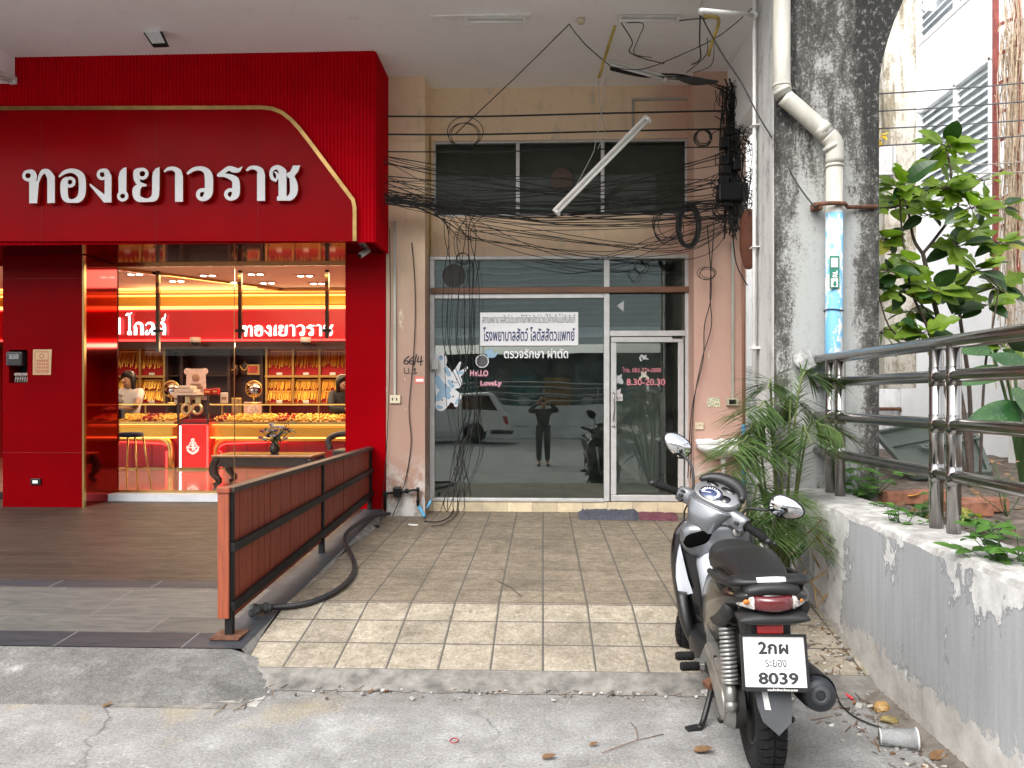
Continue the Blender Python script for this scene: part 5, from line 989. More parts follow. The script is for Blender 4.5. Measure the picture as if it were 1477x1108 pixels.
def box_thing(name, x0, y0, x1, y1, d, m, label, cat_, Y=YP, bev=.006, parts=()):
    t = thing(name, label, cat_, ((px(x0, Y) + px(x1, Y)) / 2, Y, pz(y1, Y))); mb = MB(); mb.box((px(x0, Y), Y - d, pz(y1, Y)), (px(x1, Y), Y - .001, pz(y0, Y)), bev); obj('body', mb, m, t)
    for nm, a, b, c, e, mm in parts: mb = MB(); mb.box((px(a, Y), Y - d - .003, pz(e, Y)), (px(c, Y), Y - d + .001, pz(b, Y))); obj(nm, mb, mm, t)
    return t
box_thing('wall_socket', 562, 570, 578, 582, .03, IVORY, 'yellowed double socket low on the left pillar', 'socket', parts=[('slot', 566, 574, 567.5, 578, BLACKP), ('slot', 572, 574, 573.5, 578, BLACKP)])
box_thing('switch_box', 1047, 574.5, 1064, 585, .06, mat('beige_box', (.42, .38, .29), .5), 'beige switch box under the white trunking on the salmon pillar', 'switch', parts=[('cover', 1050, 576.5, 1060, 583, BLACKP)])
box_thing('cable_plate', 1002, 609, 1014.5, 619, .025, IVORY, 'cream blank plate above the wash basin', 'plate', parts=[('screw', 1004, 613.5, 1005, 614.5, WOODB), ('screw', 1008, 612, 1009.5, 613.5, WOODB), ('screw', 1012, 613, 1013, 614, WOODB)])
box_thing('bell_box', 623, 519, 633, 533, .05, mat('grey_bell', (.50, .49, .46), .4), 'grey door bell box beside the dog stickers', 'bell', Y=YF - .05)
def trunk(name, x0, y0, x1, y1, w, m, label, Y=YP, d=.03):
    mb = MB(); mb.bar((px(x0, Y), Y - d / 2 - .001, pz(y0, Y)), (px(x1, Y), Y - d / 2 - .001, pz(y1, Y)), d, w * Y / F, up=(0, 0, 1) if x0 != x1 else (1, 0, 0)); return obj(name, mb, m, label=label, cat='trunking')
trunk('cable_trunking', 570, 318, 570, 570, 3.2, PVC, 'white cable trunking running down to the socket on the left pillar')
trunk('cable_trunking', 1056, 352, 1056, 574.5, 3.4, PVC, 'white cable trunking running down to the switch box')
trunk('cable_trunking', 911, 148, 1030, 147, 3, PVC, 'horizontal white trunking high on the tan wall', Y=YF)
trunk('cable_trunking', 913, 149, 913, 196, 3, PVC, 'short upright trunking above the upper window', Y=YF)
for k, lab in ((0, 'left yellow conduit beside the left pillar'), (1, 'right yellow conduit beside the left pillar')):
    mb = MB(); x = 617.5 + k * 4; mb.tube([(px(x, YF), YF - .05, pz(160 if k == 0 else 195, YF)), (px(x, YF), YF - .05, pz(368, YF))], .012, 6); obj('conduit', mb, CABLEY, label=lab, cat='conduit')
mb = MB(); mb.tube([(px(1071.5, YP), YP - .025, pz(300, YP)), (px(1071.5, YP), YP - .025, pz(612, YP))], .018, 8); pp = obj('water_pipe', mb, mat('brown_pipe', (.32, .16, .11), .6, var=.2), label='slim brown pipe at the right edge of the salmon pillar turning blue lower down', cat='pipe'); mb = MB(); mb.tube([(px(1071.5, YP), YP - .025, pz(612, YP)), (px(1072, YP), YP - .025, pz(700, YP))], .022, 8); obj('blue_length', mb, BLUEP, pp)
# wash basin
BS = thing('wash_basin', 'small white wall wash basin with a scrap of white plaster behind it', 'basin', (px(1036, YP), YP - .2, pz(665, YP)))
bx0, bx1, bz = px(1003, YP), px(1072, YP), pz(640, YP); secs = []
for dz, ins, dep in ((.0, 0, .40), (-.045, .0, .40), (-.07, .03, .38), (-.12, .12, .30), (-.17, .19, .2)):
    a, b = bx0 + ins, bx1 - ins; q = []
    for t in range(16):
        u = t / 15; q.append(Vector((a + (b - a) * u, YP - dep * (1 - abs(2 * u - 1) ** 4 * .55), bz + dz)))
    q += [Vector((b, YP - .002, bz + dz)), Vector((a, YP - .002, bz + dz))]; secs.append(q)
mb = MB(); mb.loft(secs, True, True); inner = []
for dz, ins, dep in ((.004, .03, .37), (-.06, .08, .32)):
    pass
mb.box((bx0, YP - .07, bz), (bx1, YP - .002, bz + .035), .01); obj('bowl', mb, CERAM, BS)
mb = MB(); mb.tube([(px(1038, YP), YP - .2, bz - .16), (px(1038, YP), YP - .2, bz - .24)], .035, 12); mb.tube(catmull([(px(1038, YP), YP - .2, bz - .24), (px(1038, YP), YP - .19, bz - .36), (px(1038, YP), YP - .02, bz - .42)], 4), .022, 10); obj('waste_pipe', mb, PVC, BS)
mb = MB(); mb.lathe([(.008, 0), (.012, .004)], (px(1037, YP), YP - .401, bz - .02), Matrix.Rotation(R(90), 3, 'X'), 10); obj('overflow', mb, BLACKP, BS)
rr = random.Random(3); mb = MB(); n = 13; mb.add([(bx0 + (bx1 - bx0) * i / n, YP - .012, bz + .03) for i in range(n + 1)] + [(bx0 + (bx1 - bx0) * i / n, YP - .006, bz + .065 + rr.uniform(-.014, .014)) for i in range(n + 1)], [(i, i + 1, n + 2 + i, n + 1 + i) for i in range(n)]); obj('plaster_scrap', mb, PAPER, BS)
# door mats
def cloth(name, P, m, label, seed, h=.02, tex=.012):
    rm = random.Random(seed); nx, ny = 36, 10; mb = MB(); vs = []
    for j in range(ny + 1):
        for i in range(nx + 1):
            u, v = i / nx, j / ny; p = Vector(P[0]) * (1-u)*(1-v) + Vector(P[1]) * u*(1-v) + Vector(P[2]) * u*v + Vector(P[3]) * (1-u)*v
            e = min(u, 1 - u, v, 1 - v); p.z += .004 + min(1, e * 12) * (h * .4 + rm.uniform(0, tex)); p.x += rm.uniform(-.012, .012) * (e < .02); p.y += rm.uniform(-.015, .015) * (e < .02); vs.append(p)
    mb.add(vs, [(j*(nx+1)+i, j*(nx+1)+i+1, (j+1)*(nx+1)+i+1, (j+1)*(nx+1)+i) for j in range(ny) for i in range(nx)], True); return obj(name, mb, m, label=label, cat='doormat')
def gz(x, y):
    p = atz(x, y, .332)
    for _ in range(6): p = atz(x, y, zt(max(YE, min(p.y, YF))))
    return p
cloth('doormat', [gz(836, 750), gz(921, 751), gz(922, 737.5), gz(833, 737.5)], mat('grey_blue_rag', (.07, .075, .10), .95, var=.5, vs=22, stretch=(1, 5, 1), bump=.6), 'crumpled grey blue rag doormat before the clinic step', 4, .05, .03)
cloth('doormat', [gz(923, 751), gz(978, 752), gz(976, 740), gz(920, 739)], mat('purple_mat', (.105, .018, .055), .95, var=.3, vs=14, col2=(.16, .05, .06)), 'flat dark purple doormat beside the grey blue rag', 6, .02)
# ================================================================ LAMPS
TUBEW = mat('fluorescent_tube', (.78, .77, .74), .3); FIX = mat('lamp_batten_white', (.66, .645, .61), .45, var=.08, vs=6)
def fluor(p, q, label, w=.065, roll=0, tube=True, group=None):
    p, q = Vector(p), Vector(q); d = (q - p).normalized(); c = (p + q) / 2; up = Vector((0, -.5, -.86)) if abs(d.z) < .9 else Vector((0, -1, 0)); up = (up - d * up.dot(d)).normalized()
    t = thing('fluorescent_lamp', label, 'lamp', tuple(c), group); mb = MB(); mb.bar(p, q, w, .038, up=up, bev=.006); obj('batten', mb, FIX, t)
    for e, s_ in ((p, 1), (q, -1)):
        mb = MB(); mb.bar(e + d * s_ * .0 + up * .02, e + d * s_ * .035 + up * .02, w * .8, .075, up=up, bev=.005); obj('lamp_holder', mb, WHITEP, t)
    if tube: mb = MB(); mb.tube([p + d * .036 + up * .042, q - d * .036 + up * .042], .0145, 10); obj('tube', mb, TUBEW, t)
    return t
def atc(x, y, dz=.03): return atz(x, y, ZC - dz)
fluor(atc(671, 28), atc(759, 28), 'white fluorescent lamp on the ceiling left of centre')
fluor(atc(892, 26), atc(980, 26), 'white fluorescent lamp on the ceiling near the dangling wires')
mb = MB(); a, b = atc(621, 25, .012), atc(765, 25, .012); mb.box((a.x, a.y - .02, ZC - .012), (b.x, a.y + .09, ZC - .001)); obj('ceiling_plate', mb, mat('pale_plate', (.86, .85, .83), .7, var=.1), label='long pale mounting plate behind the left ceiling lamp', cat='plate')
YLt = 8.7; LT = fluor(at(800, 307, YLt), at(934, 170, YLt), 'long fluorescent lamp hanging askew in front of the upper windows', .085)
fluor(at(872, 88, 8.6), at(960, 112, 8.9), 'loose fluorescent lamp dangling from the ceiling wires')
fluor(at(-40, 92, 8.2), at(20, 115, 8.75), 'fluorescent lamp at the far left under the white beam', .10)
mb = MB(); p = atc(838, 27, .0); mb.lathe([(.0, -.05), (.035, -.05), (.045, 0), (.0, 0)], p, None, 12); obj('bulb_socket', mb, IVORY, label='small cream ceiling bulb socket', cat='socket')
# floodlight
pf = at(222, 50, 8.35); FL = thing('floodlight', 'black framed LED floodlight on a short arm above the red sign', 'floodlight', tuple(pf))
def ft(x, y, Y): return at(x, y, Y)
cs = [ft(201, 39, 8.30), ft(229, 37, 8.28), ft(242, 65, 8.22), ft(219, 66, 8.24)]; nrm = (cs[1] - cs[0]).cross(cs[3] - cs[0]).normalized(); nrm = -nrm if nrm.y > 0 else nrm
def plate(cs, nrm, d, sc_):
    c = sum(cs, Vector()) / 4; P = [c + (q - c) * sc_ for q in cs]; return [q for q in P] + [q - nrm * d for q in P]
BX = [(0, 1, 2, 3), (7, 6, 5, 4), (0, 4, 5, 1), (1, 5, 6, 2), (2, 6, 7, 3), (3, 7, 4, 0)]
mb = MB(); mb.add(plate(cs, nrm, .035, 1.0), BX); obj('housing', mb, BLACKM, FL); mb = MB(); mb.add([q + nrm * .004 for q in plate(cs, nrm, .003, .80)], BX); obj('lens', mb, mat('floodlight_lens', (.66, .66, .66), .3, var=.1, vs=60), FL)
mb = MB(); c = sum(cs, Vector()) / 4; mb.bar(c - nrm * .04 + Vector((.02, 0, .03)), at(240, 35, 8.42), .05, .02); mb.tube([at(240, 40, 8.42), at(266, 73, 8.80)], .012, 8); mb.bar(at(214, 36, 8.40), at(241, 35, 8.41), .03, .03); obj('bracket', mb, BLACKM, FL)
# CCTV camera on the red column
ck = at(524, 362, YP - .12); CM = thing('security_camera', 'small white security camera on the red column beside the fence', 'camera', tuple(ck))
mb = MB(); a, b = at(519, 369, YP - .25), at(531, 361, YP - .12); mb.tube([a, a.lerp(b, .1), b], [.030, .036, .036], 14); obj('body', mb, WHITEP, CM); mb = MB(); d = (a - b).normalized(); mb.tube([a - d * .002, a + d * .006], .026, 14); obj('lens', mb, BLACKP, CM)
mb = MB(); mb.tube([b, at(531, 353, YP - .06), at(531, 347, YP - .03)], .012, 8); mb.lathe([(.045, 0), (.045, -.015), (.0, -.02)], at(531, 346, YP - .05), None, 12); obj('bracket', mb, WHITEP, CM)
# meter recess, notice, socket on the red pier
MT = thing('electric_meter', 'black electric meter in a square hole in the red pier', 'meter', (px(24, YP), YP, mz0))
mb = MB(); mb.box((mx0 + .005, YP + .18, mz0 + .005), (mx1 - .005, YP + .29, mz1 - .005)); obj('back_plate', mb, BLACKM, MT)
mb = MB(); mb.box((px(13, YP), YP - .06, pz(527, YP)), (px(36, YP), YP + .15, pz(506, YP)), .015); obj('case', mb, mat('meter_black', (.02, .02, .022), .25, coat=.4), MT)
mb = MB(); mb.box((px(18, YP), YP - .066, pz(517, YP)), (px(32, YP), YP - .059, pz(510, YP))); obj('dial', mb, mat('meter_dial', (.15, .15, .15), .4, var=.5, vs=40), MT)
mb = MB(); 
for q in np.linspace(20, 37, 6): mb.tube([(px(q, YP), YP + .05, pz(541, YP)), (px(q, YP), YP + .03, pz(551, YP))], .012, 6)
mb.box((px(19, YP), YP + .02, pz(541, YP)), (px(38, YP), YP + .1, pz(537, YP))); obj('terminal', mb, mat('terminal_grey', (.22, .17, .15), .5, var=.5, vs=30), MT)
t = thing('paper_notice', 'tan paper notice taped to the red pier', 'notice', (px(62, YP), YP - .004, pz(540, YP))); mb = MB(); a, b, c, d = (47.5, 540), (73.5, 540), (75, 502.5), (48, 502.5)
mb.add([(px(q[0], YP), YP - .004, pz(q[1], YP)) for q in (a, b, c, d)] + [(px(q[0], YP), YP - .002, pz(q[1], YP)) for q in (a, b, c, d)], BX); obj('sheet', mb, mat('tan_paper', (.48, .31, .17), .85, var=.12, vs=8), t)
pr = [('l',[(52,506,.5),(70,506,.5)]),('l',[(51,506,.4),(51,537,.4)]),('l',[(71,506,.4),(71,537,.4)]),('l',[(51,537,.4),(71,537,.4)]),('o',61,512,3,.6)] + [('l',[(54 + i * 3.6, 518 + j * 5, .7), (55.6 + i * 3.6, 520 + j * 5, .7)]) for i in range(5) for j in range(4)] + [('l',[(54 + i * 3.6, 521 + j * 5, .5), (56 + i * 3.6, 518.6 + j * 5, .5)]) for i in range(5) for j in range(4)]
k = YP / F; flat('print', [[((x - 48) * k, -(y - 540) * k) for x, y in l] for l in strokes(pr, (48, 500, 76, 542), 4, .15)], mat('red_ink', (.34, .10, .06), .8), (px(48, YP), YP - .0045, pz(540, YP)), (1, 0, 0), (0, 0, 1), depth=.001, parent=t)
box_thing('floor_socket', 45, 693, 60, 702.5, .02, BLACKP, 'black socket plate low on the red pier', 'socket', parts=[('insert', 48.5, 695.5, 56, 700, WHITEP)])
# ================================================================ FENCE
XF = px(334, 5.25); fy0, fy1 = 5.22, 9.50
zt_f = H - (706 - HY) / F * 5.22
FN = thing('fence', 'low fence of red brown boards in a black steel frame beside the tiles', 'fence', (XF, 7.3, .3))
def zlo(y): return zs(y) + .115
posts = [(fy0, 0), (7.42, 1), (fy1, 2)]
for y, i in posts:
    mb = MB(); mb.box((XF - .025, y - .025, zs(y)), (XF + .025, y + .025, zt_f - .02)); po = obj('post', mb, BLACKM, FN)
    mb = MB(); mb.box((XF - .10, y - .10, zs(y) + .001), (XF + .10, y + .10, zs(y) + .014)); 
    if i == 0: obj('base_plate', mb, RUSTY, po)
for nm, f0 in (('top_rail', lambda y: zt_f - .01), ('middle_rail', lambda y: (zt_f + zlo(y) + .09) / 2), ('bottom_rail', lambda y: zlo(y) + .09)):
    mb = MB(); mb.bar((XF + (0 if nm == 'top_rail' else .03), fy0 - .03, f0(fy0)), (XF + (0 if nm == 'top_rail' else .03), fy1 + .02, f0(fy1)), .09 if nm == 'top_rail' else .035, .035 if nm == 'top_rail' else .06, bev=.003); obj(nm, mb, BLACKM if nm != 'top_rail' else mat('dark_brown_cap', (.045, .028, .024), .5, var=.2), FN)
mb = MB(); nb = 34; bl = (fy1 - fy0 - .06) / nb
for i in range(nb):
    a = fy0 + .03 + i * bl; j = rnd.uniform(-.003, .003); z0, z1 = zlo(a), zlo(a + bl)
    v = [(XF - .03 + j, a + .004, z0), (XF + .004 + j, a + .004, z0), (XF + .004 + j, a + bl - .004, z1), (XF - .03 + j, a + bl - .004, z1)]
    mb.add(v + [(x, y, zt_f - .03) for x, y, _ in v], [(0, 3, 2, 1), (4, 5, 6, 7), (0, 1, 5, 4), (1, 2, 6, 5), (2, 3, 7, 6), (3, 0, 4, 7)])
obj('boards', mb, WOODF, FN)
mb = MB(); mb.box((XF - .065, fy0 - .05, zs(fy0) + .13), (XF + .012, fy0 - .027, zt_f - .03), .003); obj('end_board', mb, mat('orange_brown_board', (.27, .062, .026), .55, var=.25, vs=12, stretch=(5, 5, .3)), FN)
mb = MB(); mb.box((XF - .07, fy0 - .06, zt_f - .028), (XF + .02, fy0 + .02, zt_f + .008), .004); obj('end_cap', mb, MATS['orange_brown_board'], FN)
# black hose on the tiles, with its coupling
def gt_(x, y, dz):
    p = atz(x, y, .2 + dz)
    for _ in range(8): p = atz(x, y, zt(max(YE, min(p.y, YF))) + dz)
    return p
hp = [gt_(x, y, .03) for x, y in ((392, 876), (420, 874), (450, 868), (480, 855), (502, 838), (511, 822), (509, 805), (501, 790))] + [gt_(x, y, d) for x, y, d in ((497, 779, .06), (501, 768, .105), (514, 757, .125), (530, 748, .125), (546, 743, .12), (562, 741, .09))]
mb = MB(); mb.tube(catmull([tuple(p) for p in hp], 5), .021, 10); HS = obj('hose', mb, mat('hose_black', (.022, .022, .024), .5, var=.3, vs=14), label='thick black hose curving over the tiles from the fence', cat='hose')
mb = MB(); a, b = hp[0], hp[0] + (hp[0] - hp[1]).normalized() * .16; mb.tube([a, b], .03, 10); mb.tube([a.lerp(b, .5) + Vector((0, -.03, .0)), a.lerp(b, .5) + Vector((-.02, -.13, -.005))], .03, 10); mb.tube([a.lerp(b, .2), a.lerp(b, .35)], .04, 10); mb.tube([a.lerp(b, .7), a.lerp(b, .85)], .038, 10); obj('coupling', mb, mat('dusty_black', (.06, .06, .06), .8, var=.4, vs=20), HS)
# valve pipes at the pillar foot
def pp_(x, y, d=.06): return (px(x, YP), YP - d, pz(y, YP))
mb = MB(); mb.tube([pp_(557, 735), pp_(557, 712), pp_(574, 710), pp_(604, 706), pp_(604, 730)], .018, 8); mb.box((px(569, YP), YP - .11, pz(716, YP)), (px(580, YP), YP - .01, pz(702, YP)), .015)
for q in ((557, 712), (604, 706), (588, 708), (604, 722)): mb.tube([pp_(q[0] - 2, q[1]), pp_(q[0] + 2, q[1])], .03, 10)
VP_ = obj('water_valve', mb, BLACKP, label='black water pipe with a valve at the foot of the left pillar', cat='pipe')
mb = MB(); mb.tube([pp_(605, 730), pp_(612, 738, .14), pp_(616, 742, .2)], .02, 8); mb.tube([pp_(617, 733, .05), pp_(622, 722, .03)], .016, 8); obj('blue_elbow', mb, BLUEP, VP_)
mb = MB(); rr = random.Random(8); xs_ = [px(559 + 54 * i / 20, YP) for i in range(21)]; mb.add([(x, YP - .004, .3) for x in xs_] + [(x, YP - .004, .50 + rr.uniform(-.08, .13)) for x in xs_], [(i, i + 1, 22 + i, 21 + i) for i in range(20)]); obj('bare_plaster', mb, m_weather('bare_plaster_patch', (.60, .58, .55), (.3, .27, .23), .1, 1.5), HOUSE)
# ================================================================ CABLES
CB = random.Random(21); NC = [0]
def cable(pts, r, label, group=None, m=None, k=5, n=5):
    mb = MB(); mb.tube(catmull([tuple(p) for p in pts], k) if k > 1 else pts, r, n); NC[0] += 1; return obj('cable', mb, m or CABLE, label=label, cat='cable', group=group)
GA = 'cables strung across the clinic front'; LA = 'thin black cable strung across the clinic front from red fascia to the cable riser'
def P(x, y, Y): return at(x, y, Y)
# three thick taut lines at the top
for y0, y1, lab in ((168, 160, 'topmost thick black cable running straight above the upper windows'), (194, 186, 'second thick black cable running straight above the upper windows'), (219, 212, 'third thick cable crossing the top of the upper windows')):
    cable([P(558, y0, 9.0), P(700, y0, 9.1), P(880, (y0 + y1) / 2 - .5, 9.2), P(1048, y1, 9.3)], .011 if y0 < 210 else .008, lab)
for i in range(34):                                                 # the tangle: 34 thin lines
    y0 = CB.choice((CB.uniform(222, 262), CB.uniform(258, 292), CB.uniform(276, 296))); y1 = CB.choice((CB.uniform(200, 262), CB.uniform(255, 300), CB.uniform(285, 320))); d = CB.uniform(2, 26) if CB.random() < .65 else CB.uniform(20, 62)
    Y0 = CB.uniform(8.85, 9.15); Y1 = CB.uniform(9.05, 9.4); pts = []
    for t in (0, .12, .28, .45, .62, .8, .92, 1): pts.append(P(556 + t * 494 + CB.uniform(-4, 4), y0 + (y1 - y0) * t + d * 4 * t * (1 - t) + CB.uniform(-2.5, 2.5), Y0 + (Y1 - Y0) * t + CB.uniform(-.03, .03)))
    cable(pts, CB.choice((.0035, .0045, .006)), LA, GA, k=3, n=4)
for i in range(4):                                                  # the heavy lower bundle
    cable([P(556, 284 + i * 3, 8.95), P(600, 292 + i * 2.5, 9.0), P(680, 302 + i * 3, 9.1), P(800, 306 + i * 4, 9.2), P(950, 306 + i * 3 - i * i, 9.25), P(1050, 300 - i * 3, 9.3)], .0062, 'thick black cable in the sagging lower bundle across the clinic front', 'thick cables of the lower bundle', k=4, n=5)
for i in range(9):                                                  # lines fanning down from the left anchor to the drop bundle
    x1, y1 = CB.uniform(650, 700), CB.uniform(318, 352); pts = [P(557, CB.uniform(270, 297), 9.0), P(600, CB.uniform(282, 300), 9.1), P((600 + x1) / 2, CB.uniform(296, 318), 9.3), P(x1, y1, 9.6)]
    cable(pts, .0045, 'thin black cable fanning from the red fascia down to the bundle at the clinic window', 'cables fanning down to the window', k=4, n=4)
for i in range(9):                                                  # drops in front of the clinic window
    x0 = CB.uniform(640, 692); xm = 655 + (x0 - 655) * .7 + CB.uniform(-6, 8); xe = CB.uniform(640, 672); Yd = CB.uniform(9.55, 9.75)
    pts = [P(x0 + CB.uniform(-25, 40), CB.uniform(286, 304), 9.1), P(x0 + CB.uniform(-12, 14), CB.uniform(318, 345), 9.4), P(x0, 400, Yd), P(x0 - 2 + CB.uniform(-5, 5), 500, Yd), P(xm + 8 + CB.uniform(-16, 22), 585, Yd), P(xm - 2 + CB.uniform(-10, 20), 655, Yd), P(xe, 720, Yd - .1), gt_(xe - CB.uniform(-4, 8), 738, .02)]
    cable(pts, CB.choice((.004, .005, .0065)), 'thin black cable hanging down in front of the big clinic window', 'cables hanging before the clinic window', k=5, n=4)
for pts, r, lab in (([(655, 734), (645, 748), (628, 753), (612, 752)], .008, 'black cable end curling over the tiles below the window'), ([(662, 730), (656, 745), (640, 756), (622, 759)], .006, 'second black cable end lying on the tiles below the window')):
    cable([gt_(x, y, .02) for x, y in pts], r, lab)
# pillar cable, diagonal ceiling wires
cable([P(594, 350, YP - .02), P(598, 400, YP - .02), P(599, 455, YP - .02), P(596, 520, YP - .02), P(590, 590, YP - .02), P(593, 640, YP - .02), P(583, 700, YP - .03), P(566, 745, YP - .2)], .006, 'thin black cable wandering down the left pillar')
cable([P(562, 330, YP - .03), P(563, 450, YP - .03), P(560, 600, YP - .04), P(552, 720, YP - .08), P(548, 760, YP - .5)], .005, 'dark cable running down beside the red column')
ap = P(821, 35, 8.0)
cable([P(655, 195, 9.3), P(740, 115, 8.6), ap], .006, 'black wire rising from the left cables to the ceiling peak', k=2); cable([ap, P(845, 65, 8.2), P(880, 95, 8.5)], .006, 'black wire falling from the ceiling peak to the loose lamp', k=2)
cable([P(874, 112, 8.6), P(870, 150, 8.6), P(858, 210, 8.65), P(855, 222, 8.65), P(830, 270, 8.7)], .004, 'pale twisted wire holding the crooked lamp on the left', m=CABLEG); cable([P(863, 112, 8.6), P(866, 160, 8.6), P(872, 190, 8.65), P(862, 215, 8.65)], .004, 'pale wire loop hanging beside the crooked lamp', m=CABLEG)
mb = MB(); mb.tube(catmull([tuple(P(887, 38, 7.9)), tuple(P(878, 66, 8.1)), tuple(P(872, 85, 8.3)), tuple(P(864, 112, 8.5))], 4), .017, 7); obj('conduit', mb, CABLEY, label='yellow flexible conduit hanging from the ceiling by the loose lamp', cat='conduit')
mb = MB(); mb.tube(catmull([tuple(P(1016, 24, 7.2)), tuple(P(1034, 25, 7.3)), tuple(P(1036, 36, 7.4)), tuple(P(1028, 58, 7.5)), tuple(P(1022, 80, 7.7))], 4), .017, 7); obj('conduit', mb, CABLEY, label='yellow flexible conduit looping at the white corner frame', cat='conduit')
for pts, r, lab in (([(980, 30), (1010, 27), (1028, 30)], .006, 'black wire from the right ceiling lamp to the corner frame'), ([(896, 33), (912, 60), (908, 75), (930, 85), (958, 92)], .006, 'black wire looping below the right ceiling lamp'), ([(905, 33), (928, 35), (920, 58), (915, 78), (940, 83)], .005, 'second black wire looping below the right ceiling lamp'),
  ([(1010, 20), (1009, 60), (1010, 85), (998, 93)], .008, 'black cable hanging straight from the corner frame'), ([(1085, 12), (1040, 50), (985, 78), (925, 100), (880, 96)], .005, 'long black wire crossing from the corner frame to the loose lamp'), ([(1012, 24), (1040, 75), (1070, 120), (1093, 165), (1120, 210), (1150, 265), (1176, 300)], .007, 'black cable slanting from the corner frame down to the pipe clamp'), ([(1020, 55), (1018, 80), (990, 105)], .005, 'black wire tail under the yellow loop'), ([(1030, 62), (1026, 94), (1000, 105)], .004, 'short wire hanging beside the yellow loop')):
    n_ = len(pts); Ys = np.linspace(7.4, 8.6, n_) if pts[0][0] < 1085 and 'slanting' not in lab else np.linspace(7.2, 6.55 if 'slanting' in lab else 8.3, n_); cable([P(x, y, Y) for (x, y), Y in zip(pts, Ys)], r, lab)
# dark sleeve leading to the riser, the riser bundle
for i in range(6): cable([P(880, 96 + i, 8.6), P(930, 105 + i * 1.3, 8.8), P(985, 112 + CB.uniform(-4, 4), 8.9), P(1020, 118 + CB.uniform(-3, 3), 9.0), P(1050, 132 + CB.uniform(-8, 8), 9.1)], .006, 'black cable in the bundle leading along the ceiling to the riser', 'cables leading to the riser', k=4, n=4)
mb = MB(); mb.tube(catmull([tuple(P(975, 112, 8.85)), tuple(P(995, 116, 8.9)), tuple(P(1015, 118, 8.95)), tuple(P(1035, 118, 9.0))], 4), [.012, .02, .03, .04, .046, .05, .048, .042, .036, .03, .025, .02, .018][:13], 8); obj('cable_sleeve', mb, mat('grey_sleeve', (.05, .05, .052), .6), label='fat dark sleeve round the ceiling cables near the riser', cat='sleeve')
RB = thing('cable_riser', 'thick tangled riser of black cables beside the salmon pillar', 'cable bundle', (px(1058, 9.3), 9.3, pz(330, 9.3)))
mb = MB()
for i in range(30):
    x = 1056 + CB.uniform(-12, 12); pts = [P(x + CB.uniform(-9, 9), y, 9.25 + CB.uniform(-.1, .1)) for y in (116 + CB.uniform(-4, 20), 150, 190, 225, 262, 300, 326 + CB.uniform(-10, 25))]; mb.tube(catmull([tuple(p) for p in pts], 3), CB.uniform(.005, .011), 4)
for i in range(84):                                                 # loops and loose ends that stick out of it
    x, y = 1060 + CB.uniform(-17, 24), CB.uniform(125, 330); s_ = CB.uniform(6, 26); q = [P(x + s_ * math.cos(a) * CB.uniform(.6, 1.3), y + s_ * .8 * math.sin(a) * CB.uniform(.6, 1.3), 9.2 + CB.uniform(-.12, .12)) for a in np.linspace(CB.uniform(0, 6), CB.uniform(7, 11), 6)]; mb.tube(catmull([tuple(p) for p in q], 3), CB.uniform(.003, .006), 4)
obj('strands', mb, CABLE, RB, kind='stuff')
for y, x in ((208, 1044), (232, 1044), (246, 1046), (262, 1043), (276, 1046), (292, 1048), (240, 1062), (190, 1050)): mb = MB(); mb.box(P(x - 4, y + 4, 9.1), P(x + 4, y - 4, 9.22), .008); obj('joint_box', mb, BLACKP, RB)
mb = MB(); mb.box(P(1037, 289, 9.05), P(1075, 268, 9.22), .02); obj('junction_box', mb, BLACKP, label='flat black junction box on the cable riser', cat='junction box')
def coil(cx, cy, rx, ry, n, r, label, Y=9.15, sp=4):
    mb = MB()
    for i in range(n):
        ox_, oy_ = CB.uniform(-sp, sp), CB.uniform(-sp, sp); k1 = CB.uniform(.85, 1.08); mb.tube([P(cx + ox_ + rx * k1 * math.cos(a), cy + oy_ + ry * k1 * math.sin(a), Y + .03 * math.sin(3 * a + i) + i * .004) for a in np.linspace(0, 2 * math.pi, 25)[:-1]], r, 5, closed=True)
    return obj('cable_coil', mb, CABLE, label=label, cat='cable coil')
coil(993, 327, 15, 30, 12, .008, 'fat oval coil of black cable hanging by the upper window corner', sp=3); coil(963, 325, 20, 23, 5, .005, 'loose wide coil of thin cable left of the fat coil'); coil(1014, 199, 12, 12, 4, .006, 'small round coil of cable above the right upper window', sp=2)
coil(1052, 303, 24, 16, 4, .006, 'oval cable loop under the black junction box'); coil(925, 385, 9, 10, 2, .004, 'thin wire loop in front of the right transom pane', 9.6, 2); coil(1020, 395, 13, 9, 3, .004, 'small wire coil on the salmon pillar', 9.35, 2); coil(672, 195, 24, 20, 3, .005, 'thin wire loop near the top of the left pillar', 9.3, 6); coil(668, 374, 10, 9, 2, .005, 'pale wire loop on the left transom', 9.7, 1.5)
for i in range(12):
    x0, y0 = CB.uniform(1040, 1060), CB.uniform(300, 330); cable([P(x0, y0, 9.2), P(x0 - CB.uniform(30, 80), y0 + CB.uniform(10, 40), 9.3), P(x0 - CB.uniform(120, 220), y0 + CB.uniform(20, 70), 9.5), P(CB.uniform(655, 690), CB.uniform(312, 345), 9.5)], .004, 'thin black cable drooping from the riser in front of the transom', 'cables drooping before the transom', k=5, n=4)
for i in range(10): cable([P(1066, CB.uniform(150, 310), 9.2), P(1076, CB.uniform(150, 320), 8.9), P(1092, CB.uniform(130, 330), 8.3)], .004, 'thin black cable leading right from the riser behind the conduit', 'cables leading right from the riser', k=4, n=4)
for xs_, lab in (((1020, 1026, 1016, 1014, 998, 992), 'left black cable hanging down the salmon pillar to the basin'), ((1030, 1024, 1026, 1012, 1000, 996), 'right black cable hanging down the salmon pillar to the basin')):
    cable([P(x, y, 9.48) for x, y in zip(xs_, (325, 420, 470, 520, 590, 690))], .006, lab)
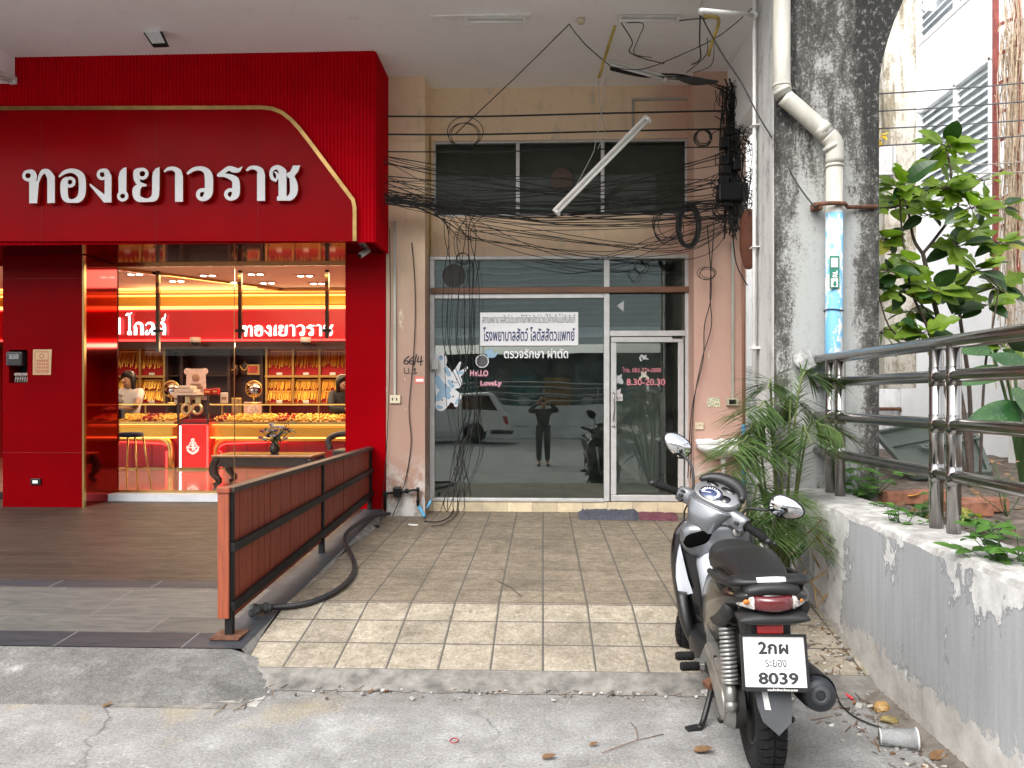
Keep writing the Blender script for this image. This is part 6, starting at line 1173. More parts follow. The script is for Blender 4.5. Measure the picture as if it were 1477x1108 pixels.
cable([P(1056, 330, 9.4), P(1062, 380, 9.45), P(1078, 412, 9.4)], .008, 'black cable bending past the top of the white trunking')
mb = MB(); mb.tube(catmull([tuple(P(1080, y, 8.9)) for y in (302, 318, 345, 372, 388)], 4), [.03, .05, .07, .08, .09, .1, .1, .1, .1, .1, .1, .09, .08, .07, .06, .05, .03], 10); obj('wrapped_bundle', mb, mat('brown_wrapping', (.16, .055, .03), .8, var=.2), label='brown wrapped bundle hanging behind the conduit', cat='bundle')
# lines leaving to the right, outdoors
for i, (y0, y1) in enumerate(((136, 118), (161, 145), (186, 172), (211, 194), (238, 231), (250, 246))):
    x0 = 1262 if i < 4 else 1400; cable([P(x0, y0, 7.15 if i < 4 else 9), P((x0 + 1490) / 2, (y0 + y1) / 2 + 1.5, 7.3 if i < 4 else 9), P(1500, y1, 7.4 if i < 4 else 9)], .007, ('topmost', 'second', 'third', 'fourth', 'fifth', 'lowest')[i] + ' grey line crossing outdoors between the column and the red ladder', m=CABLEG if i > 3 else mat('weathered_line', (.10, .10, .11), .6))
# ================================================================ THE MOTORBIKE
BS_ = 1.24; PLW = at(1117, 952, 3.385); yawb, leanb = R(-4), R(-3)
Mb = Matrix.Rotation(yawb, 3, 'Z') @ Matrix.Rotation(leanb, 3, 'Y'); loc_plate = Vector((0, -.345, .53))
rp = PLW - Mb @ (loc_plate * BS_); BK = thing('motorbike', 'black and silver step-through motorbike parked on its side stand with the handlebar turned right', 'motorbike', (rp.x, rp.y, 0))
BK.rotation_euler = Mb.to_euler(); BK.scale = (BS_,) * 3
def bp(name, mb, m, parent=None, label=None): return obj(name, mb, m, parent or BK, label=label, local=True)
SILV = mat('silver_metallic_paint', (.15, .157, .168), .26, .5, var=.05, vs=8, coat=.6); BLKG = mat('gloss_black_paint', (.006, .0055, .006), .16, coat=.8); BLKM = mat('matt_black_trim', (.009, .009, .0095), .45, var=.2, vs=30, bump=.08, bs=120)
WHP = mat('white_metallic_paint', (.50, .53, .58), .3, .15, coat=.5); SEATM = mat('black_seat_vinyl', (.0065, .0065, .007), .5, bump=.15, bs=160); CAST = mat('cast_aluminium', (.26, .255, .24), .4, .7, var=.12, vs=12, bump=.12, bs=60); GREYP = mat('dusty_grey_plastic', (.045, .048, .054), .6, var=.25, vs=10)
DUSTY = mat('dusty_black_plastic', (.014, .014, .0145), .6, var=.5, vs=9)
def xf(mb, M): mb.v = [tuple(M @ Vector(v)) for v in mb.v]; return mb
AX = Vector((0, -math.sin(R(27)), math.cos(R(27)))); HEAD = Vector((.0, .98, .875))
MF = Matrix.Translation(HEAD) @ Matrix.Rotation(R(6), 4, 'Y') @ Matrix.Rotation(R(-40), 4, AX)
def rngx(x, cy_, cz, hy, hz, e=2.4, n=18):     # ring in YZ plane at x
    return [Vector((x, cy_ + hy * math.copysign(abs(math.cos(a)) ** (2 / e), math.cos(a)), cz + hz * math.copysign(abs(math.sin(a)) ** (2 / e), math.sin(a)))) for a in np.linspace(0, 2 * math.pi, n + 1)[:-1]]
def rngz(z, cx, cy_, hx, hy, e=2.6, n=24): return [Vector((cx + hx * math.copysign(abs(math.cos(a)) ** (2 / e), math.cos(a)), cy_ + hy * math.copysign(abs(math.sin(a)) ** (2 / e), math.sin(a)), z)) for a in np.linspace(0, 2 * math.pi, n + 1)[:-1]]
def smooth_loft(mb, secs, k=4):
    """interpolate the rings with a spline before skinning them"""
    A = [np.array([tuple(p) for p in q]).ravel() for q in secs]; B = catmull(A, k); return mb.loft([[Vector(r_[i:i + 3]) for i in range(0, len(r_), 3)] for r_ in B])
# --- wheels
def wheel(c, M, name, label):
    t = MB(); rX = Matrix.Rotation(R(90), 3, 'Y'); prof = [(.175, -.040), (.205, -.052), (.24, -.055), (.262, -.046), (.276, -.028), (.281, 0), (.276, .028), (.262, .046), (.24, .055), (.205, .052), (.175, .040)]
    t.lathe(prof, (0, 0, 0), rX, 48)
    for k in range(44):                                              # tread lugs, alternately left and right of the centre groove
        a0, a1 = 2 * math.pi * (k + .12) / 44, 2 * math.pi * (k + .86) / 44
        for s_ in (-1, 1):
            ring = []
            for (r_, x) in ((.2835, .003), (.2805, .024), (.268, .044), (.252, .053)):
                sk = .10 * (x / .05); ring.append([Vector((s_ * x, (r_ + d_) * math.cos(a + sk), (r_ + d_) * math.sin(a + sk))) for a in (a0, a1) for d_ in (0, .0035)])
            vs = [p for q in ring for p in q]; f = []
            for i in range(3): b = i * 4; f += [(b + 1, b + 3, b + 7, b + 5), (b, b + 1, b + 5, b + 4), (b + 2, b + 6, b + 7, b + 3)]
            t.add(vs, f + [(0, 2, 3, 1), (12, 13, 15, 14)])
    W = bp(name, xf(t, M), RUBBER, label=label)
    r_ = MB(); r_.lathe([(.178, -.042), (.165, -.030), (.160, 0), (.165, .030), (.178, .042), (.170, .044), (.150, .02), (.150, -.02), (.170, -.044), (.178, -.042)], (0, 0, 0), rX, 40)
    for k in range(5):
        for d_ in (-.16, .16):
            a = 2 * math.pi * k / 5 + d_; p = Vector((0, math.cos(a) * .152, math.sin(a) * .152)); q = Vector((0, math.cos(a - d_ * .6) * .045, math.sin(a - d_ * .6) * .045)); r_.bar(q, p, .030, .018, up=(1, 0, 0), bev=.004)
    r_.lathe([(.0, -.05), (.05, -.05), (.055, -.02), (.055, .02), (.05, .05), (.0, .05)], (0, 0, 0), rX, 20); bp('rim', xf(r_, M), mat('dark_alloy', (.022, .023, .025), .45, .4, var=.2, vs=12), W)
wheel(None, Matrix.Translation((0, 0, .282)), 'rear_wheel', 'rear wheel'); RF = Matrix.Translation(HEAD) @ Matrix.Rotation(R(-40), 4, AX) @ Matrix.Translation(-HEAD)
wheel(None, RF @ Matrix.Translation((0, 1.27, .282)), 'front_wheel', 'front wheel')
mb = MB(); 
for s_ in (-1, 1): mb.tube([(s_ * .085, 1.27, .282), (s_ * .085, 1.10, .64)], .02, 10)
mb.bar((-.10, 1.09, .65), (.10, 1.09, .65), .05, .04); mb.tube([(0, 1.09, .65), tuple(HEAD)], .022, 10); bp('fork', xf(mb, RF), CAST)
mb = MB(); secs = []
for a in np.linspace(R(20), R(150), 12): secs.append([Vector((x, 1.27 + math.cos(a) * (.315 - abs(x) * .45), .282 + math.sin(a) * (.315 - abs(x) * .45))) for x in (-.07, -.05, 0, .05, .07)] + [Vector((x, 1.27 + math.cos(a) * (.308 - abs(x) * .45), .282 + math.sin(a) * (.308 - abs(x) * .45))) for x in (.065, 0, -.065)])
mb.loft(secs); bp('front_fender', xf(mb, RF), BLKG)
# --- body shells
mb = MB(); smooth_loft(mb, [sell(-.375, 0, .765, .095, .022), sell(-.33, 0, .755, .130, .036), sell(-.2, 0, .722, .158, .076), sell(-.02, 0, .672, .165, .115), sell(.18, 0, .612, .160, .155), sell(.36, 0, .545, .150, .195), sell(.47, 0, .48, .142, .205), sell(.55, 0, .44, .13, .18)]); bp('side_cowl', mb, mat('glossy_dark_grey_paint', (.014, .012, .0115), .2, spec=.4, coat=.2, var=.15, vs=4))
mb = MB(); smooth_loft(mb, [sell(-.30, 0, .792, .07, .018, 2.6), sell(-.2, 0, .796, .094, .034, 2.8), sell(-.05, 0, .80, .108, .044, 3), sell(.08, 0, .80, .115, .050, 3), sell(.16, 0, .782, .122, .050, 3), sell(.26, 0, .762, .124, .056, 2.8), sell(.38, 0, .750, .112, .066, 2.6), sell(.48, 0, .738, .092, .072, 2.3), sell(.57, 0, .705, .052, .050, 2.2), sell(.61, 0, .68, .025, .022, 2.2)]); bp('seat', mb, SEATM)
# under tail, inner fender, plate holder
mb = MB(); smooth_loft(mb, [rngz(.745, 0, -.20, .120, .13), rngz(.69, 0, -.19, .118, .125), rngz(.64, 0, -.19, .095, .105), rngz(.55, 0, -.20, .08, .095), rngz(.44, 0, -.23, .07, .085)]); bp('rear_fender', mb, DUSTY)
for s_ in (-1, 1):
    mb = MB(); secs = []
    for (y, z, h_) in ((-.26, .70, .03), (-.12, .655, .055), (.05, .60, .06), (.16, .555, .04)): secs.append([Vector((s_ * (.125 + .025 * math.sin(a)), y + .01 * math.cos(a), z + h_ * math.cos(a))) for a in np.linspace(0, 2 * math.pi, 11)[:-1]])
    mb.loft(secs); bp('lower_trim', mb, DUSTY)
# tail lamp: swept bar with clear corners
def lampbar(x0, x1, dz, hz, dy, n=10):
    secs = []
    for i in range(n + 1):
        x = x0 + (x1 - x0) * i / n; sw = (abs(x) / .128) ** 2; y = -.385 + .10 * sw + dy; h_ = hz * (1 - .18 * sw); secs.append(rngx(x, y, .742 + dz + .006 * sw, .028, h_, 3.6, 14))
    return MB().loft(secs)
TL = bp('tail_lamp', lampbar(-.136, .136, 0, .036, .024, 20), BLKG)
bp('brake_lens', lampbar(-.064, .064, .002, .0255, .0, 12), mat('smoky_red_lens', (.10, .010, .012), .08, coat=1.0, coatr=.02), TL)
CLR = mat('clear_lens', (.26, .24, .21), .15, var=.6, vs=80, coat=.8, col2=(.60, .56, .52))
for a, b in ((-.116, -.065), (.065, .116)):
    o = bp('indicator', lampbar(a, b, .001, .0245, -.004, 8), CLR, TL)
mb = MB(); mb.sphere((-.090, -.378, .750), .010, (1.2, .6, .9)); mb.sphere((.096, -.374, .750), .006, (1, .6, 1)); bp('amber_bulb', mb, mat('amber_bulb', (.45, .14, .015), .2), TL)
mb = MB(); mb.loft([rngx(x, -.34, .688 - .0 * abs(x), .055, .024 * (1 - (abs(x) / .13) ** 3), 2.6, 14) for x in np.linspace(-.118, .118, 11)]); bp('tail_underside', mb, DUSTY)
# grab rail, pad, tape
mb = MB(); mb.loft([rngx(x, -.345, .788 - .01 * (abs(x) / .09) ** 2, .04 * (1 - .4 * (abs(x) / .1) ** 4), .024 * (1 - .35 * (abs(x) / .1) ** 4), 2.6, 16) for x in np.linspace(-.092, .092, 11)]); bp('grab_pad', mb, SEATM)
mb = MB(); mb.tube(catmull([(-.146, .10, .752), (-.154, -.06, .772), (-.150, -.22, .79), (-.125, -.31, .803), (-.06, -.345, .808), (.06, -.345, .808), (.125, -.31, .803), (.150, -.22, .79), (.154, -.06, .772), (.146, .10, .752)], 5), .0125, 8); mb.loft([rngx(x, -.30, .812, .05 * (1 - .5 * (abs(x) / .13) ** 3), .010, 3, 12) for x in np.linspace(-.125, .125, 9)]); bp('grab_rail', mb, BLKM)
mb = MB(); mb.tube([(-.045, -.345, .812), (-.01, -.348, .814), (.02, -.348, .814), (.05, -.344, .812)], .0138, 8); bp('tape', mb, PAPER)
# red reflector, plate with frame and lettering, mud flap
mb = MB(); mb.box((-.048, -.322, .620), (.042, -.308, .652), .004); bp('reflector', mb, mat('red_reflector', (.55, .012, .015), .12, var=.25, vs=130, coat=.8))
mb = MB(); mb.box((-.07, -.310, .59), (.07, -.25, .67), .008); bp('reflector_bracket', mb, DUSTY)
Tp = Matrix.Translation(loc_plate) @ Matrix.Rotation(R(-12), 4, 'X') @ Matrix.Rotation(R(1.5), 4, 'Y')
mb = MB(); mb.box((-.105, 0, -.086), (.105, .004, .086), .0015); PL_ = bp('license_plate', xf(mb, Tp), mat('plate_white', (.66, .66, .645), .45, var=.12, vs=16))
mb = MB(); mb.box((-.113, -.004, -.094), (-.104, .010, .094)); mb.box((.104, -.004, -.094), (.113, .010, .094)); mb.box((-.1035, -.004, .085), (.1035, .010, .094)); mb.box((-.1035, -.004, -.0975), (.1035, .010, -.083)); bp('plate_frame', xf(mb, Tp), BLKM, PL_)
INK = mat('plate_ink', (.025, .025, .027), .5); 
def ptext(txt, x0, x1, z0, z1, bold, m=INK, d=-.0012):
    lp = text_loops(txt, 64, bold); a = np.array([p for l in lp for p in l]); lo, hi = a.min(0), a.max(0); s1, s2 = (x1 - x0) / (hi[0] - lo[0]), (z1 - z0) / (hi[1] - lo[1])
    me = solid([[(x0 + (x - lo[0]) * s1, z0 + (y - lo[1]) * s2) for x, y in l] for l in lp], .0012, 'lettering'); me.transform(Tp @ Matrix.Translation((0, d + .0012, 0)) @ Matrix.Rotation(R(90), 4, 'X')); me.materials.append(m)
    o = mesh_obj('lettering', me, PL_, local=True)
ptext('2กผ', -.052, .050, .026, .068, .035); ptext('ระยอง', -.031, .040, -.017, .008, .0); ptext('8039', -.058, .077, -.074, -.034, .035)
ptext('ขนส่งจังหวัดระยอง', -.03, .07, -.0945, -.086, .01, PAPER, -.0052)
mb = MB(); mb.sphere((.068, -.0005, .052), .013, (1, .06, 1), 14); bp('seal', xf(mb, Tp), mat('plate_seal', (.62, .64, .65), .4), PL_)
Tm = Matrix.Translation((-.005, -.318, .43)) @ Matrix.Rotation(R(-17), 4, 'X')
mb = MB(); mb.prism([(-.062, .02), (-.058, -.06), (-.045, -.11), (.004, -.155), (.05, -.115), (.060, -.06), (.062, .02)], .008); bp('mud_flap', xf(mb, Tm), GREYP)
mb = MB(); mb.prism([(-.040, .0), (-.034, -.07), (-.014, -.072), (-.022, -.0)], -.0015); bp('white_smear', xf(mb, Tm), mat('smeared_white', (.55, .55, .54), .7, var=.2, vs=60), None)
# --- engine, drive case, shock, exhaust
def yzcap(p, q, r0, r1, n=12):
    (y0, z0), (y1, z1) = p, q; a = math.atan2(z1 - z0, y1 - y0); o_ = []
    for t in np.linspace(math.pi / 2, 3 * math.pi / 2, n): o_.append((y0 + r0 * math.cos(a + t), z0 + r0 * math.sin(a + t)))
    for t in np.linspace(-math.pi / 2, math.pi / 2, n): o_.append((y1 + r1 * math.cos(a + t), z1 + r1 * math.sin(a + t)))
    return o_
def casting(name, out, xs, m, par=None):
    cy_ = sum(p[0] for p in out) / len(out); cz = sum(p[1] for p in out) / len(out); mb = MB(); mb.loft([[Vector((x, cy_ + (y - cy_) * k, cz + (z - cz) * k)) for y, z in out] for x, k in xs]); return bp(name, mb, m, par)
dc = casting('drive_case', yzcap((-.0, .255), (.40, .33), .095, .062), [(-.062, 1), (-.100, 1), (-.104, 1.03), (-.108, 1.0), (-.128, .97), (-.137, .86)], CAST)
casting('case_cover', yzcap((.01, .255), (.38, .325), .07, .045), [(-.136, 1), (-.143, .97), (-.146, .85)], mat('worn_aluminium', (.34, .33, .30), .36, .75, var=.15, vs=16), dc)
casting('engine', yzcap((.32, .33), (.62, .33), .11, .09), [(-.09, 1), (-.05, 1.05), (.06, 1.05), (.10, .9)], BLKM)
mb = MB()
for (y, z) in ((-.075, .255), (.0, .178), (.13, .205), (.26, .24), (.38, .275), (.2, .365)): mb = MB(); mb.lathe([(.011, 0), (.011, .012), (.006, .014)], (-.124, y, z), Matrix.Rotation(R(-90), 3, 'Y'), 6, False); bp('bolt', mb, STEEL, dc)
pass
a, b = Vector((-.118, -.105, .285)), Vector((-.108, -.03, .575)); d = (b - a).normalized(); u = d.orthogonal().normalized(); v = d.cross(u)
mb = MB(); mb.tube([a, a.lerp(b, .28)], .022, 12); mb.tube([a.lerp(b, .2), b], .014, 12); mb.sphere(a, .026); mb.tube([b, b + d * .02], .032, 12); mb.tube([a.lerp(b, .26), a.lerp(b, .29)], .034, 12); sh = bp('shock_absorber', mb, CAST)
mb = MB(); N = 13; mb.tube([a.lerp(b, .28) + (b - a) * (.68 * t / (N * 14)) + (u * math.cos(2 * math.pi * t / 14) + v * math.sin(2 * math.pi * t / 14)) * .0265 for t in range(N * 14 + 1)], .0068, 6); bp('spring', mb, mat('silver_spring', (.36, .355, .345), .35, .6), sh)
mb = MB(); p, q = Vector((.165, .30, .315)), Vector((.165, -.27, .385)); d = (q - p).normalized(); mb.tube([p - d * .10 + Vector((-.05, 0, -.03)), p - d * .03, p, p.lerp(q, .1), p.lerp(q, .9), q, q + d * .012], [.03, .032, .055, .064, .064, .058, .048], 22); EX = bp('exhaust', mb, mat('grey_black_exhaust', (.028, .031, .037), .5, .3, var=.3, vs=9))
mb = MB(); mb.lathe([(.036, 0), (.036, .010), (.022, .014), (.017, .014), (.017, -.05), (.0, -.05)], q + d * .004, d.to_track_quat('Z', 'Y').to_matrix(), 20); bp('tail_pipe', mb, GREYP, EX)
mb = MB(); mb.lathe([(.0665, -.16), (.0695, -.15), (.0695, .17), (.0665, .19)], p.lerp(q, .62), d.to_track_quat('Z', 'Y').to_matrix(), 20, True, R(-60), R(130)); bp('heat_shield', mb, BLKM, EX)
# --- foot pegs, stand, brackets
mb = MB(); mb.bar((-.12, .40, .345), (-.15, .46, .245), .03, .05, bev=.004); mb.bar((-.12, .40, .345), (-.125, .31, .49), .035, .02, bev=.003); mb.box((-.19, .39, .245), (-.15, .47, .275), .004); bp('peg_bracket', mb, CAST)
for (x0, x1, y, z) in ((-.27, -.185, .50, .275), (-.26, -.175, .40, .262)):
    mb = MB(); mb.tube([(x0, y, z), (x0 + .006, y, z), (x1, y, z)], [.014, .019, .019], 12)
    for x in np.arange(x0 + .012, x1 - .01, .011): mb.tube([(x, y, z), (x + .005, y, z)], .0215, 12)
    bp('foot_peg', mb, RUBBER)
for (x0, x1, y, z) in ((.175, .265, .44, .268),):
    mb = MB(); mb.tube([(x0, y, z), (x1, y, z)], .019, 12); mb.bar((.12, .40, .345), (.18, .44, .26), .03, .04); bp('foot_peg', mb, RUBBER)
mb = MB(); mb.tube(catmull([(-.09, .47, .215), (-.13, .42, .13), (-.175, .36, .035), (-.20, .32, .016)], 4), .0135, 8); mb.bar((-.195, .335, .016), (-.255, .315, .013), .04, .022, bev=.005); bp('side_stand', mb, BLKM)
mb = MB(); mb.tube([(-.08, .30, .21), (-.11, .12, .165), (-.14, .06, .16)], .013, 8); mb.tube([(.08, .30, .21), (.11, .12, .165), (.14, .06, .16)], .013, 8); mb.tube([(-.08, .30, .21), (.08, .30, .21)], .016, 8); bp('centre_stand', mb, BLKM)
mb = MB(); mb.bar((-.10, .36, .215), (-.16, .33, .20), .05, .035, bev=.006); bp('rusty_lug', mb, RUSTY)
# --- floor, leg shield, inner panel, tunnel
mb = MB(); smooth_loft(mb, [rngz(.145, 0, .78, .10, .24), rngz(.18, 0, .76, .165, .29), rngz(.25, 0, .74, .175, .30), rngz(.285, 0, .74, .165, .29)]); bp('footboard', mb, BLKM)
mb = MB(); smooth_loft(mb, [rngz(.16, 0, 1.03, .10, .05), rngz(.26, 0, 1.045, .170, .075), rngz(.38, 0, 1.055, .205, .075), rngz(.52, 0, 1.06, .222, .075), rngz(.66, 0, 1.05, .220, .07), rngz(.76, 0, 1.035, .195, .055), rngz(.815, 0, 1.02, .15, .03)]); LS_ = bp('leg_shield', mb, BLKG)
mb = MB(); smooth_loft(mb, [rngz(.625, 0, .985, .10, .06), rngz(.65, 0, .985, .145, .075), rngz(.69, 0, .98, .170, .085), rngz(.74, 0, .975, .178, .085), rngz(.79, 0, .972, .165, .075), rngz(.815, 0, .975, .13, .05)]); IP = bp('inner_panel', mb, SILV)
mb = MB(); smooth_loft(mb, [sell(.98, 0, .60, .10, .10, 2.2), sell(.90, 0, .545, .098, .125, 2.2), sell(.80, 0, .475, .098, .150, 2.3), sell(.70, 0, .435, .105, .175, 2.4), sell(.60, 0, .43, .118, .2, 2.5), sell(.52, 0, .44, .125, .2, 2.5)]); bp('centre_tunnel', mb, WHP)
mb = MB(); mb.loft([rngx(x, .898 + (abs(x + .09) / .2) ** 2 * .06, .735 + .016 * (x + .10) / .06, .014, .034 * (1 - (abs(x + .095) / .072) ** 6) + .001, 3.6, 14) for x in np.linspace(-.166, -.024, 11)]); bp('glove_pocket', mb, mat('pocket_shade', (.003, .003, .003), .9, spec=0), IP)  # solid black shape stands for the shade inside an open pocket
mb = MB(); mb.lathe([(.022, 0), (.022, .012), (.012, .014), (.0, .012)], (.10, .893, .765), Matrix.Rotation(R(80), 3, 'X'), 18); ky = bp('ignition_lock', mb, CAST, IP); mb = MB(); mb.box((.098, .874, .755), (.102, .882, .775)); bp('key_slot', mb, BLKM, IP)
for s_ in (-1, 1):
    # white flank panel and dark lower guard on the rider's side of the shield
    out = [(.178, .70), (.190, .655), (.202, .59), (.206, .52), (.198, .445), (.176, .432), (.130, .455), (.150, .53), (.166, .62)]
    mb = MB(); vs = [(s_ * x, .990 - (.222 - x) * .55 + (0 if x > .17 else -.02), z) for x, z in out]; vs2 = [(x, y + .02, z) for x, y, z in vs]; n = len(vs); f = [tuple(range(n)), tuple(range(2 * n - 1, n - 1, -1))] + [(i, i + n, (i + 1) % n + n, (i + 1) % n) for i in range(n)]; mb.add(vs + vs2, f); bp('flank_panel', mb, WHP, LS_)
    mb = MB(); smooth_loft(mb, [rngz(.17, s_ * .12, .93, .03, .06), rngz(.28, s_ * .165, .93, .03, .08), rngz(.38, s_ * .18, .945, .03, .07), rngz(.455, s_ * .185, .965, .028, .05)]); bp('lower_guard', mb, BLKM, LS_)
mb = MB(); mb.lathe([(.009, 0), (.009, .006), (.0, .007)], (-.142, .958, .70), Matrix.Rotation(R(90), 3, 'X'), 10); bp('clip', mb, CAST, LS_)
# --- handlebar group (turned)
mb = MB(); secs = [rngx(x, y, z, hy, hz, 2.5, 20) for x, y, z, hy, hz in ((-.205, -.012, .0, .026, .036), (-.185, -.012, .0, .033, .043), (-.13, -.004, .004, .040, .046), (-.09, .008, .0, .070, .066), (-.04, .018, -.008, .095, .084), (.04, .018, -.008, .095, .084), (.09, .008, .0, .070, .066), (.13, -.004, .004, .040, .046), (.185, -.012, .0, .033, .043), (.205, -.012, .0, .026, .036))]
smooth_loft(mb, secs, 3); HB = bp('handlebar_cover', xf(mb, MF), SILV)
mb = MB(); smooth_loft(mb, [rngz(.02, 0, -.02, .130, .072, 3.4), rngz(-.04, 0, -.038, .100, .068, 3.4), rngz(-.10, 0, -.038, .078, .06, 3.4), rngz(-.165, 0, -.02, .066, .05, 3.4)]); bp('steering_cowl', xf(mb, MF), SILV, HB)
DT = MF @ Matrix.Translation((.005, -.034, .068)) @ Matrix.Scale(1.16, 4) @ Matrix.Rotation(R(38), 4, 'X')
def ell(cx, cy_, a, b, z0, z1, n=28, e=2.6): return MB().loft([[Vector((cx + a * k * math.copysign(abs(math.cos(t)) ** (2 / e), math.cos(t)), cy_ + b * k * math.copysign(abs(math.sin(t)) ** (2 / e), math.sin(t)), z)) for t in np.linspace(0, 2 * math.pi, n + 1)[:-1]] for z, k in ((z0, 1), (z1 - .002, 1), (z1, .97))])
DB = bp('dashboard', xf(ell(0, .02, .108, .072, -.04, .012), DT), mat('dash_silver', (.25, .25, .26), .22, .5, coat=.8))
bp('gauge_rim', xf(ell(-.020, -.004, .056, .042, .0115, .0155, 28, 2.0), DT), BLKG, DB); bp('gauge_face', xf(ell(-.020, -.004, .050, .037, .015, .0165, 28, 2.0), DT), mat('blue_gauge', (.022, .040, .11), .15, coat=1.0), DB)
mb = MB()
for t in np.linspace(R(-30), R(210), 15): mb.bar((-.020 + .030 * math.cos(t), -.004 + .021 * math.sin(t), .0172), (-.020 + .044 * math.cos(t), -.004 + .032 * math.sin(t), .0172), .004, .001)
mb.bar((-.020, -.004, .0178), (-.045, -.014, .0178), .003, .001); bp('gauge_marks', xf(mb, DT), WHL, DB)
for c_, s2 in (((.050, .0), (.024, .020)), ((-.05, .052), (.030, .012)), ((.03, .054), (.034, .012))): bp('dash_window', xf(ell(c_[0], c_[1], s2[0], s2[1], .0115, .0145, 20, 3), DT), BLKG, DB)
mb = MB(); mb.tube([(.112 * math.cos(t), .02 + .082 * math.sin(t), .016) for t in np.linspace(R(5), R(165), 17)], [.013 + .017 * math.sin(math.pi * i / 16) for i in range(17)], 10); bp('visor', xf(mb, DT), BLKM, HB)
for s_ in (-1, 1):
    mb = MB(); pth = [(s_ * .20, -.012, 0), (s_ * .27, -.030, -.004), (s_ * .335, -.052, -.010)]; mb.tube(pth, .0185, 14)
    for t in np.linspace(.1, .9, 9): p = Vector(pth[0]).lerp(Vector(pth[2]), t); q = Vector(pth[0]).lerp(Vector(pth[2]), t + .03); mb.tube([p, q], .0205, 14)
    mb.tube([pth[0], Vector(pth[0]) + Vector((s_ * .008, 0, 0))], .03, 14); gr = bp('grip', xf(mb, MF), RUBBER)
    mb = MB(); mb.tube([pth[2], Vector(pth[2]) + Vector((s_ * .03, -.008, -.003))], .0165, 12); bp('bar_end', xf(mb, MF), BLKM, gr)
    mb = MB(); mb.tube(catmull([(s_ * .16, .045, -.01), (s_ * .22, .055, -.012), (s_ * .30, .035, -.018), (s_ * .365, .01, -.022)], 4), [.009] * 12 + [.011], 8); bp('brake_lever', xf(mb, MF), BLKM, HB)
    mb = MB(); st = [(s_ * .150, .015, .035), (s_ * .165, .02, .08), (s_ * (.215 if s_ < 0 else .245), .025, .155 if s_ < 0 else .105)] + ([(.29, .02, .14)] if s_ > 0 else [(-.29, .02, .19)]); mb.tube(catmull(st, 4), .0075, 8); MR = bp('mirror', xf(mb, MF), BLKM)
    ctr = Vector((-.335, .02, .225)) if s_ < 0 else Vector((.345, .015, .165)); MM = MF @ Matrix.Translation(ctr) @ Matrix.Rotation(R(38 if s_ < 0 else 20), 4, 'Z') @ Matrix.Rotation(R(-12 if s_ < 0 else 8), 4, 'X') @ Matrix.Rotation(R(22 if s_ < 0 else -4), 4, 'Y')
    bp('mirror_shell', xf(MB().loft([[Vector((.086 * k * math.copysign(abs(math.cos(t)) ** .85, math.cos(t)), y, .056 * k * (1 - .22 * math.cos(t) * s_) * math.sin(t))) for t in np.linspace(0, 2 * math.pi, 29)[:-1]] for y, k in ((-.004, 1), (.010, 1.0), (.026, .78), (.034, .4))]), MM), BLKM, MR)
    bp('mirror_glass', xf(MB().loft([[Vector((.079 * math.copysign(abs(math.cos(t)) ** .85, math.cos(t)), y, .050 * (1 - .22 * math.cos(t) * s_) * math.sin(t))) for t in np.linspace(0, 2 * math.pi, 29)[:-1]] for y in (-.0065, -.0035)]), MM), mat('bike_mirror_glass', (.82, .82, .82), .03, 1.0), MR)
for i, (x, z) in enumerate(((-.170, .022), (-.172, -.002), (-.180, -.024), (-.165, -.026))):
    mb = MB(); mb.box((x - .011, -.056, z - .008), (x + .011, -.040, z + .008), .003); bp('switch', xf(mb, MF), BLKM, HB)
mb = MB(); mb.box((.155, -.055, -.012), (.178, -.040, .006), .003); bp('switch', xf(mb, MF), BLKM, HB)
mb = MB(); mb.tube(catmull([(-.15, .03, -.03), (-.17, .06, -.10), (-.12, .05, -.20)], 5), .005, 6); mb.tube(catmull([(.14, .03, -.03), (.13, .07, -.12), (.08, .05, -.22)], 5), .005, 6); bp('brake_hose', xf(mb, MF), CABLE, HB)
# ================================================================ PLANTS
LF1 = m_leaf('fig_leaf', (.10, .19, .015), (.30, .43, .06), 7, .55); LF2 = m_leaf('dark_leaf', (.014, .045, .012), (.035, .09, .022), 9, .25); LF3 = m_leaf('weed_leaf', (.05, .13, .02), (.12, .26, .05), 9, .4); LFP = m_leaf('palm_leaf', (.04, .085, .022), (.115, .175, .055), 5, .3)
LFY = m_leaf('yellow_leaf', (.30, .26, .04), (.40, .42, .09), 8, .4); BARK = mat('brown_bark', (.075, .055, .045), .85, var=.35, vs=20, bump=.5)
DRYF = mat('dry_leaf', (.16, .085, .035), .8, var=.5, vs=12)
def leaf_mb(mb, p, d, up, L, W, lobes=0, fold=.18, droop=.25, seg=7):
    """one leaf blade: midrib along d, folded along the rib, lobed edge when lobes > 0"""
    d = Vector(d).normalized(); s_ = d.cross(Vector(up)); s_ = s_.normalized() if s_.length > 1e-4 else d.orthogonal().normalized(); n = s_.cross(d); vs = []
    for i in range(seg + 1):
        t = i / seg; w_ = W * .5 * (math.sin(math.pi * min(1, t * .94 + .06) ** .8) ** .75 if 0 < i < seg else .02)
        if lobes and 0 < i < seg: w_ *= .50 + .72 * abs(math.sin(math.pi * (2.6 * t + .18))) ** .7
        c = Vector(p) + d * (L * t) - n * (L * droop * t * t) ; vs += [c + s_ * w_ + n * w_ * fold, c, c - s_ * w_ + n * w_ * fold]
    fs = []
    for i in range(seg): a = i * 3; fs += [(a, a + 1, a + 4, a + 3), (a + 1, a + 2, a + 5, a + 4)]
    mb.add(vs, fs, False)
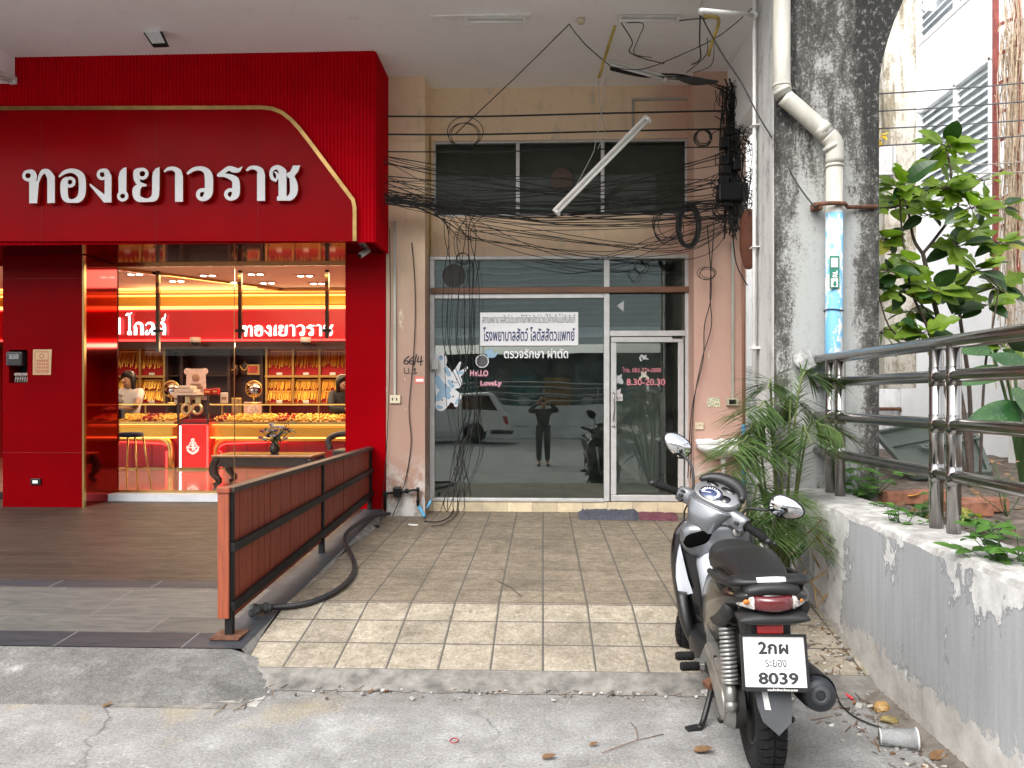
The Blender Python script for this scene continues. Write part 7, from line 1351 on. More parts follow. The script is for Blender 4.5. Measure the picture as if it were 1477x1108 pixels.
def twig(p, q, r0, r1, bend, rg, n=7):
    p, q = Vector(p), Vector(q); m = (p + q) / 2 + Vector((rg.uniform(-1, 1), rg.uniform(-1, 1), rg.uniform(-.5, .5))) * bend; pts = [tuple(p), tuple(m), tuple(q)]; P = catmull(pts, n); return P, [r0 + (r1 - r0) * i / (len(P) - 1) for i in range(len(P))]
# --- the fig-like shrub behind the railing
rg = random.Random(31); YT = 7.6; base = at(1402, 655, YT); base.z = ZW - .08
FG = thing('fig_shrub', 'tall leafy shrub with big lobed light green leaves behind the railing', 'shrub', tuple(base)); trunk_mb = MB(); LV = [MB(), MB(), MB()]; tips = []
def limb(pp, r0, r1):
    P_ = catmull([tuple(p) for p in pp], 5); rs = [r0 + (r1 - r0) * i / (len(P_) - 1) for i in range(len(P_))]; trunk_mb.tube(P_, rs, 8); return [Vector(p) for p in P_]
def T(x, y, Y=YT): return at(x, y, Y)
main = [limb([base, T(1385, 570), T(1352, 455), T(1331, 365)], .030, .020), limb([T(1331, 366), T(1318, 345), T(1310, 305), T(1300, 270)], .018, .008), limb([T(1331, 366), T(1352, 340), T(1370, 310), T(1372, 255), T(1366, 215)], .017, .009),
  limb([base + Vector((.05, .1, 0)), T(1398, 560, 7.8), T(1383, 440, 7.9), T(1380, 320, 7.9), T(1385, 280, 7.9)], .024, .010), limb([base + Vector((-.05, -.05, 0)), T(1345, 495, 7.4), T(1315, 420, 7.3), T(1302, 340, 7.3), T(1298, 290, 7.3)], .017, .007),
  limb([T(1345, 495, 7.4), T(1310, 492, 7.2), T(1282, 470, 7.1), T(1266, 420, 7.1)], .012, .006), limb([base + Vector((.1, .05, 0)), T(1420, 540, 7.5), T(1432, 470, 7.4), T(1440, 420, 7.4)], .015, .006), limb([T(1360, 480), T(1330, 440), T(1300, 420)], .010, .005)]
spots = [(1300, 270, 7), (1366, 212, 7), (1385, 275, 6), (1298, 290, 5), (1266, 415, 6), (1440, 415, 6), (1300, 420, 5), (1400, 300, 5), (1420, 260, 3), (1440, 350, 6), (1275, 345, 6), (1290, 300, 5), (1340, 310, 4), (1345, 420, 6), (1375, 420, 6), (1330, 480, 6), (1410, 390, 6), (1425, 440, 6), (1385, 355, 5), (1280, 390, 4), (1310, 450, 5), (1360, 270, 5), (1352, 235, 4), (1405, 330, 4), (1450, 500, 5), (1320, 380, 4), (1262, 300, 3), (1268, 480, 3), (1440, 300, 4)]
for (x, y, n) in spots:
    c = T(x, y, YT + rg.uniform(-.45, .45)); bs = min((q for l in main for q in l), key=lambda q: (q - c).length); P_, rs = twig(bs, c, .007, .003, .04, rg, 4)
    if (bs - c).length > .05: trunk_mb.tube(P_, rs, 5)
    for k in range(int(n * 2.8)):
        a = rg.uniform(0, 6.283); d = Vector((math.cos(a), math.sin(a) * .7, rg.uniform(-.6, .6))); L = rg.uniform(.12, .29); hi = y < 330 or rg.random() < .25
        j = 0 if rg.random() < (.88 if y < 300 else .62) else (1 if rg.random() < .93 else 2); st = c + d * .02
        trunk_mb.tube([c, c + d * .07], .003, 4); leaf_mb(LV[j], c + d * .06, d, (rg.uniform(-.5, .5), rg.uniform(-1.4, -.3), .8), L, L * rg.uniform(.5, .74), lobes=1 if j == 0 and rg.random() < .6 else 0, droop=rg.uniform(.05, .4), seg=14 if j == 0 else 7)
obj('branches', trunk_mb, BARK, FG); cr = obj('crown', LV[0], LF1, FG, kind='stuff'); obj('dark_leaves', LV[1], LF2, FG, kind='stuff'); obj('yellow_leaves', LV[2], LFY, FG, kind='stuff')
# --- palm at the foot of the column
rg = random.Random(5); pb = Vector((px(1128, 6.2), 6.2, .2)); PM = thing('palm', 'young palm with arching feathery fronds at the foot of the concrete column', 'palm', tuple(pb)); stm = MB()
ends = [(1075, 600, 5.6), (1040, 690, 5.4), (1062, 640, 5.9), (1108, 560, 6.0), (1192, 545, 6.2), (1212, 625, 5.8), (1170, 640, 5.6), (1050, 655, 5.2), (1110, 780, 5.2), (1170, 790, 5.4), (1080, 745, 5.3), (1150, 590, 6.3), (1090, 620, 6.1), (1130, 740, 5.2), (1100, 660, 5.6), (1060, 800, 5.4)]
FR = MB()
for (x, y, Y) in ends:
    e = at(x, y, Y); h_ = max(e.z + .14, pb.z + .75) + rg.uniform(0, .14); m = pb.lerp(e, .45) + Vector((rg.uniform(-.06, .06), 0, 0)); m.z = max(h_ * .86, (pb.z + e.z) / 2 + .2); P_ = [Vector(p) for p in catmull([tuple(pb + Vector((rg.uniform(-.06, .06), rg.uniform(-.06, .06), 0))), tuple(m), tuple((m + e) / 2 + Vector((0, 0, .08))), tuple(e)], 10)]
    stm.tube(P_, [.010 * (1 - .8 * i / len(P_)) + .002 for i in range(len(P_))], 5); n = len(P_)
    for i in range(7, n - 1):
        for sub in (0, .5):
            q = P_[i].lerp(P_[i + 1], sub); tg = (P_[i + 1] - P_[i]).normalized(); sd = tg.cross(Vector((0, 0, 1))); sd = sd.normalized() if sd.length > .05 else Vector((1, 0, 0)); t = (i + sub) / n; L = .30 * math.sin(math.pi * min(1, (t - .15) / .95)) ** .7 + .05
            for s_ in (-1, 1):
                d = (sd * s_ * .85 + tg * rg.uniform(.55, .75) + Vector((0, 0, rg.uniform(-.12, .16)))).normalized(); leaf_mb(FR, q, d, (0, 0, 1), L * rg.uniform(.75, 1.1), .0135, 0, .3, rg.uniform(.15, .4), 5)
obj('stalks', stm, mat('palm_stalk', (.12, .15, .05), .6, var=.2), PM); obj('fronds', FR, LFP, PM, kind='stuff')
rg2 = random.Random(9); DR = MB()
for i in range(26):
    p = pb + Vector((rg2.uniform(-.25, .3), rg2.uniform(-.7, -.1), rg2.uniform(.25, .8))); leaf_mb(DR, p, (rg2.uniform(-.6, .6), rg2.uniform(-.4, 0), rg2.uniform(-1, -.2)), (0, -1, .2), rg2.uniform(.15, .3), .016, 0, .2, .3, 4)
obj('dry_leaflets', DR, mat('dry_palm', (.20, .13, .06), .8, var=.3), PM, kind='stuff')
# --- dumb cane with big dark leaves at the right edge
rg = random.Random(12)
gd = NG('spotted_dark_leaf'); c_ = gd.mix(gd.ramp(gd.voro(38), [(.10, .7), (.20, 0)]), gd.ramp(gd.noise(3), [(.4, (.012, .045, .014)), (.6, (.03, .085, .022))]), (.22, .30, .14)); gd.done(c_, .3)
DCB = at(1475, 690, 6.6); DC = thing('dumb_cane', 'dark leaved plant with pale spotted leaves at the right end of the railing', 'plant', (DCB.x, DCB.y, ZW - .05)); sm = MB(); lv = MB()
for (x, y, tx, ty, Y, L, W) in ((1400, 505, 1330, 492, 6.5, .45, .16), (1420, 535, 1340, 555, 6.4, .5, .17), (1465, 540, 1420, 500, 6.4, .45, .2), (1450, 590, 1395, 600, 6.2, .5, .2), (1480, 520, 1500, 480, 6.6, .4, .2), (1470, 600, 1500, 640, 6.2, .45, .2), (1440, 560, 1478, 575, 6.3, .4, .18), (1430, 505, 1470, 495, 6.7, .42, .18)):
    p = at(x + 30, y, Y); q = at(tx, ty, Y - .15); sm.tube(catmull([(DCB.x, DCB.y, ZW), tuple((Vector((DCB.x, DCB.y, ZW)) + p) / 2 + Vector((0, 0, .15))), tuple(p)], 4), .012, 6); leaf_mb(lv, p, q - p, (0, -1.2, .7), L, W, 0, .12, .12, 9)
obj('stems', sm, mat('green_stem', (.05, .10, .03), .5), DC); obj('leaves', lv, gd.m, DC)
# --- small weeds on the planter
def weed(x, y, Y, n, L, hgt, label, m=LF3, seed=1, wd=.5, name='weed'):
    r_ = random.Random(seed); b = at(x, y, Y); b.z = ZW - .06; t = thing(name, label, 'weed', tuple(b)); s_ = MB(); l_ = MB()
    for k in range(n):
        e = b + Vector((r_.uniform(-1, 1) * wd * hgt, r_.uniform(-1, 1) * wd * hgt, hgt * r_.uniform(.35, 1.0))); P_, rs = twig(b, e, .004, .002, .03, r_, 3); s_.tube(P_, rs, 4)
        for f in (.45, .7, 1, 1):
            c = Vector(P_[int(f * (len(P_) - 1))]); a = r_.uniform(0, 6.28); leaf_mb(l_, c, (math.cos(a), math.sin(a), r_.uniform(-.1, .5)), (0, -.3, 1), L * r_.uniform(.6, 1.1), L * .55, 0, .15, .25, 6)
    obj('stems', s_, mat('green_stem', (.05, .10, .03), .5), t); obj('leaves', l_, m, t)
weed(1250, 700, 6.35, 14, .12, .32, 'leafy green weed at the column end of the planter', seed=2, wd=.8); weed(1300, 745, 4.9, 9, .07, .18, 'small weed between the column and the paired posts', seed=3, wd=.7); weed(1322, 735, 5.2, 7, .08, .22, 'small upright weed just left of the paired posts', seed=4)
weed(1465, 790, 3.7, 16, .10, .26, 'bushy green weed at the right edge on the planter wall', seed=5, wd=.8); weed(1430, 735, 4.8, 8, .05, .12, 'low pale weed behind the crumpled yellow leaf', seed=6, wd=1.1); weed(1452, 640, 5.6, 8, .05, .4, 'wiry half dry weed in front of the fallen green panel', DRYF, 7, .7); weed(1272, 716, 5.6, 5, .06, .12, 'tiny bright weed beside the coping', seed=8)
# yellow crumpled leaf, dry leaves
def drop_leaf(p, L, W, m, label, a, cat_='leaf', tilt=.1):
    mb = MB(); leaf_mb(mb, p, (math.cos(a), math.sin(a), tilt), (0, -.2, 1), L, W, 0, .35, -.15, 7); me = mb; return obj('fallen_leaf', me, m, label=label, cat=cat_)
p = atz(1388, 742, ZW); t = thing('fallen_leaf', 'large crumpled yellow green leaf on the soil right of the paired posts', 'leaf', tuple(p)); mb = MB(); r_ = random.Random(4)
for k in range(7): leaf_mb(mb, p + Vector((r_.uniform(-.05, .05), r_.uniform(-.05, .05), .0)), (r_.uniform(-1, 1), r_.uniform(-.5, .5), r_.uniform(.05, .35)), (0, -.3, 1), .16, .10, 1, .4, .5, 7)
obj('blade', mb, LFY, t)
p = atz(1310, 716, ZW); drop_leaf(p, .12, .06, mat('orange_leaf', (.50, .24, .03), .7, var=.3), 'orange dead leaf near the column on the planter', .3); p = atz(1278, 716, ZW)
for i in range(16):
    x, y = rnd.uniform(1290, 1470), rnd.uniform(700, 790); p = atz(x, y, ZW - .03); drop_leaf(p, rnd.uniform(.06, .13), rnd.uniform(.03, .06), DRYF, 'dry brown leaf lying on the planter soil', rnd.uniform(0, 6.3)).__setitem__('group', 'dry leaves on the planter soil')
BRK = mat('old_brick', (.24, .10, .06), .9, var=.35, vs=14, bump=.4)
for i, (x, y, Y, a, lab) in enumerate(((1300, 712, 6.3, .1, 'old red brick lying by the column in the planter'), (1345, 715, 6.4, .25, 'second old brick behind the paired posts'), (1395, 730, 5.7, -.1, 'broken brick half sunk right of the paired posts'), (1420, 722, 5.9, .2, 'farther broken brick near the dark plant'))):
    c = at(x, y, Y); c.z = ZW - .02; mb = MB(); mb.obox(c, .30, .15, .10, Matrix.Rotation(a, 3, 'Z'), .012); obj('brick', mb, BRK, label=lab, cat='brick')
# fallen green bin lid with raised lettering
LDC = [at(1263, 627, 9.2), at(1395, 600, 9.4), at(1428, 684, 8.2), at(1318, 688, 8.1)]; LD = thing('bin_lid', 'large dull green plastic bin lid lying propped in the planter behind the railing', 'bin lid', tuple(LDC[3])); nl = (LDC[1] - LDC[0]).cross(LDC[3] - LDC[0]).normalized(); nl = nl if nl.y < 0 else -nl
GRN = mat('dull_green_plastic', (.085, .105, .09), .5, var=.15, vs=4); mb = MB(); mb.add(plate(LDC, nl, .05, 1.0), BX); obj('panel', mb, GRN, LD)
mb = MB(); cc_ = LDC + [LDC[0]]
for a, b in zip(cc_[:-1], cc_[1:]): mb.bar(a + nl * .01, b + nl * .01, .05, .07, up=nl, bev=.01)
mb.bar(LDC[0].lerp(LDC[3], .35) + nl * .003, LDC[1].lerp(LDC[2], .3) + nl * .003, .02, .02, up=nl); obj('rim', mb, GRN, LD)
xd = (LDC[1] - LDC[0]).normalized(); yd = nl.cross(xd); lp = text_loops('ขยะทั่วไป', 56, .05); mx_ = max(p[0] for l in lp for p in l); flat('raised_lettering', lp, mat('worn_green', (.13, .155, .135), .6), LDC[3].lerp(LDC[0], .52) + xd * .34 - yd * .06, xd, yd, .70 / mx_, .012, LD)
# ================================================================ BACKGROUND ON THE RIGHT
XSD = 6.4
def sx(x, y): p = atx(x, y, XSD); return p.y, p.z
WB = thing('white_building', 'bright white building with louvred windows beyond the planter', 'building', (XSD, 11, 0)); yb0, yb1 = 6.5, sx(1299, 300)[0]
W1 = [(sx(1325, 66)), (sx(1392, 66))]; Yw0, Yw1 = sx(1430, 100)[0], sx(1324.5, 100)[0]; zwa, zwb = sx(1324.5, 300)[1], sx(1324.5, 162)[1]; zwc, zwd = sx(1324.5, 66)[1], sx(1324.5, 66)[1] + 1.5; Yv0, Yv1 = sx(1398, 10)[0], sx(1322.5, 66)[0]
mb = MB(); mb.box((XSD, yb0, 0), (XSD + 3, Yw0, 8.4)); mb.box((XSD, Yw1, 0), (XSD + 3, yb1, 8.4)); mb.box((XSD, Yw0, 0), (XSD + 3, Yw1, zwa)); mb.box((XSD, Yw0, zwb), (XSD + 3, Yw1, zwc)); mb.box((XSD, Yw0, zwd), (XSD + 3, Yw1, 8.4 if zwd < 8.4 else zwd + .1)); mb.box((XSD + .3, Yw0, zwa), (XSD + 3, Yw1, zwb)); mb.box((XSD + .3, Yw0, zwc), (XSD + 3, Yw1, zwd)); obj('wall', mb, WHITEW, WB)
LOUV = mat('louvre_glass', (.66, .71, .73), .35, 0, var=.25, vs=3)
for (za, zb) in ((zwa, zwb), (zwc, zwd)):
    mb = MB(); ym = (Yw0 + Yw1) / 2 - .1
    for y in (Yw0 + .03, Yw1 - .03, ym): mb.box((XSD - .02, y - .025, za), (XSD + .06, y + .025, zb))
    mb.box((XSD - .02, Yw0, zb - .04), (XSD + .06, Yw1, zb + .02)); mb.box((XSD - .03, Yw0, za - .03), (XSD + .06, Yw1, za + .03)); wf = obj('window', mb, mat('white_window_frame', (.72, .73, .74), .5), WB)
    mb = MB(); n = int((zb - za) / .135)
    for i in range(n): z = za + .07 + (zb - za - .1) * i / n; mb.add([(XSD + .10, Yw0 + .05, z + .12), (XSD + .10, Yw1 - .05, z + .12), (XSD + .02, Yw1 - .05, z), (XSD + .02, Yw0 + .05, z)], [(0, 1, 2, 3)]); mb.add([(XSD + .105, Yw0 + .05, z + .12), (XSD + .105, Yw1 - .05, z + .12), (XSD + .025, Yw1 - .05, z - .004), (XSD + .025, Yw0 + .05, z - .004)], [(3, 2, 1, 0)])
    obj('louvre', mb, LOUV, wf)
YBW = yb1 + .05
BWL = thing('back_wall', 'old whitewashed wall across the back of the planter with a mouldy lower band', 'wall', (4.5, YBW, 0)); mb = MB(); zb_ = pz(528, YBW, 1340); mb.box((2.55, YBW, 0), (XSD + 3, YBW + .3, zb_)); obj('lower_band', mb, m_weather('mouldy_low_wall', (.78, .79, .80), (.36, .35, .34), .22, 1.6, (2, 2, 2)), BWL)
mb = MB(); mb.box((2.55, YBW + .02, zb_), (XSD + 3, YBW + .3, 5.2)); obj('upper_band', mb, OLDW, BWL)
mb = MB(); mb.box((2.55, YBW + .6, 0), (XSD + 3, YBW + 1, 9.2)); obj('rear_building', mb, OLDW, label='pale rear building rising behind the whitewashed wall', cat='building')
for y_, lab, (xa_, xb_) in ((524, 'upper rusty rail along the back wall', (1255, 1425)), (590, 'lower rusty rail along the back wall', (1255, 1400))):
    mb = MB(); Yr = YBW - .06; mb.tube([at(xa_, y_, Yr), at(xb_, y_, Yr)], .03, 8); mb.bar(at(1301 if y_ == 590 else 1306, y_ + 5, Yr), at(1301 if y_ == 590 else 1306, y_ - (0 if y_ == 590 else 85), Yr), .05, .05); obj('rusty_rail', mb, RUSTY, label=lab, cat='rail')
mb = MB(); mb.tube([at(1262, 622, YBW - .3), at(1300, 622, YBW - .3)], .03, 8); obj('yellow_pipe', mb, CABLEY, label='short yellow pipe by the column foot', cat='pipe')
# slim mossy pillar with cracked white tiles and a yellow flower
mb = MB(); mb.box(at(1276, 560, 10.6), at(1297, -60, 11.1)); obj('mossy_pillar', mb, m_weather('mossy_render', (.66, .63, .56), (.30, .26, .19), .38, 1.4, (6, 6, 6)), label='narrow mossy pillar just right of the big column', cat='pillar')
mb = MB(); mb.box(at(1262, 252, 10.5), at(1288, 212, 10.58)); obj('tile_panel', mb, m_stone('white_wall_tiles', (.72, .72, .72), .2, .2, 0, 0, (.4, .4, .4), .02), label='patch of cracked white wall tiles on the mossy pillar', cat='tiles')
t = at(1269, 200, 8.6); mb = MB(); r_ = random.Random(2)
for k in range(14): leaf_mb(mb, t + Vector((r_.uniform(-.05, .05), r_.uniform(-.05, .05), r_.uniform(-.09, .09))), (r_.uniform(-1, 1), r_.uniform(-1, 0), r_.uniform(-.5, .8)), (0, -.5, 1), .08, .06, 0, .2, .3, 5)
obj('yellow_flower', mb, mat('yellow_petal', (.78, .56, .01), .6), label='small yellow flower cluster beside the big column', cat='flower')
# red ladder and the dead vines
RP = mat('faded_red_paint', (.26, .065, .055), .6, var=.4, vs=9); Yl = 9.2; LDR = thing('ladder', 'faded red steel ladder frame at the right edge overgrown with dead vines', 'ladder', tuple(at(1440, 395, Yl)))
for x, y in ((1436, 392), (1468, 392)): mb = MB(); mb.bar(at(x, y, Yl), at(x, -80, Yl), .05, .05, up=(1, 0, 0)); obj('rail', mb, RP, LDR)
for y in (372, 330, 290, 250, 205, 165, 122, 80, 38, -5): mb = MB(); mb.bar(at(1437, y, Yl), at(1468, y - 14, Yl), .035, .035); obj('rung', mb, RP, LDR)
mb = MB(); mb.bar(at(1437, 371, Yl), at(1490, 368, Yl + .2), .05, .07); obj('bracket', mb, mat('grey_bracket', (.40, .40, .40), .6), LDR)
rv = random.Random(17); mb = MB()
for i in range(120):
    x = rv.gauss(1459, 10); y0 = rv.uniform(-40, 300); y1 = y0 + rv.uniform(60, 300); Y = Yl + rv.uniform(-.25, .15); P_ = [at(x + rv.uniform(-5, 5), y0 + (y1 - y0) * t, Y + rv.uniform(-.04, .04)) for t in (0, .25, .5, .75, 1)]; mb.tube(catmull([tuple(p) for p in P_], 3), rv.uniform(.003, .008), 4, smooth=False)
for i in range(60):
    x, y = rv.gauss(1456, 13), rv.uniform(0, 470); P_ = [at(x + rv.uniform(-9, 9), y + rv.uniform(-12, 12), Yl + rv.uniform(-.3, .1)) for t in range(4)]; mb.tube(catmull([tuple(p) for p in P_], 3), .004, 4, smooth=False)
obj('dead_vine', mb, mat('dead_vine_brown', (.46, .36, .26), .9, var=.35, vs=20), label='mass of dead brown vines hanging over the red ladder', cat='vine', kind='stuff')
mb = MB(); mb.box((XSD - .35, 6.4, 0), (XSD - .02, Yw0 - 1.0, 9.5)); obj('peeling_pier', mb, m_weather('peeling_white_pier', (.82, .81, .79), (.45, .36, .28), .14, 2.0, (3, 3, 1)), label='peeling white pier behind the dead vines', cat='pier')
# ================================================================ LITTER AND SMALL THINGS ON THE GROUND
def g0(x, y, dz=.0): return atz(x, y, dz)
CUP = thing('plastic_cup', 'clear plastic cup lying on its side at the foot of the planter wall', 'cup', tuple(g0(1295, 1070))); a, b = g0(1268, 1062, .045), g0(1322, 1066, .052)
GLP = glass('clear_plastic', (.93, .94, .95), 1.2); q_ = GLP.node_tree; df = q_.nodes.new('ShaderNodeBsdfDiffuse'); df.inputs[0].default_value = (.8, .8, .8, 1); m2_ = q_.nodes.new('ShaderNodeMixShader'); m2_.inputs[0].default_value = .16; q_.links.new(q_.nodes['Material Output'].inputs[0].links[0].from_socket, m2_.inputs[1]); q_.links.new(df.outputs[0], m2_.inputs[2]); q_.links.new(m2_.outputs[0], q_.nodes['Material Output'].inputs[0]); mb = MB(); d = b - a; mb.lathe([(.040, 0), (.041, .003), (.054, d.length), (.056, d.length), (.056, d.length + .006), (.052, d.length + .006), (.051, d.length), (.037, .004)], a, d.to_track_quat('Z', 'Y').to_matrix(), 24); obj('wall', mb, GLP, CUP)
mb = MB(); mb.lathe([(.055, d.length - .002), (.058, d.length + .002), (.055, d.length + .007)], a, d.to_track_quat('Z', 'Y').to_matrix(), 24); obj('rim', mb, mat('frosted_plastic', (.60, .61, .62), .3), CUP); mb = MB(); mb.lathe([(.0395, .0), (.042, .004), (.0395, .008)], a, d.to_track_quat('Z', 'Y').to_matrix(), 24); obj('rim', mb, mat('frosted_plastic', (.60, .61, .62), .3), CUP)
def crumple(name, x, y, r, m, label, cat_, sc=(1, 1, .5), seed=1, z=0, amp=.35):
    p = g0(x, y, z); r_ = random.Random(seed); bm = bmesh.new(); bmesh.ops.create_icosphere(bm, subdivisions=3, radius=r)
    k = [Vector((r_.uniform(-1, 1), r_.uniform(-1, 1), r_.uniform(-1, 1))).normalized() for _ in range(9)]
    for v in bm.verts:
        n_ = v.co.normalized(); v.co *= 1 - amp * sum(abs(n_.dot(q)) ** 6 for q in k) / 3 + r_.uniform(-.05, .05); v.co.x *= sc[0]; v.co.y *= sc[1]; v.co.z *= sc[2]
    mb = MB(); mb.bm(bm, Matrix.Translation((p.x, p.y, z + r * sc[2] * .55)), False); return obj(name, mb, m, label=label, cat=cat_)
PLB = mat('pale_plastic_bag', (.62, .66, .66), .35, var=.2, vs=20)
crumple('plastic_bag', 1158, 905, .11, PLB, 'crumpled pale plastic bag in the corner by the planter wall', 'bag', (1.1, 1, .8), 1, .06); crumple('plastic_bag', 1176, 928, .08, PLB, 'flattened clear bag just below the crumpled pale bag', 'bag', (1.3, 1, .4), 2)
crumple('food_wrapper', 1272, 1026, .055, mat('brown_wrapper', (.33, .20, .07), .5, var=.4, vs=30), 'golden brown crumpled food wrapper above the plastic cup', 'wrapper', (1.1, 1, .7), 3); crumple('food_wrapper', 1283, 1043, .045, mat('olive_wrapper', (.22, .17, .06), .6, var=.4, vs=30), 'olive crumpled wrapper touching the plastic cup', 'wrapper', (1.3, .9, .6), 4)
crumple('rubble_lump', 1180, 948, .16, CEMENT, 'broken cement lump at the end of the kerb near the wall', 'rubble', (1.6, .9, .35), 5); crumple('plastic_scrap', 790, 975, .035, PLB, 'crumpled clear plastic scrap on the kerb in the middle', 'scrap', (1.2, .8, .6), 6, .02); crumple('plastic_scrap', 875, 981, .035, mat('lilac_scrap', (.55, .53, .62), .4), 'pale lilac plastic scrap on the kerb right of the clear one', 'scrap', (1.5, .8, .35), 7, .01)
for (x, y, a, L, lab) in ((781, 1093, .1, .075, 'curled brown dead leaf on the street near the bottom edge'), (850, 1075, .4, .05, 'small brown dead leaf on the street right of the curled one'), (1000, 1083, .0, .10, 'large pale brown dead leaf on the street beside the rear wheel'), (1342, 1095, .4, .12, 'brown dead leaf at the bottom right by the wall'), (277, 988, .3, .09, 'dark dead leaf on the drain cover'), (147, 1019, .6, .06, 'dark dead leaf left of the drain cover')): drop_leaf(g0(x, y, .01), L, L * .5, DRYF, lab, a, tilt=.05)
for (x0, y0, x1, y1, lab) in ((868, 1086, 957, 1059, 'long dry twig on the street left of the motorbike'), (910, 1042, 920, 1066, 'short bent twig above the long twig'), (308, 1032, 327, 1015, 'thin twig below the drain cover'), (336, 1026, 366, 1010, 'second thin twig by the drain rim'), (718, 838, 752, 860, 'thin black wire scrap on the tiles inside the hose curve')):
    p, q = (g0(x0, y0, .008), g0(x1, y1, .008)) if y0 > 900 else (gt_(x0, y0, .008), gt_(x1, y1, .008)); mb = MB(); mb.tube([p, (p + q) / 2 + Vector((.01, .02, .004)), q], .0022, 5); obj('twig', mb, DRYF if y0 > 900 else CABLE, label=lab, cat='twig' if y0 > 900 else 'wire')
mb = MB(); mb.tube(catmull([tuple(g0(x, y, .01)) for x, y in ((1206, 998), (1212, 1015), (1230, 1032), (1252, 1043), (1272, 1050))], 5), .005, 6); obj('wire_scrap', mb, CABLE, label='thin black wire scrap curving over the dirt by the wall', cat='wire')
mb = MB(); mb.tube(catmull([tuple(g0(x, y, .012)) for x, y in ((1211, 990), (1218, 1000), (1230, 1008))], 4), .009, 6); obj('red_strap', mb, mat('red_plastic', (.55, .05, .06), .5), label='short red plastic strap in the litter by the wall', cat='strap')
rl = random.Random(44); lit_ = MB(); mats_ = [DRYF, PAPER, CEMENT, BARK, CEMENTD, mat('pale_chip', (.48, .45, .40), .8)]
for i in range(760):                                                # uncountable dirt, chips and bits along the wall foot and kerb
    if i < 620: y = rl.uniform(2.6, 5.7); x = XW - .02 - abs(rl.gauss(0, .13 + .09 * max(0, (y - 3.6)))); z = zt(y) if (y > YE and x < xr) else 0
    else: x = rl.uniform(XS, 1.9); y = YE - .16 - abs(rl.gauss(0, .07)); z = .01
    lit_.cur = rl.choice((0, 0, 0, 2, 2, 3, 3, 4, 4, 4, 5, 5)) if rl.random() > .03 else 1; s_ = rl.uniform(.003, .011) * (1.9 if rl.random() < .12 else 1)
    if lit_.cur in (0, 3) and rl.random() < .6: a = rl.uniform(0, 3.14); L = s_ * 4; lit_.bar((x - L * math.cos(a), y - L * math.sin(a), z + .006), (x + L * math.cos(a), y + L * math.sin(a), z + .012), .004, .003)
    else: lit_.obox((x, y, z + s_ * .4), s_ * 2.2, s_ * 1.6, s_ * .8, Euler((rl.uniform(-.4, .4), rl.uniform(-.4, .4), rl.uniform(0, 3))).to_matrix())
obj('litter', lit_, mats_, kind='stuff', label='dirt, chips and dry bits swept along the wall foot', cat='litter')
DRT = NG('street_dirt'); n_ = DRT.noise(9, 7, .75); DRT.bump(DRT.noise(50, 5, .8), .9, .01); DRT.done(DRT.ramp(n_, [(.35, (.085, .07, .055)), (.6, (.20, .175, .15))]), .95)
bumpy('dirt', XW - .40, XW + .005, 3.2, 5.3, lambda x, y, t: -.012 + .045 * max(0, 1 - (XW - x) / (.10 + .16 * t)) + (.0 if y < YE else .0), DRT.m, 24, 90, .007, 9)
for (x, y, l_) in ((536, 761, 'black bracket scrap on the tiles under the hose end'), (560, 741, 'dark plastic clip on the tiles below the valve')): p = gt_(x, y, .0); mb = MB(); mb.box((p.x - .09, p.y - .02, p.z), (p.x + .09, p.y + .02, p.z + .03), .006); mb.box((p.x - .07, p.y + .02, p.z), (p.x - .03, p.y + .06, p.z + .025), .004); obj('scrap', mb, BLACKM, label=l_, cat='scrap')
for (x, y, s_, l_) in ((596, 757, .07, 'white paper scrap on the tiles near the left pillar'), (519, 760, .10, 'flat pale cement shard beside the fence')): p = gt_(x, y, .006); mb = MB(); mb.obox(p, s_ * 1.6, s_ * .7, .008, Euler((.05, .1, .3)).to_matrix()); obj('scrap', mb, PAPER if s_ < .09 else CEMENT, label=l_, cat='scrap')
p = g0(655, 1068, .004); mb = MB(); mb.tube([p + Vector((.022 * math.cos(a), .028 * math.sin(a), 0)) for a in np.linspace(0, 6.283, 19)[:-1]], .003, 5, closed=True); obj('rubber_band', mb, mat('red_rubber', (.35, .05, .06), .6), label='thin red rubber band lying on the street in the middle', cat='rubber band')
# paint patch where the wall was skimmed against the column
mb = MB(); mb.lathe([(.0, 0), (.11, 0), (.10, .015), (.0, .02)], at(1162, 520, 6.66), Matrix.Rotation(R(60), 3, 'X'), 14); obj('cup_lid', mb, mat('weathered_lid', (.24, .24, .23), .8, var=.6, vs=14), label='round weathered lid stuck behind the end of the top rail', cat='lid')
# ================================================================ FURNITURE IN THE GOLD SHOP
YT_ = 10.75; SP = thing('bar_stool', 'gold legged bar stool with a navy seat just inside the shop glass', 'stool', tuple(at(196, 708, YT_))); sc_ = at(188, 626, YT_)
NAVYV = mat('navy_velvet', (.012, .016, .05), .7, sheen=.4); mb = MB(); mb.lathe([(.0, -.045), (.15, -.045), (.172, -.03), (.175, .0), (.16, .022), (.0, .028)], sc_, None, 28); obj('seat', mb, NAVYV, SP)
for dx, dy in ((-.11, -.10), (.12, -.10), (-.10, .12), (.12, .12)):
    mb = MB(); mb.tube([sc_ + Vector((dx, dy, -.04)), Vector((sc_.x + dx * 1.65, sc_.y + dy * 1.65, ZI + .004))], [.014, .011], 10); obj('leg', mb, GOLDB, SP)
mb = MB(); mb.tube([(sc_.x + .155 * sx_, sc_.y + .155 * sy_, ZI + .28) for sx_, sy_ in ((-1, -1), (1, -1), (1, 1), (-1, 1))], .008, 8, closed=True); obj('foot_ring', mb, GOLDB, SP)
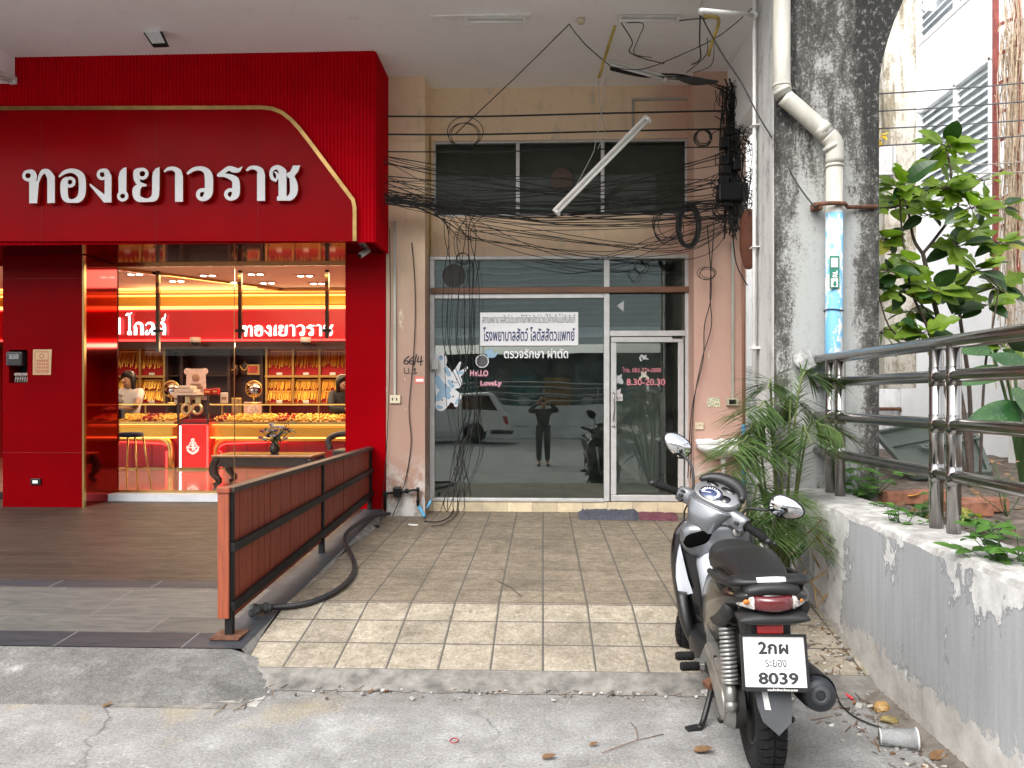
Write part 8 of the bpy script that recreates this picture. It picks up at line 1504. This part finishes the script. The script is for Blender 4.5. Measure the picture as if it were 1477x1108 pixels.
mb = MB(); mb.tube(catmull([tuple(sc_ + Vector((-.15, 0, -.02))), tuple(sc_ + Vector((-.17, 0, .12))), tuple(sc_ + Vector((-.165, 0, .3)))], 4), .009, 8); obj('back_post', mb, GOLDB, SP)
mb = MB(); mb.box((sc_.x - .19, sc_.y - .14, sc_.z + .21), (sc_.x - .15, sc_.y + .14, sc_.z + .36), .015); mb.box((sc_.x - .185, sc_.y - .13, sc_.z + .215), (sc_.x - .06, sc_.y - .09, sc_.z + .355), .015); obj('backrest', mb, NAVYV, SP)
DWD = mat('dark_carved_wood', (.035, .016, .010), .32, var=.35, vs=9, stretch=(.4, 3, 3), coat=.3); tz = H - (658 - HY) / F * 11.0
tx0, tx1, ty0, ty1 = px(306, 11.0), px(452, 11.0), 10.95, 11.65; TB = thing('low_table', 'dark carved low wooden table with curled legs inside the shop window', 'table', ((tx0 + tx1) / 2, 11.3, ZI))
mb = MB(); mb.box((tx0, ty0, tz - .03), (tx1, ty1, tz), .008); obj('top', mb, mat('orange_wood_edge', (.34, .13, .04), .3, var=.25, vs=8, stretch=(.4, 3, 3), coat=.4), TB)
mb = MB(); mb.box((tx0 + .13, ty0 + .09, tz), (tx1 - .13, ty1 - .09, tz + .004)); obj('inlay', mb, mat('stone_inlay', (.20, .13, .09), .12, var=.4, vs=26, coat=.6), TB)
mb = MB(); mb.box((tx0 + .05, ty0 + .05, tz - .17), (tx1 - .05, ty1 - .05, tz - .0305)); obj('apron', mb, DWD, TB)
for (x, y, s_) in ((tx0 + .07, ty0 + .07, -1), (tx1 - .07, ty0 + .07, 1), (tx0 + .07, ty1 - .07, -1), (tx1 - .07, ty1 - .07, 1)):
    mb = MB(); mb.tube(catmull([(x, y, tz - .05), (x + s_ * .06, y, tz - .16), (x + s_ * .05, y, tz - .27), (x - s_ * .02, y, tz - .36), (x - s_ * .02, y, ZI + .06), (x + s_ * .05, y, ZI + .025)], 4), [.06] * 5 + [.065] * 4 + [.05] * 4 + [.038] * 4 + [.034] * 4, 10); obj('leg', mb, DWD, TB)
vz = at(396, 652, 11.3); VS = thing('flower_vase', 'dark vase of purple and white flowers on the low wooden table', 'vase', (vz.x, 11.3, tz + .004)); b_ = Vector((vz.x, 11.3, tz + .004))
mb = MB(); mb.lathe([(.05, 0), (.075, .03), (.08, .09), (.05, .14), (.06, .16), (.05, .16), (.04, .13)], b_, None, 20); obj('vase', mb, DWD, VS)
rf_ = random.Random(6); st_, lf_ = MB(), MB(); fl = [MB(), MB(), MB()]
for i in range(46):
    a = rf_.uniform(0, 6.28); e = b_ + Vector((math.cos(a) * rf_.uniform(.03, .24), math.sin(a) * rf_.uniform(.03, .18), rf_.uniform(.17, .40) + (.10 if i % 9 == 0 else 0))); st_.tube([b_ + Vector((0, 0, .12)), e], .004, 4)
    if i % 2: leaf_mb(lf_, e, (math.cos(a), math.sin(a), rf_.uniform(-.5, .6)), (0, -.3, 1), rf_.uniform(.08, .14), .05, 0, .2, .3, 5)
    else:
        k = rf_.choice((0, 0, 1, 1, 2))
        for q in range(6): leaf_mb(fl[k], e, (math.cos(q * 1.05 + a), math.sin(q * 1.05 + a) - .2, rf_.uniform(.1, .6)), (0, -1, .4), .05, .036, 0, .3, -.3, 4)
for i in range(3): st_.tube(catmull([tuple(b_ + Vector((0, 0, .14))), tuple(b_ + Vector((.12, 0, .34))), tuple(b_ + Vector((.16 + .06 * i, 0, .48 - .05 * i)))], 4), .004, 4)
obj('stems', st_, mat('green_stem', (.05, .10, .03), .5), VS); obj('leaves', lf_, LF2, VS); obj('purple_flowers', fl[0], mat('purple_petal', (.12, .03, .12), .6, var=.3), VS); obj('white_flowers', fl[1], mat('white_petal', (.66, .60, .62), .6), VS); obj('pink_flowers', fl[2], mat('pink_petal', (.50, .22, .30), .6), VS)
CH = at(489, 660, 12.6); CR = thing('armchair', 'dark rounded armchair half hidden by the red column', 'chair', (CH.x, 12.6, ZI)); mb = MB(); mb.tube(catmull([(CH.x - .1, 12.45, .95), (CH.x - .14, 12.5, 1.12), (CH.x + .05, 12.6, 1.2), (CH.x + .4, 12.6, 1.2)], 5), .05, 10); obj('backrest', mb, mat('dark_leather', (.05, .045, .05), .4), CR)
mb = MB(); mb.box((CH.x - .05, 12.35, .85), (CH.x + .5, 12.9, .95), .03); obj('seat', mb, MATS['dark_leather'], CR)
for dx in (-.02, .45):
    for y in (12.4, 12.85): mb = MB(); mb.tube([(CH.x + dx, y, ZI), (CH.x + dx, y, .86)], .018, 8); obj('leg', mb, DWD, CR)
# ================================================================ PEOPLE
SKIN = mat('warm_skin', (.50, .285, .19), .5, var=.05, vs=12); HAIR = mat('dark_hair', (.012, .008, .007), .4, var=.4, vs=40, stretch=(6, 6, .4))
def skinned(name, V, E, m, parent, sub=2, label=None):
    """grow one continuous surface over a skeleton: V {joint: (pos, radius)}"""
    ks = list(V); me = bpy.data.meshes.new(name); me.from_pydata([V[k][0] for k in ks], [(ks.index(a), ks.index(b)) for a, b in E], []); o = bpy.data.objects.new(name, me); C.objects.link(o)
    md = o.modifiers.new('skin', 'SKIN'); md.use_smooth_shade = True; sv = me.skin_vertices[0].data
    for i, k in enumerate(ks): r_ = V[k][1]; sv[i].radius = (r_, r_) if not isinstance(r_, tuple) else r_
    sv[0].use_root = True; s2 = o.modifiers.new('sub', 'SUBSURF'); s2.levels = s2.render_levels = sub
    dg = bpy.context.evaluated_depsgraph_get(); dg.update(); m2 = bpy.data.meshes.new_from_object(o.evaluated_get(dg)); bpy.data.objects.remove(o); bpy.data.meshes.remove(me)
    m2.materials.clear(); m2.materials.append(m)
    for p in m2.polygons: p.use_smooth = True; p.material_index = 0
    r_ = mesh_obj(name, m2, parent, local=True); return setp(r_, label)
J0 = dict(pelvis=(0, 0, .93), spine=(0, 0, 1.10), chest=(0, -.005, 1.27), neck=(0, .0, 1.41), jaw=(0, -.02, 1.49), skull=(0, .0, 1.585), nose=(0, -.118, 1.535))
R0_ = dict(pelvis=(.135, .105), spine=(.120, .095), chest=(.145, .105), neck=.050, jaw=.070, skull=.092, nose=.012)
def person(label, loc, rot, pose, scale, top, legs, shoes, hair_long, hand_close=.6, sit=0):
    t = thing('person', label, 'person', loc); t.rotation_euler = (0, 0, rot); t.scale = (scale,) * 3; J = {k: Vector(v) for k, v in J0.items()}; Rr = dict(R0_)
    for s_, n in ((-1, 'l'), (1, 'r')):
        d = {'sh': (s_ * .165, 0, 1.345), 'el': (s_ * .20, .02, 1.08), 'wr': (s_ * .20, -.06, .85), 'hip': (s_ * .085, 0, .88), 'kn': (s_ * .095, -.015, .49), 'an': (s_ * .10, .02, .085), 'toe': (s_ * .115, -.15, .035)}
        for k, v in d.items(): J[k + n] = Vector(pose.get(k + n, v))
        for k, r_ in (('sh', .056), ('el', .040), ('wr', .027), ('hip', .088), ('kn', .056), ('an', .036), ('toe', .034)): Rr[k + n] = r_
    for k in ('spine', 'chest', 'neck', 'jaw', 'skull', 'nose'):
        if k in pose: J[k] = Vector(pose[k])
    if sit:                                                         # seated: hips down, knees forward, feet on the floor
        for k in J:
            if k[:-1] not in ('kn', 'an', 'toe'): J[k].z -= sit
        for s_, n in ((-1, 'l'), (1, 'r')): J['kn' + n] = Vector((s_ * .11, -.34, J['hip' + n].z - .04)); J['an' + n] = Vector((s_ * .11, -.28, .17)); J['toe' + n] = Vector((s_ * .12, -.44, .12))
    E = [('pelvis', 'spine'), ('spine', 'chest'), ('chest', 'neck'), ('neck', 'jaw'), ('jaw', 'skull'), ('skull', 'nose')]
    for n in 'lr':
        E += [('chest', 'sh' + n), ('sh' + n, 'el' + n), ('el' + n, 'wr' + n), ('pelvis', 'hip' + n), ('hip' + n, 'kn' + n), ('kn' + n, 'an' + n), ('an' + n, 'toe' + n)]
        w, e = J['wr' + n], J['el' + n]; d = (w - e).normalized(); s_ = -1 if n == 'l' else 1; side = Vector(pose.get('side' + n, (0, -1, 0))); side = (side - d * side.dot(d)).normalized(); pn = d.cross(side)
        J['pa' + n] = w + d * .075; Rr['pa' + n] = (.030, .016); E.append(('wr' + n, 'pa' + n)); cl = pn * (1 if n == 'l' else -1)
        for i, (o_, L) in enumerate(((.026, .068), (.009, .078), (-.009, .072), (-.025, .055))):
            a = J['pa' + n] + side * o_ + d * .018; b = a + d * L * .5 + cl * L * .12; c = b + d * L * .35 * (1 - hand_close * .5) + cl * L * .45 * hand_close
            for q, p_, r_ in (('a', a, .0092), ('b', b, .0085), ('c', c, .007)): J['f%d%s%s' % (i, q, n)] = p_; Rr['f%d%s%s' % (i, q, n)] = r_
            E += [('pa' + n, 'f%da%s' % (i, n)), ('f%da%s' % (i, n), 'f%db%s' % (i, n)), ('f%db%s' % (i, n), 'f%dc%s' % (i, n))]
        a = w + d * .03 + side * .032; b = a + side * .028 + d * .03 + cl * .008
        J['t1' + n] = a; J['t2' + n] = b; J['t3' + n] = b + d * .03 + cl * .01
        for q, r_ in (('t1', .011), ('t2', .010), ('t3', .008)): Rr[q + n] = r_
        E += [('wr' + n, 't1' + n), ('t1' + n, 't2' + n), ('t2' + n, 't3' + n)]
    skinned('body', {k: (J[k], tuple(c * .72 for c in Rr[k]) if k in ('pelvis', 'spine', 'chest') else Rr[k]) for k in J}, E, SKIN, t)
    TV = {k: (J[k], tuple(c + .022 for c in Rr[k])) for k in ('pelvis', 'spine', 'chest')}; TV['collar'] = (J['chest'].lerp(J['neck'], .62), .072); TE = [('pelvis', 'spine'), ('spine', 'chest'), ('chest', 'collar')]
    for n in 'lr':
        TV['sh' + n] = (J['sh' + n], .072); TE.append(('chest', 'sh' + n)); f = top[1]
        if f <= 1: TV['slv' + n] = (J['sh' + n].lerp(J['el' + n], f), .060); TE.append(('sh' + n, 'slv' + n))
        else: TV['el' + n] = (J['el' + n], .056); TV['slv' + n] = (J['el' + n].lerp(J['wr' + n], f - 1), .042); TE += [('sh' + n, 'el' + n), ('el' + n, 'slv' + n)]
    skinned('shirt', TV, TE, top[0], t)
    LV_ = {'pelvis': (J['pelvis'] + Vector((0, 0, -.02)), (.142, .115))}; LE = []
    for n in 'lr':
        for k, r_ in (('hip', .103), ('kn', .075)): LV_[k + n] = (J[k + n], r_)
        LV_['cuff' + n] = (J['kn' + n].lerp(J['an' + n], .92), .062); LE += [('pelvis', 'hip' + n), ('hip' + n, 'kn' + n), ('kn' + n, 'cuff' + n)]
    skinned('trousers', LV_, LE, legs, t)
    for n in 'lr':
        mb = MB(); a, b = J['an' + n], J['toe' + n]; d = (b - a); d.z = 0; d.normalize(); q = a.copy(); q.z = max(0, a.z - .085); sd = Vector((-d.y, d.x, 0)); secs = []
        for f, w_, h_ in ((-.07, .030, .06), (-.05, .042, .085), (.02, .044, .085), (.09, .048, .055), (.155, .042, .035), (.18, .022, .022)): secs.append([q + d * f + sd * w_ * math.cos(g) + Vector((0, 0, h_ * .5 * (1 + math.sin(g)) + .001)) for g in np.linspace(0, 6.283, 13)[:-1]])
        mb.loft(secs); obj('shoe', mb, shoes, t, local=True)
    sk, no = J['skull'], J['nose']; fw = (no - sk); fw.z = 0; fw.normalize(); rt = fw.cross(Vector((0, 0, 1))); mb = MB()
    for s_ in (-1, 1): mb.sphere(sk + fw * .083 + rt * s_ * .033 + Vector((0, 0, -.025)), .0115, (1, 1, .7), 8)
    obj('eyes', mb, BLACKP, t, local=True); mb = MB(); mb.sphere(sk + fw * .082 + Vector((0, 0, -.098)), .019, (1, .5, .4), 8); obj('lips', mb, mat('lips', (.42, .12, .10), .4), t, local=True)
    mb = MB()
    for s_ in (-1, 1): mb.bar(sk + fw * .090 + rt * (s_ * .050) + Vector((0, 0, -.002)), sk + fw * .096 + rt * (s_ * .016) + Vector((0, 0, .000)), .006, .006); mb.sphere(sk + rt * s_ * .094 + Vector((0, 0, -.04)), .026, (.4, .8, 1.1), 8)
    obj('brows', mb, HAIR, t, local=True)
    hb = MB(); secs = []; n_ = 22
    prof = [(.118, .035, .0), (.098, .075, .0), (.06, .102, .0), (.0, .113, .0), (-.06, .113, .35)] + ([(-.13, .108, .6), (-.22, .112, .75), (-.30, .10, .8), (-.34, .05, .8)] if hair_long else [(-.09, .098, .8)])
    for z, r_, back in prof:
        ring = []
        for g in np.linspace(0, 6.283, n_ + 1)[:-1]:
            v = fw * math.cos(g) * r_ + rt * math.sin(g) * r_; f = v.dot(fw) / r_; p = sk + v + Vector((0, 0, z))
            if back and f > .35 * (1 - back * .6) - .12: p = sk + fw * (r_ * (.25 - back * .45)) + rt * (v.dot(rt)) * 1.0 + Vector((0, 0, z))
            if z < .05 and f > .55 and not back: p = sk + fw * (r_ * .62) + rt * v.dot(rt) + Vector((0, 0, z + .02))
            ring.append(p - fw * .012)
        secs.append(ring)
    hb.loft(secs); obj('hair', hb, HAIR, t, local=True); return t
WSH = mat('white_t_shirt', (.72, .66, .64), .8, bump=.1, bs=30); BSH = mat('black_blouse', (.012, .011, .012), .6); DTR = mat('dark_trousers', (.03, .03, .035), .8); JKT = mat('dark_brown_jacket', (.045, .04, .036), .8, var=.2, vs=9); SHO = mat('dark_shoes', (.02, .018, .016), .5)
kp = 1.22; w1 = at(190, 560, 14.75)
person('woman with long dark hair in a white shirt reaching over the left counter', (w1.x, 14.72, ZI), R(-4), dict(wrl=(-.25, -.44, 1.12), ell=(-.24, -.18, 1.10), wrr=(.02, -.46, 1.10), elr=(.20, -.2, 1.08), skull=(-.02, -.05, 1.57), jaw=(-.02, -.08, 1.475), nose=(-.055, -.165, 1.50)), kp, (WSH, .55), DTR, SHO, True, sit=.20)
w2 = at(491, 590, 14.5)
person('woman with long black hair in a black blouse leaning on the right counter', (w2.x, 14.62, ZI), R(35), dict(wrl=(-.02, -.36, 1.12), ell=(-.24, -.16, 1.12), wrr=(.08, -.40, 1.13), elr=(.25, -.18, 1.12), skull=(0, -.06, 1.54), jaw=(0, -.08, 1.45), nose=(.03, -.175, 1.47)), 1.22, (BSH, 1.85), DTR, SHO, True, sit=.24)
p_ = at(172, 577, 14.0); mb = MB(); mb.sphere((p_.x, 14.05, p_.z), .06, (1, .8, 1.2)); mb.sphere((p_.x + .01, 14.05, p_.z + .09), .045); obj('figurine', mb, mat('grey_figurine', (.35, .33, .33), .5), label='small grey figurine on the counter in front of the woman in white', cat='figurine')
person('photographer in dark clothes raising a phone with both hands', (.0, -.46, 0), R(180), dict(ell=(-.33, -.10, 1.33), wrl=(-.115, -.27, 1.55), elr=(.33, -.10, 1.33), wrr=(.115, -.27, 1.55), sidel=(1, 0, 0), sider=(-1, 0, 0), skull=(0, 0, 1.56), jaw=(0, -.03, 1.465), nose=(0, -.118, 1.51)), 1.10, (JKT, 1.9), DTR, SHO, False)
mb = MB(); mb.box((-.038, -.135, 1.70), (.038, -.127, 1.86), .003); obj('phone', mb, BLACKP, label='dark phone held up by the photographer', cat='phone')
# ================================================================ ACROSS THE STREET (mirrored in the clinic glass)
OPW = mat('grey_roadside_wall', (.66, .66, .65), .8, var=.15, vs=1.5); mb = MB(); mb.box((-30, -14.3, 0), (30, -14, 1.5)); mb.box((-30, -14.0, .55), (30, -13.97, .60)); obj('roadside_wall', mb, OPW, label='low grey wall across the street', cat='wall')
RL2 = thing('street_railing', 'pale pipe railing on the grey wall across the street', 'railing', (0, -14.15, 1.5))
for z in (1.72, 1.98, 2.24, 2.42): mb = MB(); mb.tube([(-30, -14.15, z), (30, -14.15, z)], .03, 6); obj('rail', mb, STEEL, RL2)
for x in np.arange(-12, 12.1, 2.4): mb = MB(); mb.tube([(x, -14.15, 1.5), (x, -14.15, 2.42)], .03, 6); obj('post', mb, STEEL, RL2)
OB = thing('roadside_building', 'tall building with dim teal shop fronts under a white canopy across the street', 'building', (0, -18, 0)); mb = MB(); mb.box((-30, -26, 0), (30, -18, 3.9)); obj('shop_front', mb, mat('dim_shop_front', (.07, .085, .085), .5, var=.5, vs=.6), OB)
mb = MB(); mb.box((-30, -26, 5.2), (30, -17.9, 9.5)); obj('upper_wall', mb, mat('grey_cladding', (.50, .54, .55), .6, var=.08), OB)
mb = MB()
for z in np.arange(5.3, 9.4, .28): mb.box((-30, -17.9, z), (30, -17.86, z + .06))
obj('cladding_ribs', mb, mat('pale_ribs', (.66, .69, .70), .6), OB)
mb = MB(); mb.add([(-30, -18, 5.25), (30, -18, 5.25), (30, -15.6, 4.55), (-30, -15.6, 4.55), (-30, -18, 5.1), (30, -18, 5.1), (30, -15.6, 4.2), (-30, -15.6, 4.2)], [(0, 1, 2, 3)[::-1], (4, 5, 6, 7), (3, 2, 6, 7)[::-1], (0, 3, 7, 4), (1, 5, 6, 2)]); obj('canopy', mb, mat('white_canopy', (.72, .76, .78), .5, var=.1, vs=3), OB)
rs_ = random.Random(3)
for i, x in enumerate(np.arange(-9, 10, 1.5)):
    mb = MB(); mb.box((x, -17.98, .3), (x + 1.3, -17.93, 3.0 + rs_.uniform(-.3, .5))); c = ((.03, .16, .17), (.30, .17, .05), (.10, .14, .15), (.04, .20, .20), (.16, .17, .17))[i % 5]; f_ = obj('shop_window', mb, mat('window_display_%d' % (i % 5), c, .4, var=.9, vs=3.2), OB)
    mb = MB(); 
    for z in (1.2, 1.9, 2.5): mb.box((x + .1, -17.93, z), (x + 1.2, -17.90, z + .05))
    if i % 2: mb.lathe([(.0, 0), (.28, 0), (.28, .02), (.0, .02)], (x + .6, -17.9, 1.7), Matrix.Rotation(R(90), 3, 'X'), 20)
    obj('shelf', mb, mat('pale_shelf', (.5, .52, .5), .6), f_)
# pickup truck with a canopy, parked across the street
tx, ty = -1.30, -9.2; TK = thing('pickup_truck', 'silver pickup truck with a canopy parked across the street', 'pickup', (tx - 2.6, ty - .9, 0)); PT = mat('silver_car_paint', (.72, .74, .74), .3, .1, coat=.6)
side = [(0, .62), (.04, 1.0), (.12, 1.22), (.55, 1.90), (.75, 1.96), (3.2, 1.95), (3.45, 1.90), (4.25, 1.28), (5.25, 1.12), (5.42, .85), (5.40, .50), (4.95, .46)] + [(4.45 + .48 * math.cos(a), .42 + .46 * math.sin(a)) for a in np.linspace(0.1, math.pi - .1, 9)] + [(3.9, .45), (1.95, .45)] + [(1.35 + .48 * math.cos(a), .42 + .46 * math.sin(a)) for a in np.linspace(0.1, math.pi - .1, 9)] + [(.8, .52), (.4, .58)]
secs = [[Vector((tx - u * k - (1 - k) * 2.7, y, (z - 1) * k2 + 1)) for u, z in side] for y, k, k2 in ((ty, .985, .97), (ty - .06, 1, 1), (ty - 1.76, 1, 1), (ty - 1.82, .985, .97))]; mb = MB(); mb.loft(secs, False); obj('body', mb, PT, TK)
DG = mat('dark_car_glass', (.02, .022, .025), .05, coat=1)
for poly in ([(.42, 1.32), (.70, 1.84), (1.75, 1.86), (1.75, 1.30)], [(2.0, 1.30), (2.0, 1.84), (2.65, 1.84), (2.65, 1.30)], [(2.75, 1.30), (2.75, 1.84), (3.25, 1.83), (3.85, 1.32)]): mb = MB(); mb.prism([(tx - u, z) for u, z in poly], -.012, None, (0, ty + .012, 0)); obj('side_window', mb, DG, TK)
mb = MB(); mb.prism([(tx - u, z) for u, z in ((.02, .78), (.06, 1.12), (.24, 1.10), (.16, .80))], -.02, None, (0, ty + .02, 0)); obj('tail_light', mb, mat('red_tail_light', (.35, .01, .012), .15, coat=.8), TK)
mb = MB(); mb.box((tx - .7, ty - .2, .40), (tx + .12, ty - 1.6, .50)); mb.box((tx - .7, ty - .01, .52), (tx - .05, ty - .05, .56)); obj('bumper', mb, BLACKM, TK)
for u in (1.35, 4.45):
    for y in (ty - .02, ty - 1.56):
        mb = MB(); rX = Matrix.Rotation(R(-90), 3, 'X'); mb.lathe([(.24, 0), (.34, .0), (.38, .04), (.385, .12), (.38, .20), (.34, .24), (.24, .24)], (tx - u, y - .24, .385), rX, 28); wl_ = obj('wheel', mb, RUBBER, TK)
        mb = MB(); mb.lathe([(.25, .20), (.235, .215), (.06, .19), (.0, .19)], (tx - u, y - .24, .385), rX, 24)
        for q in range(6): a = q * 1.047; mb.bar((tx - u, y - .02, .385), (tx - u + .23 * math.cos(a), y - .012, .385 + .23 * math.sin(a)), .05, .03)
        obj('rim', mb, CAST, wl_)
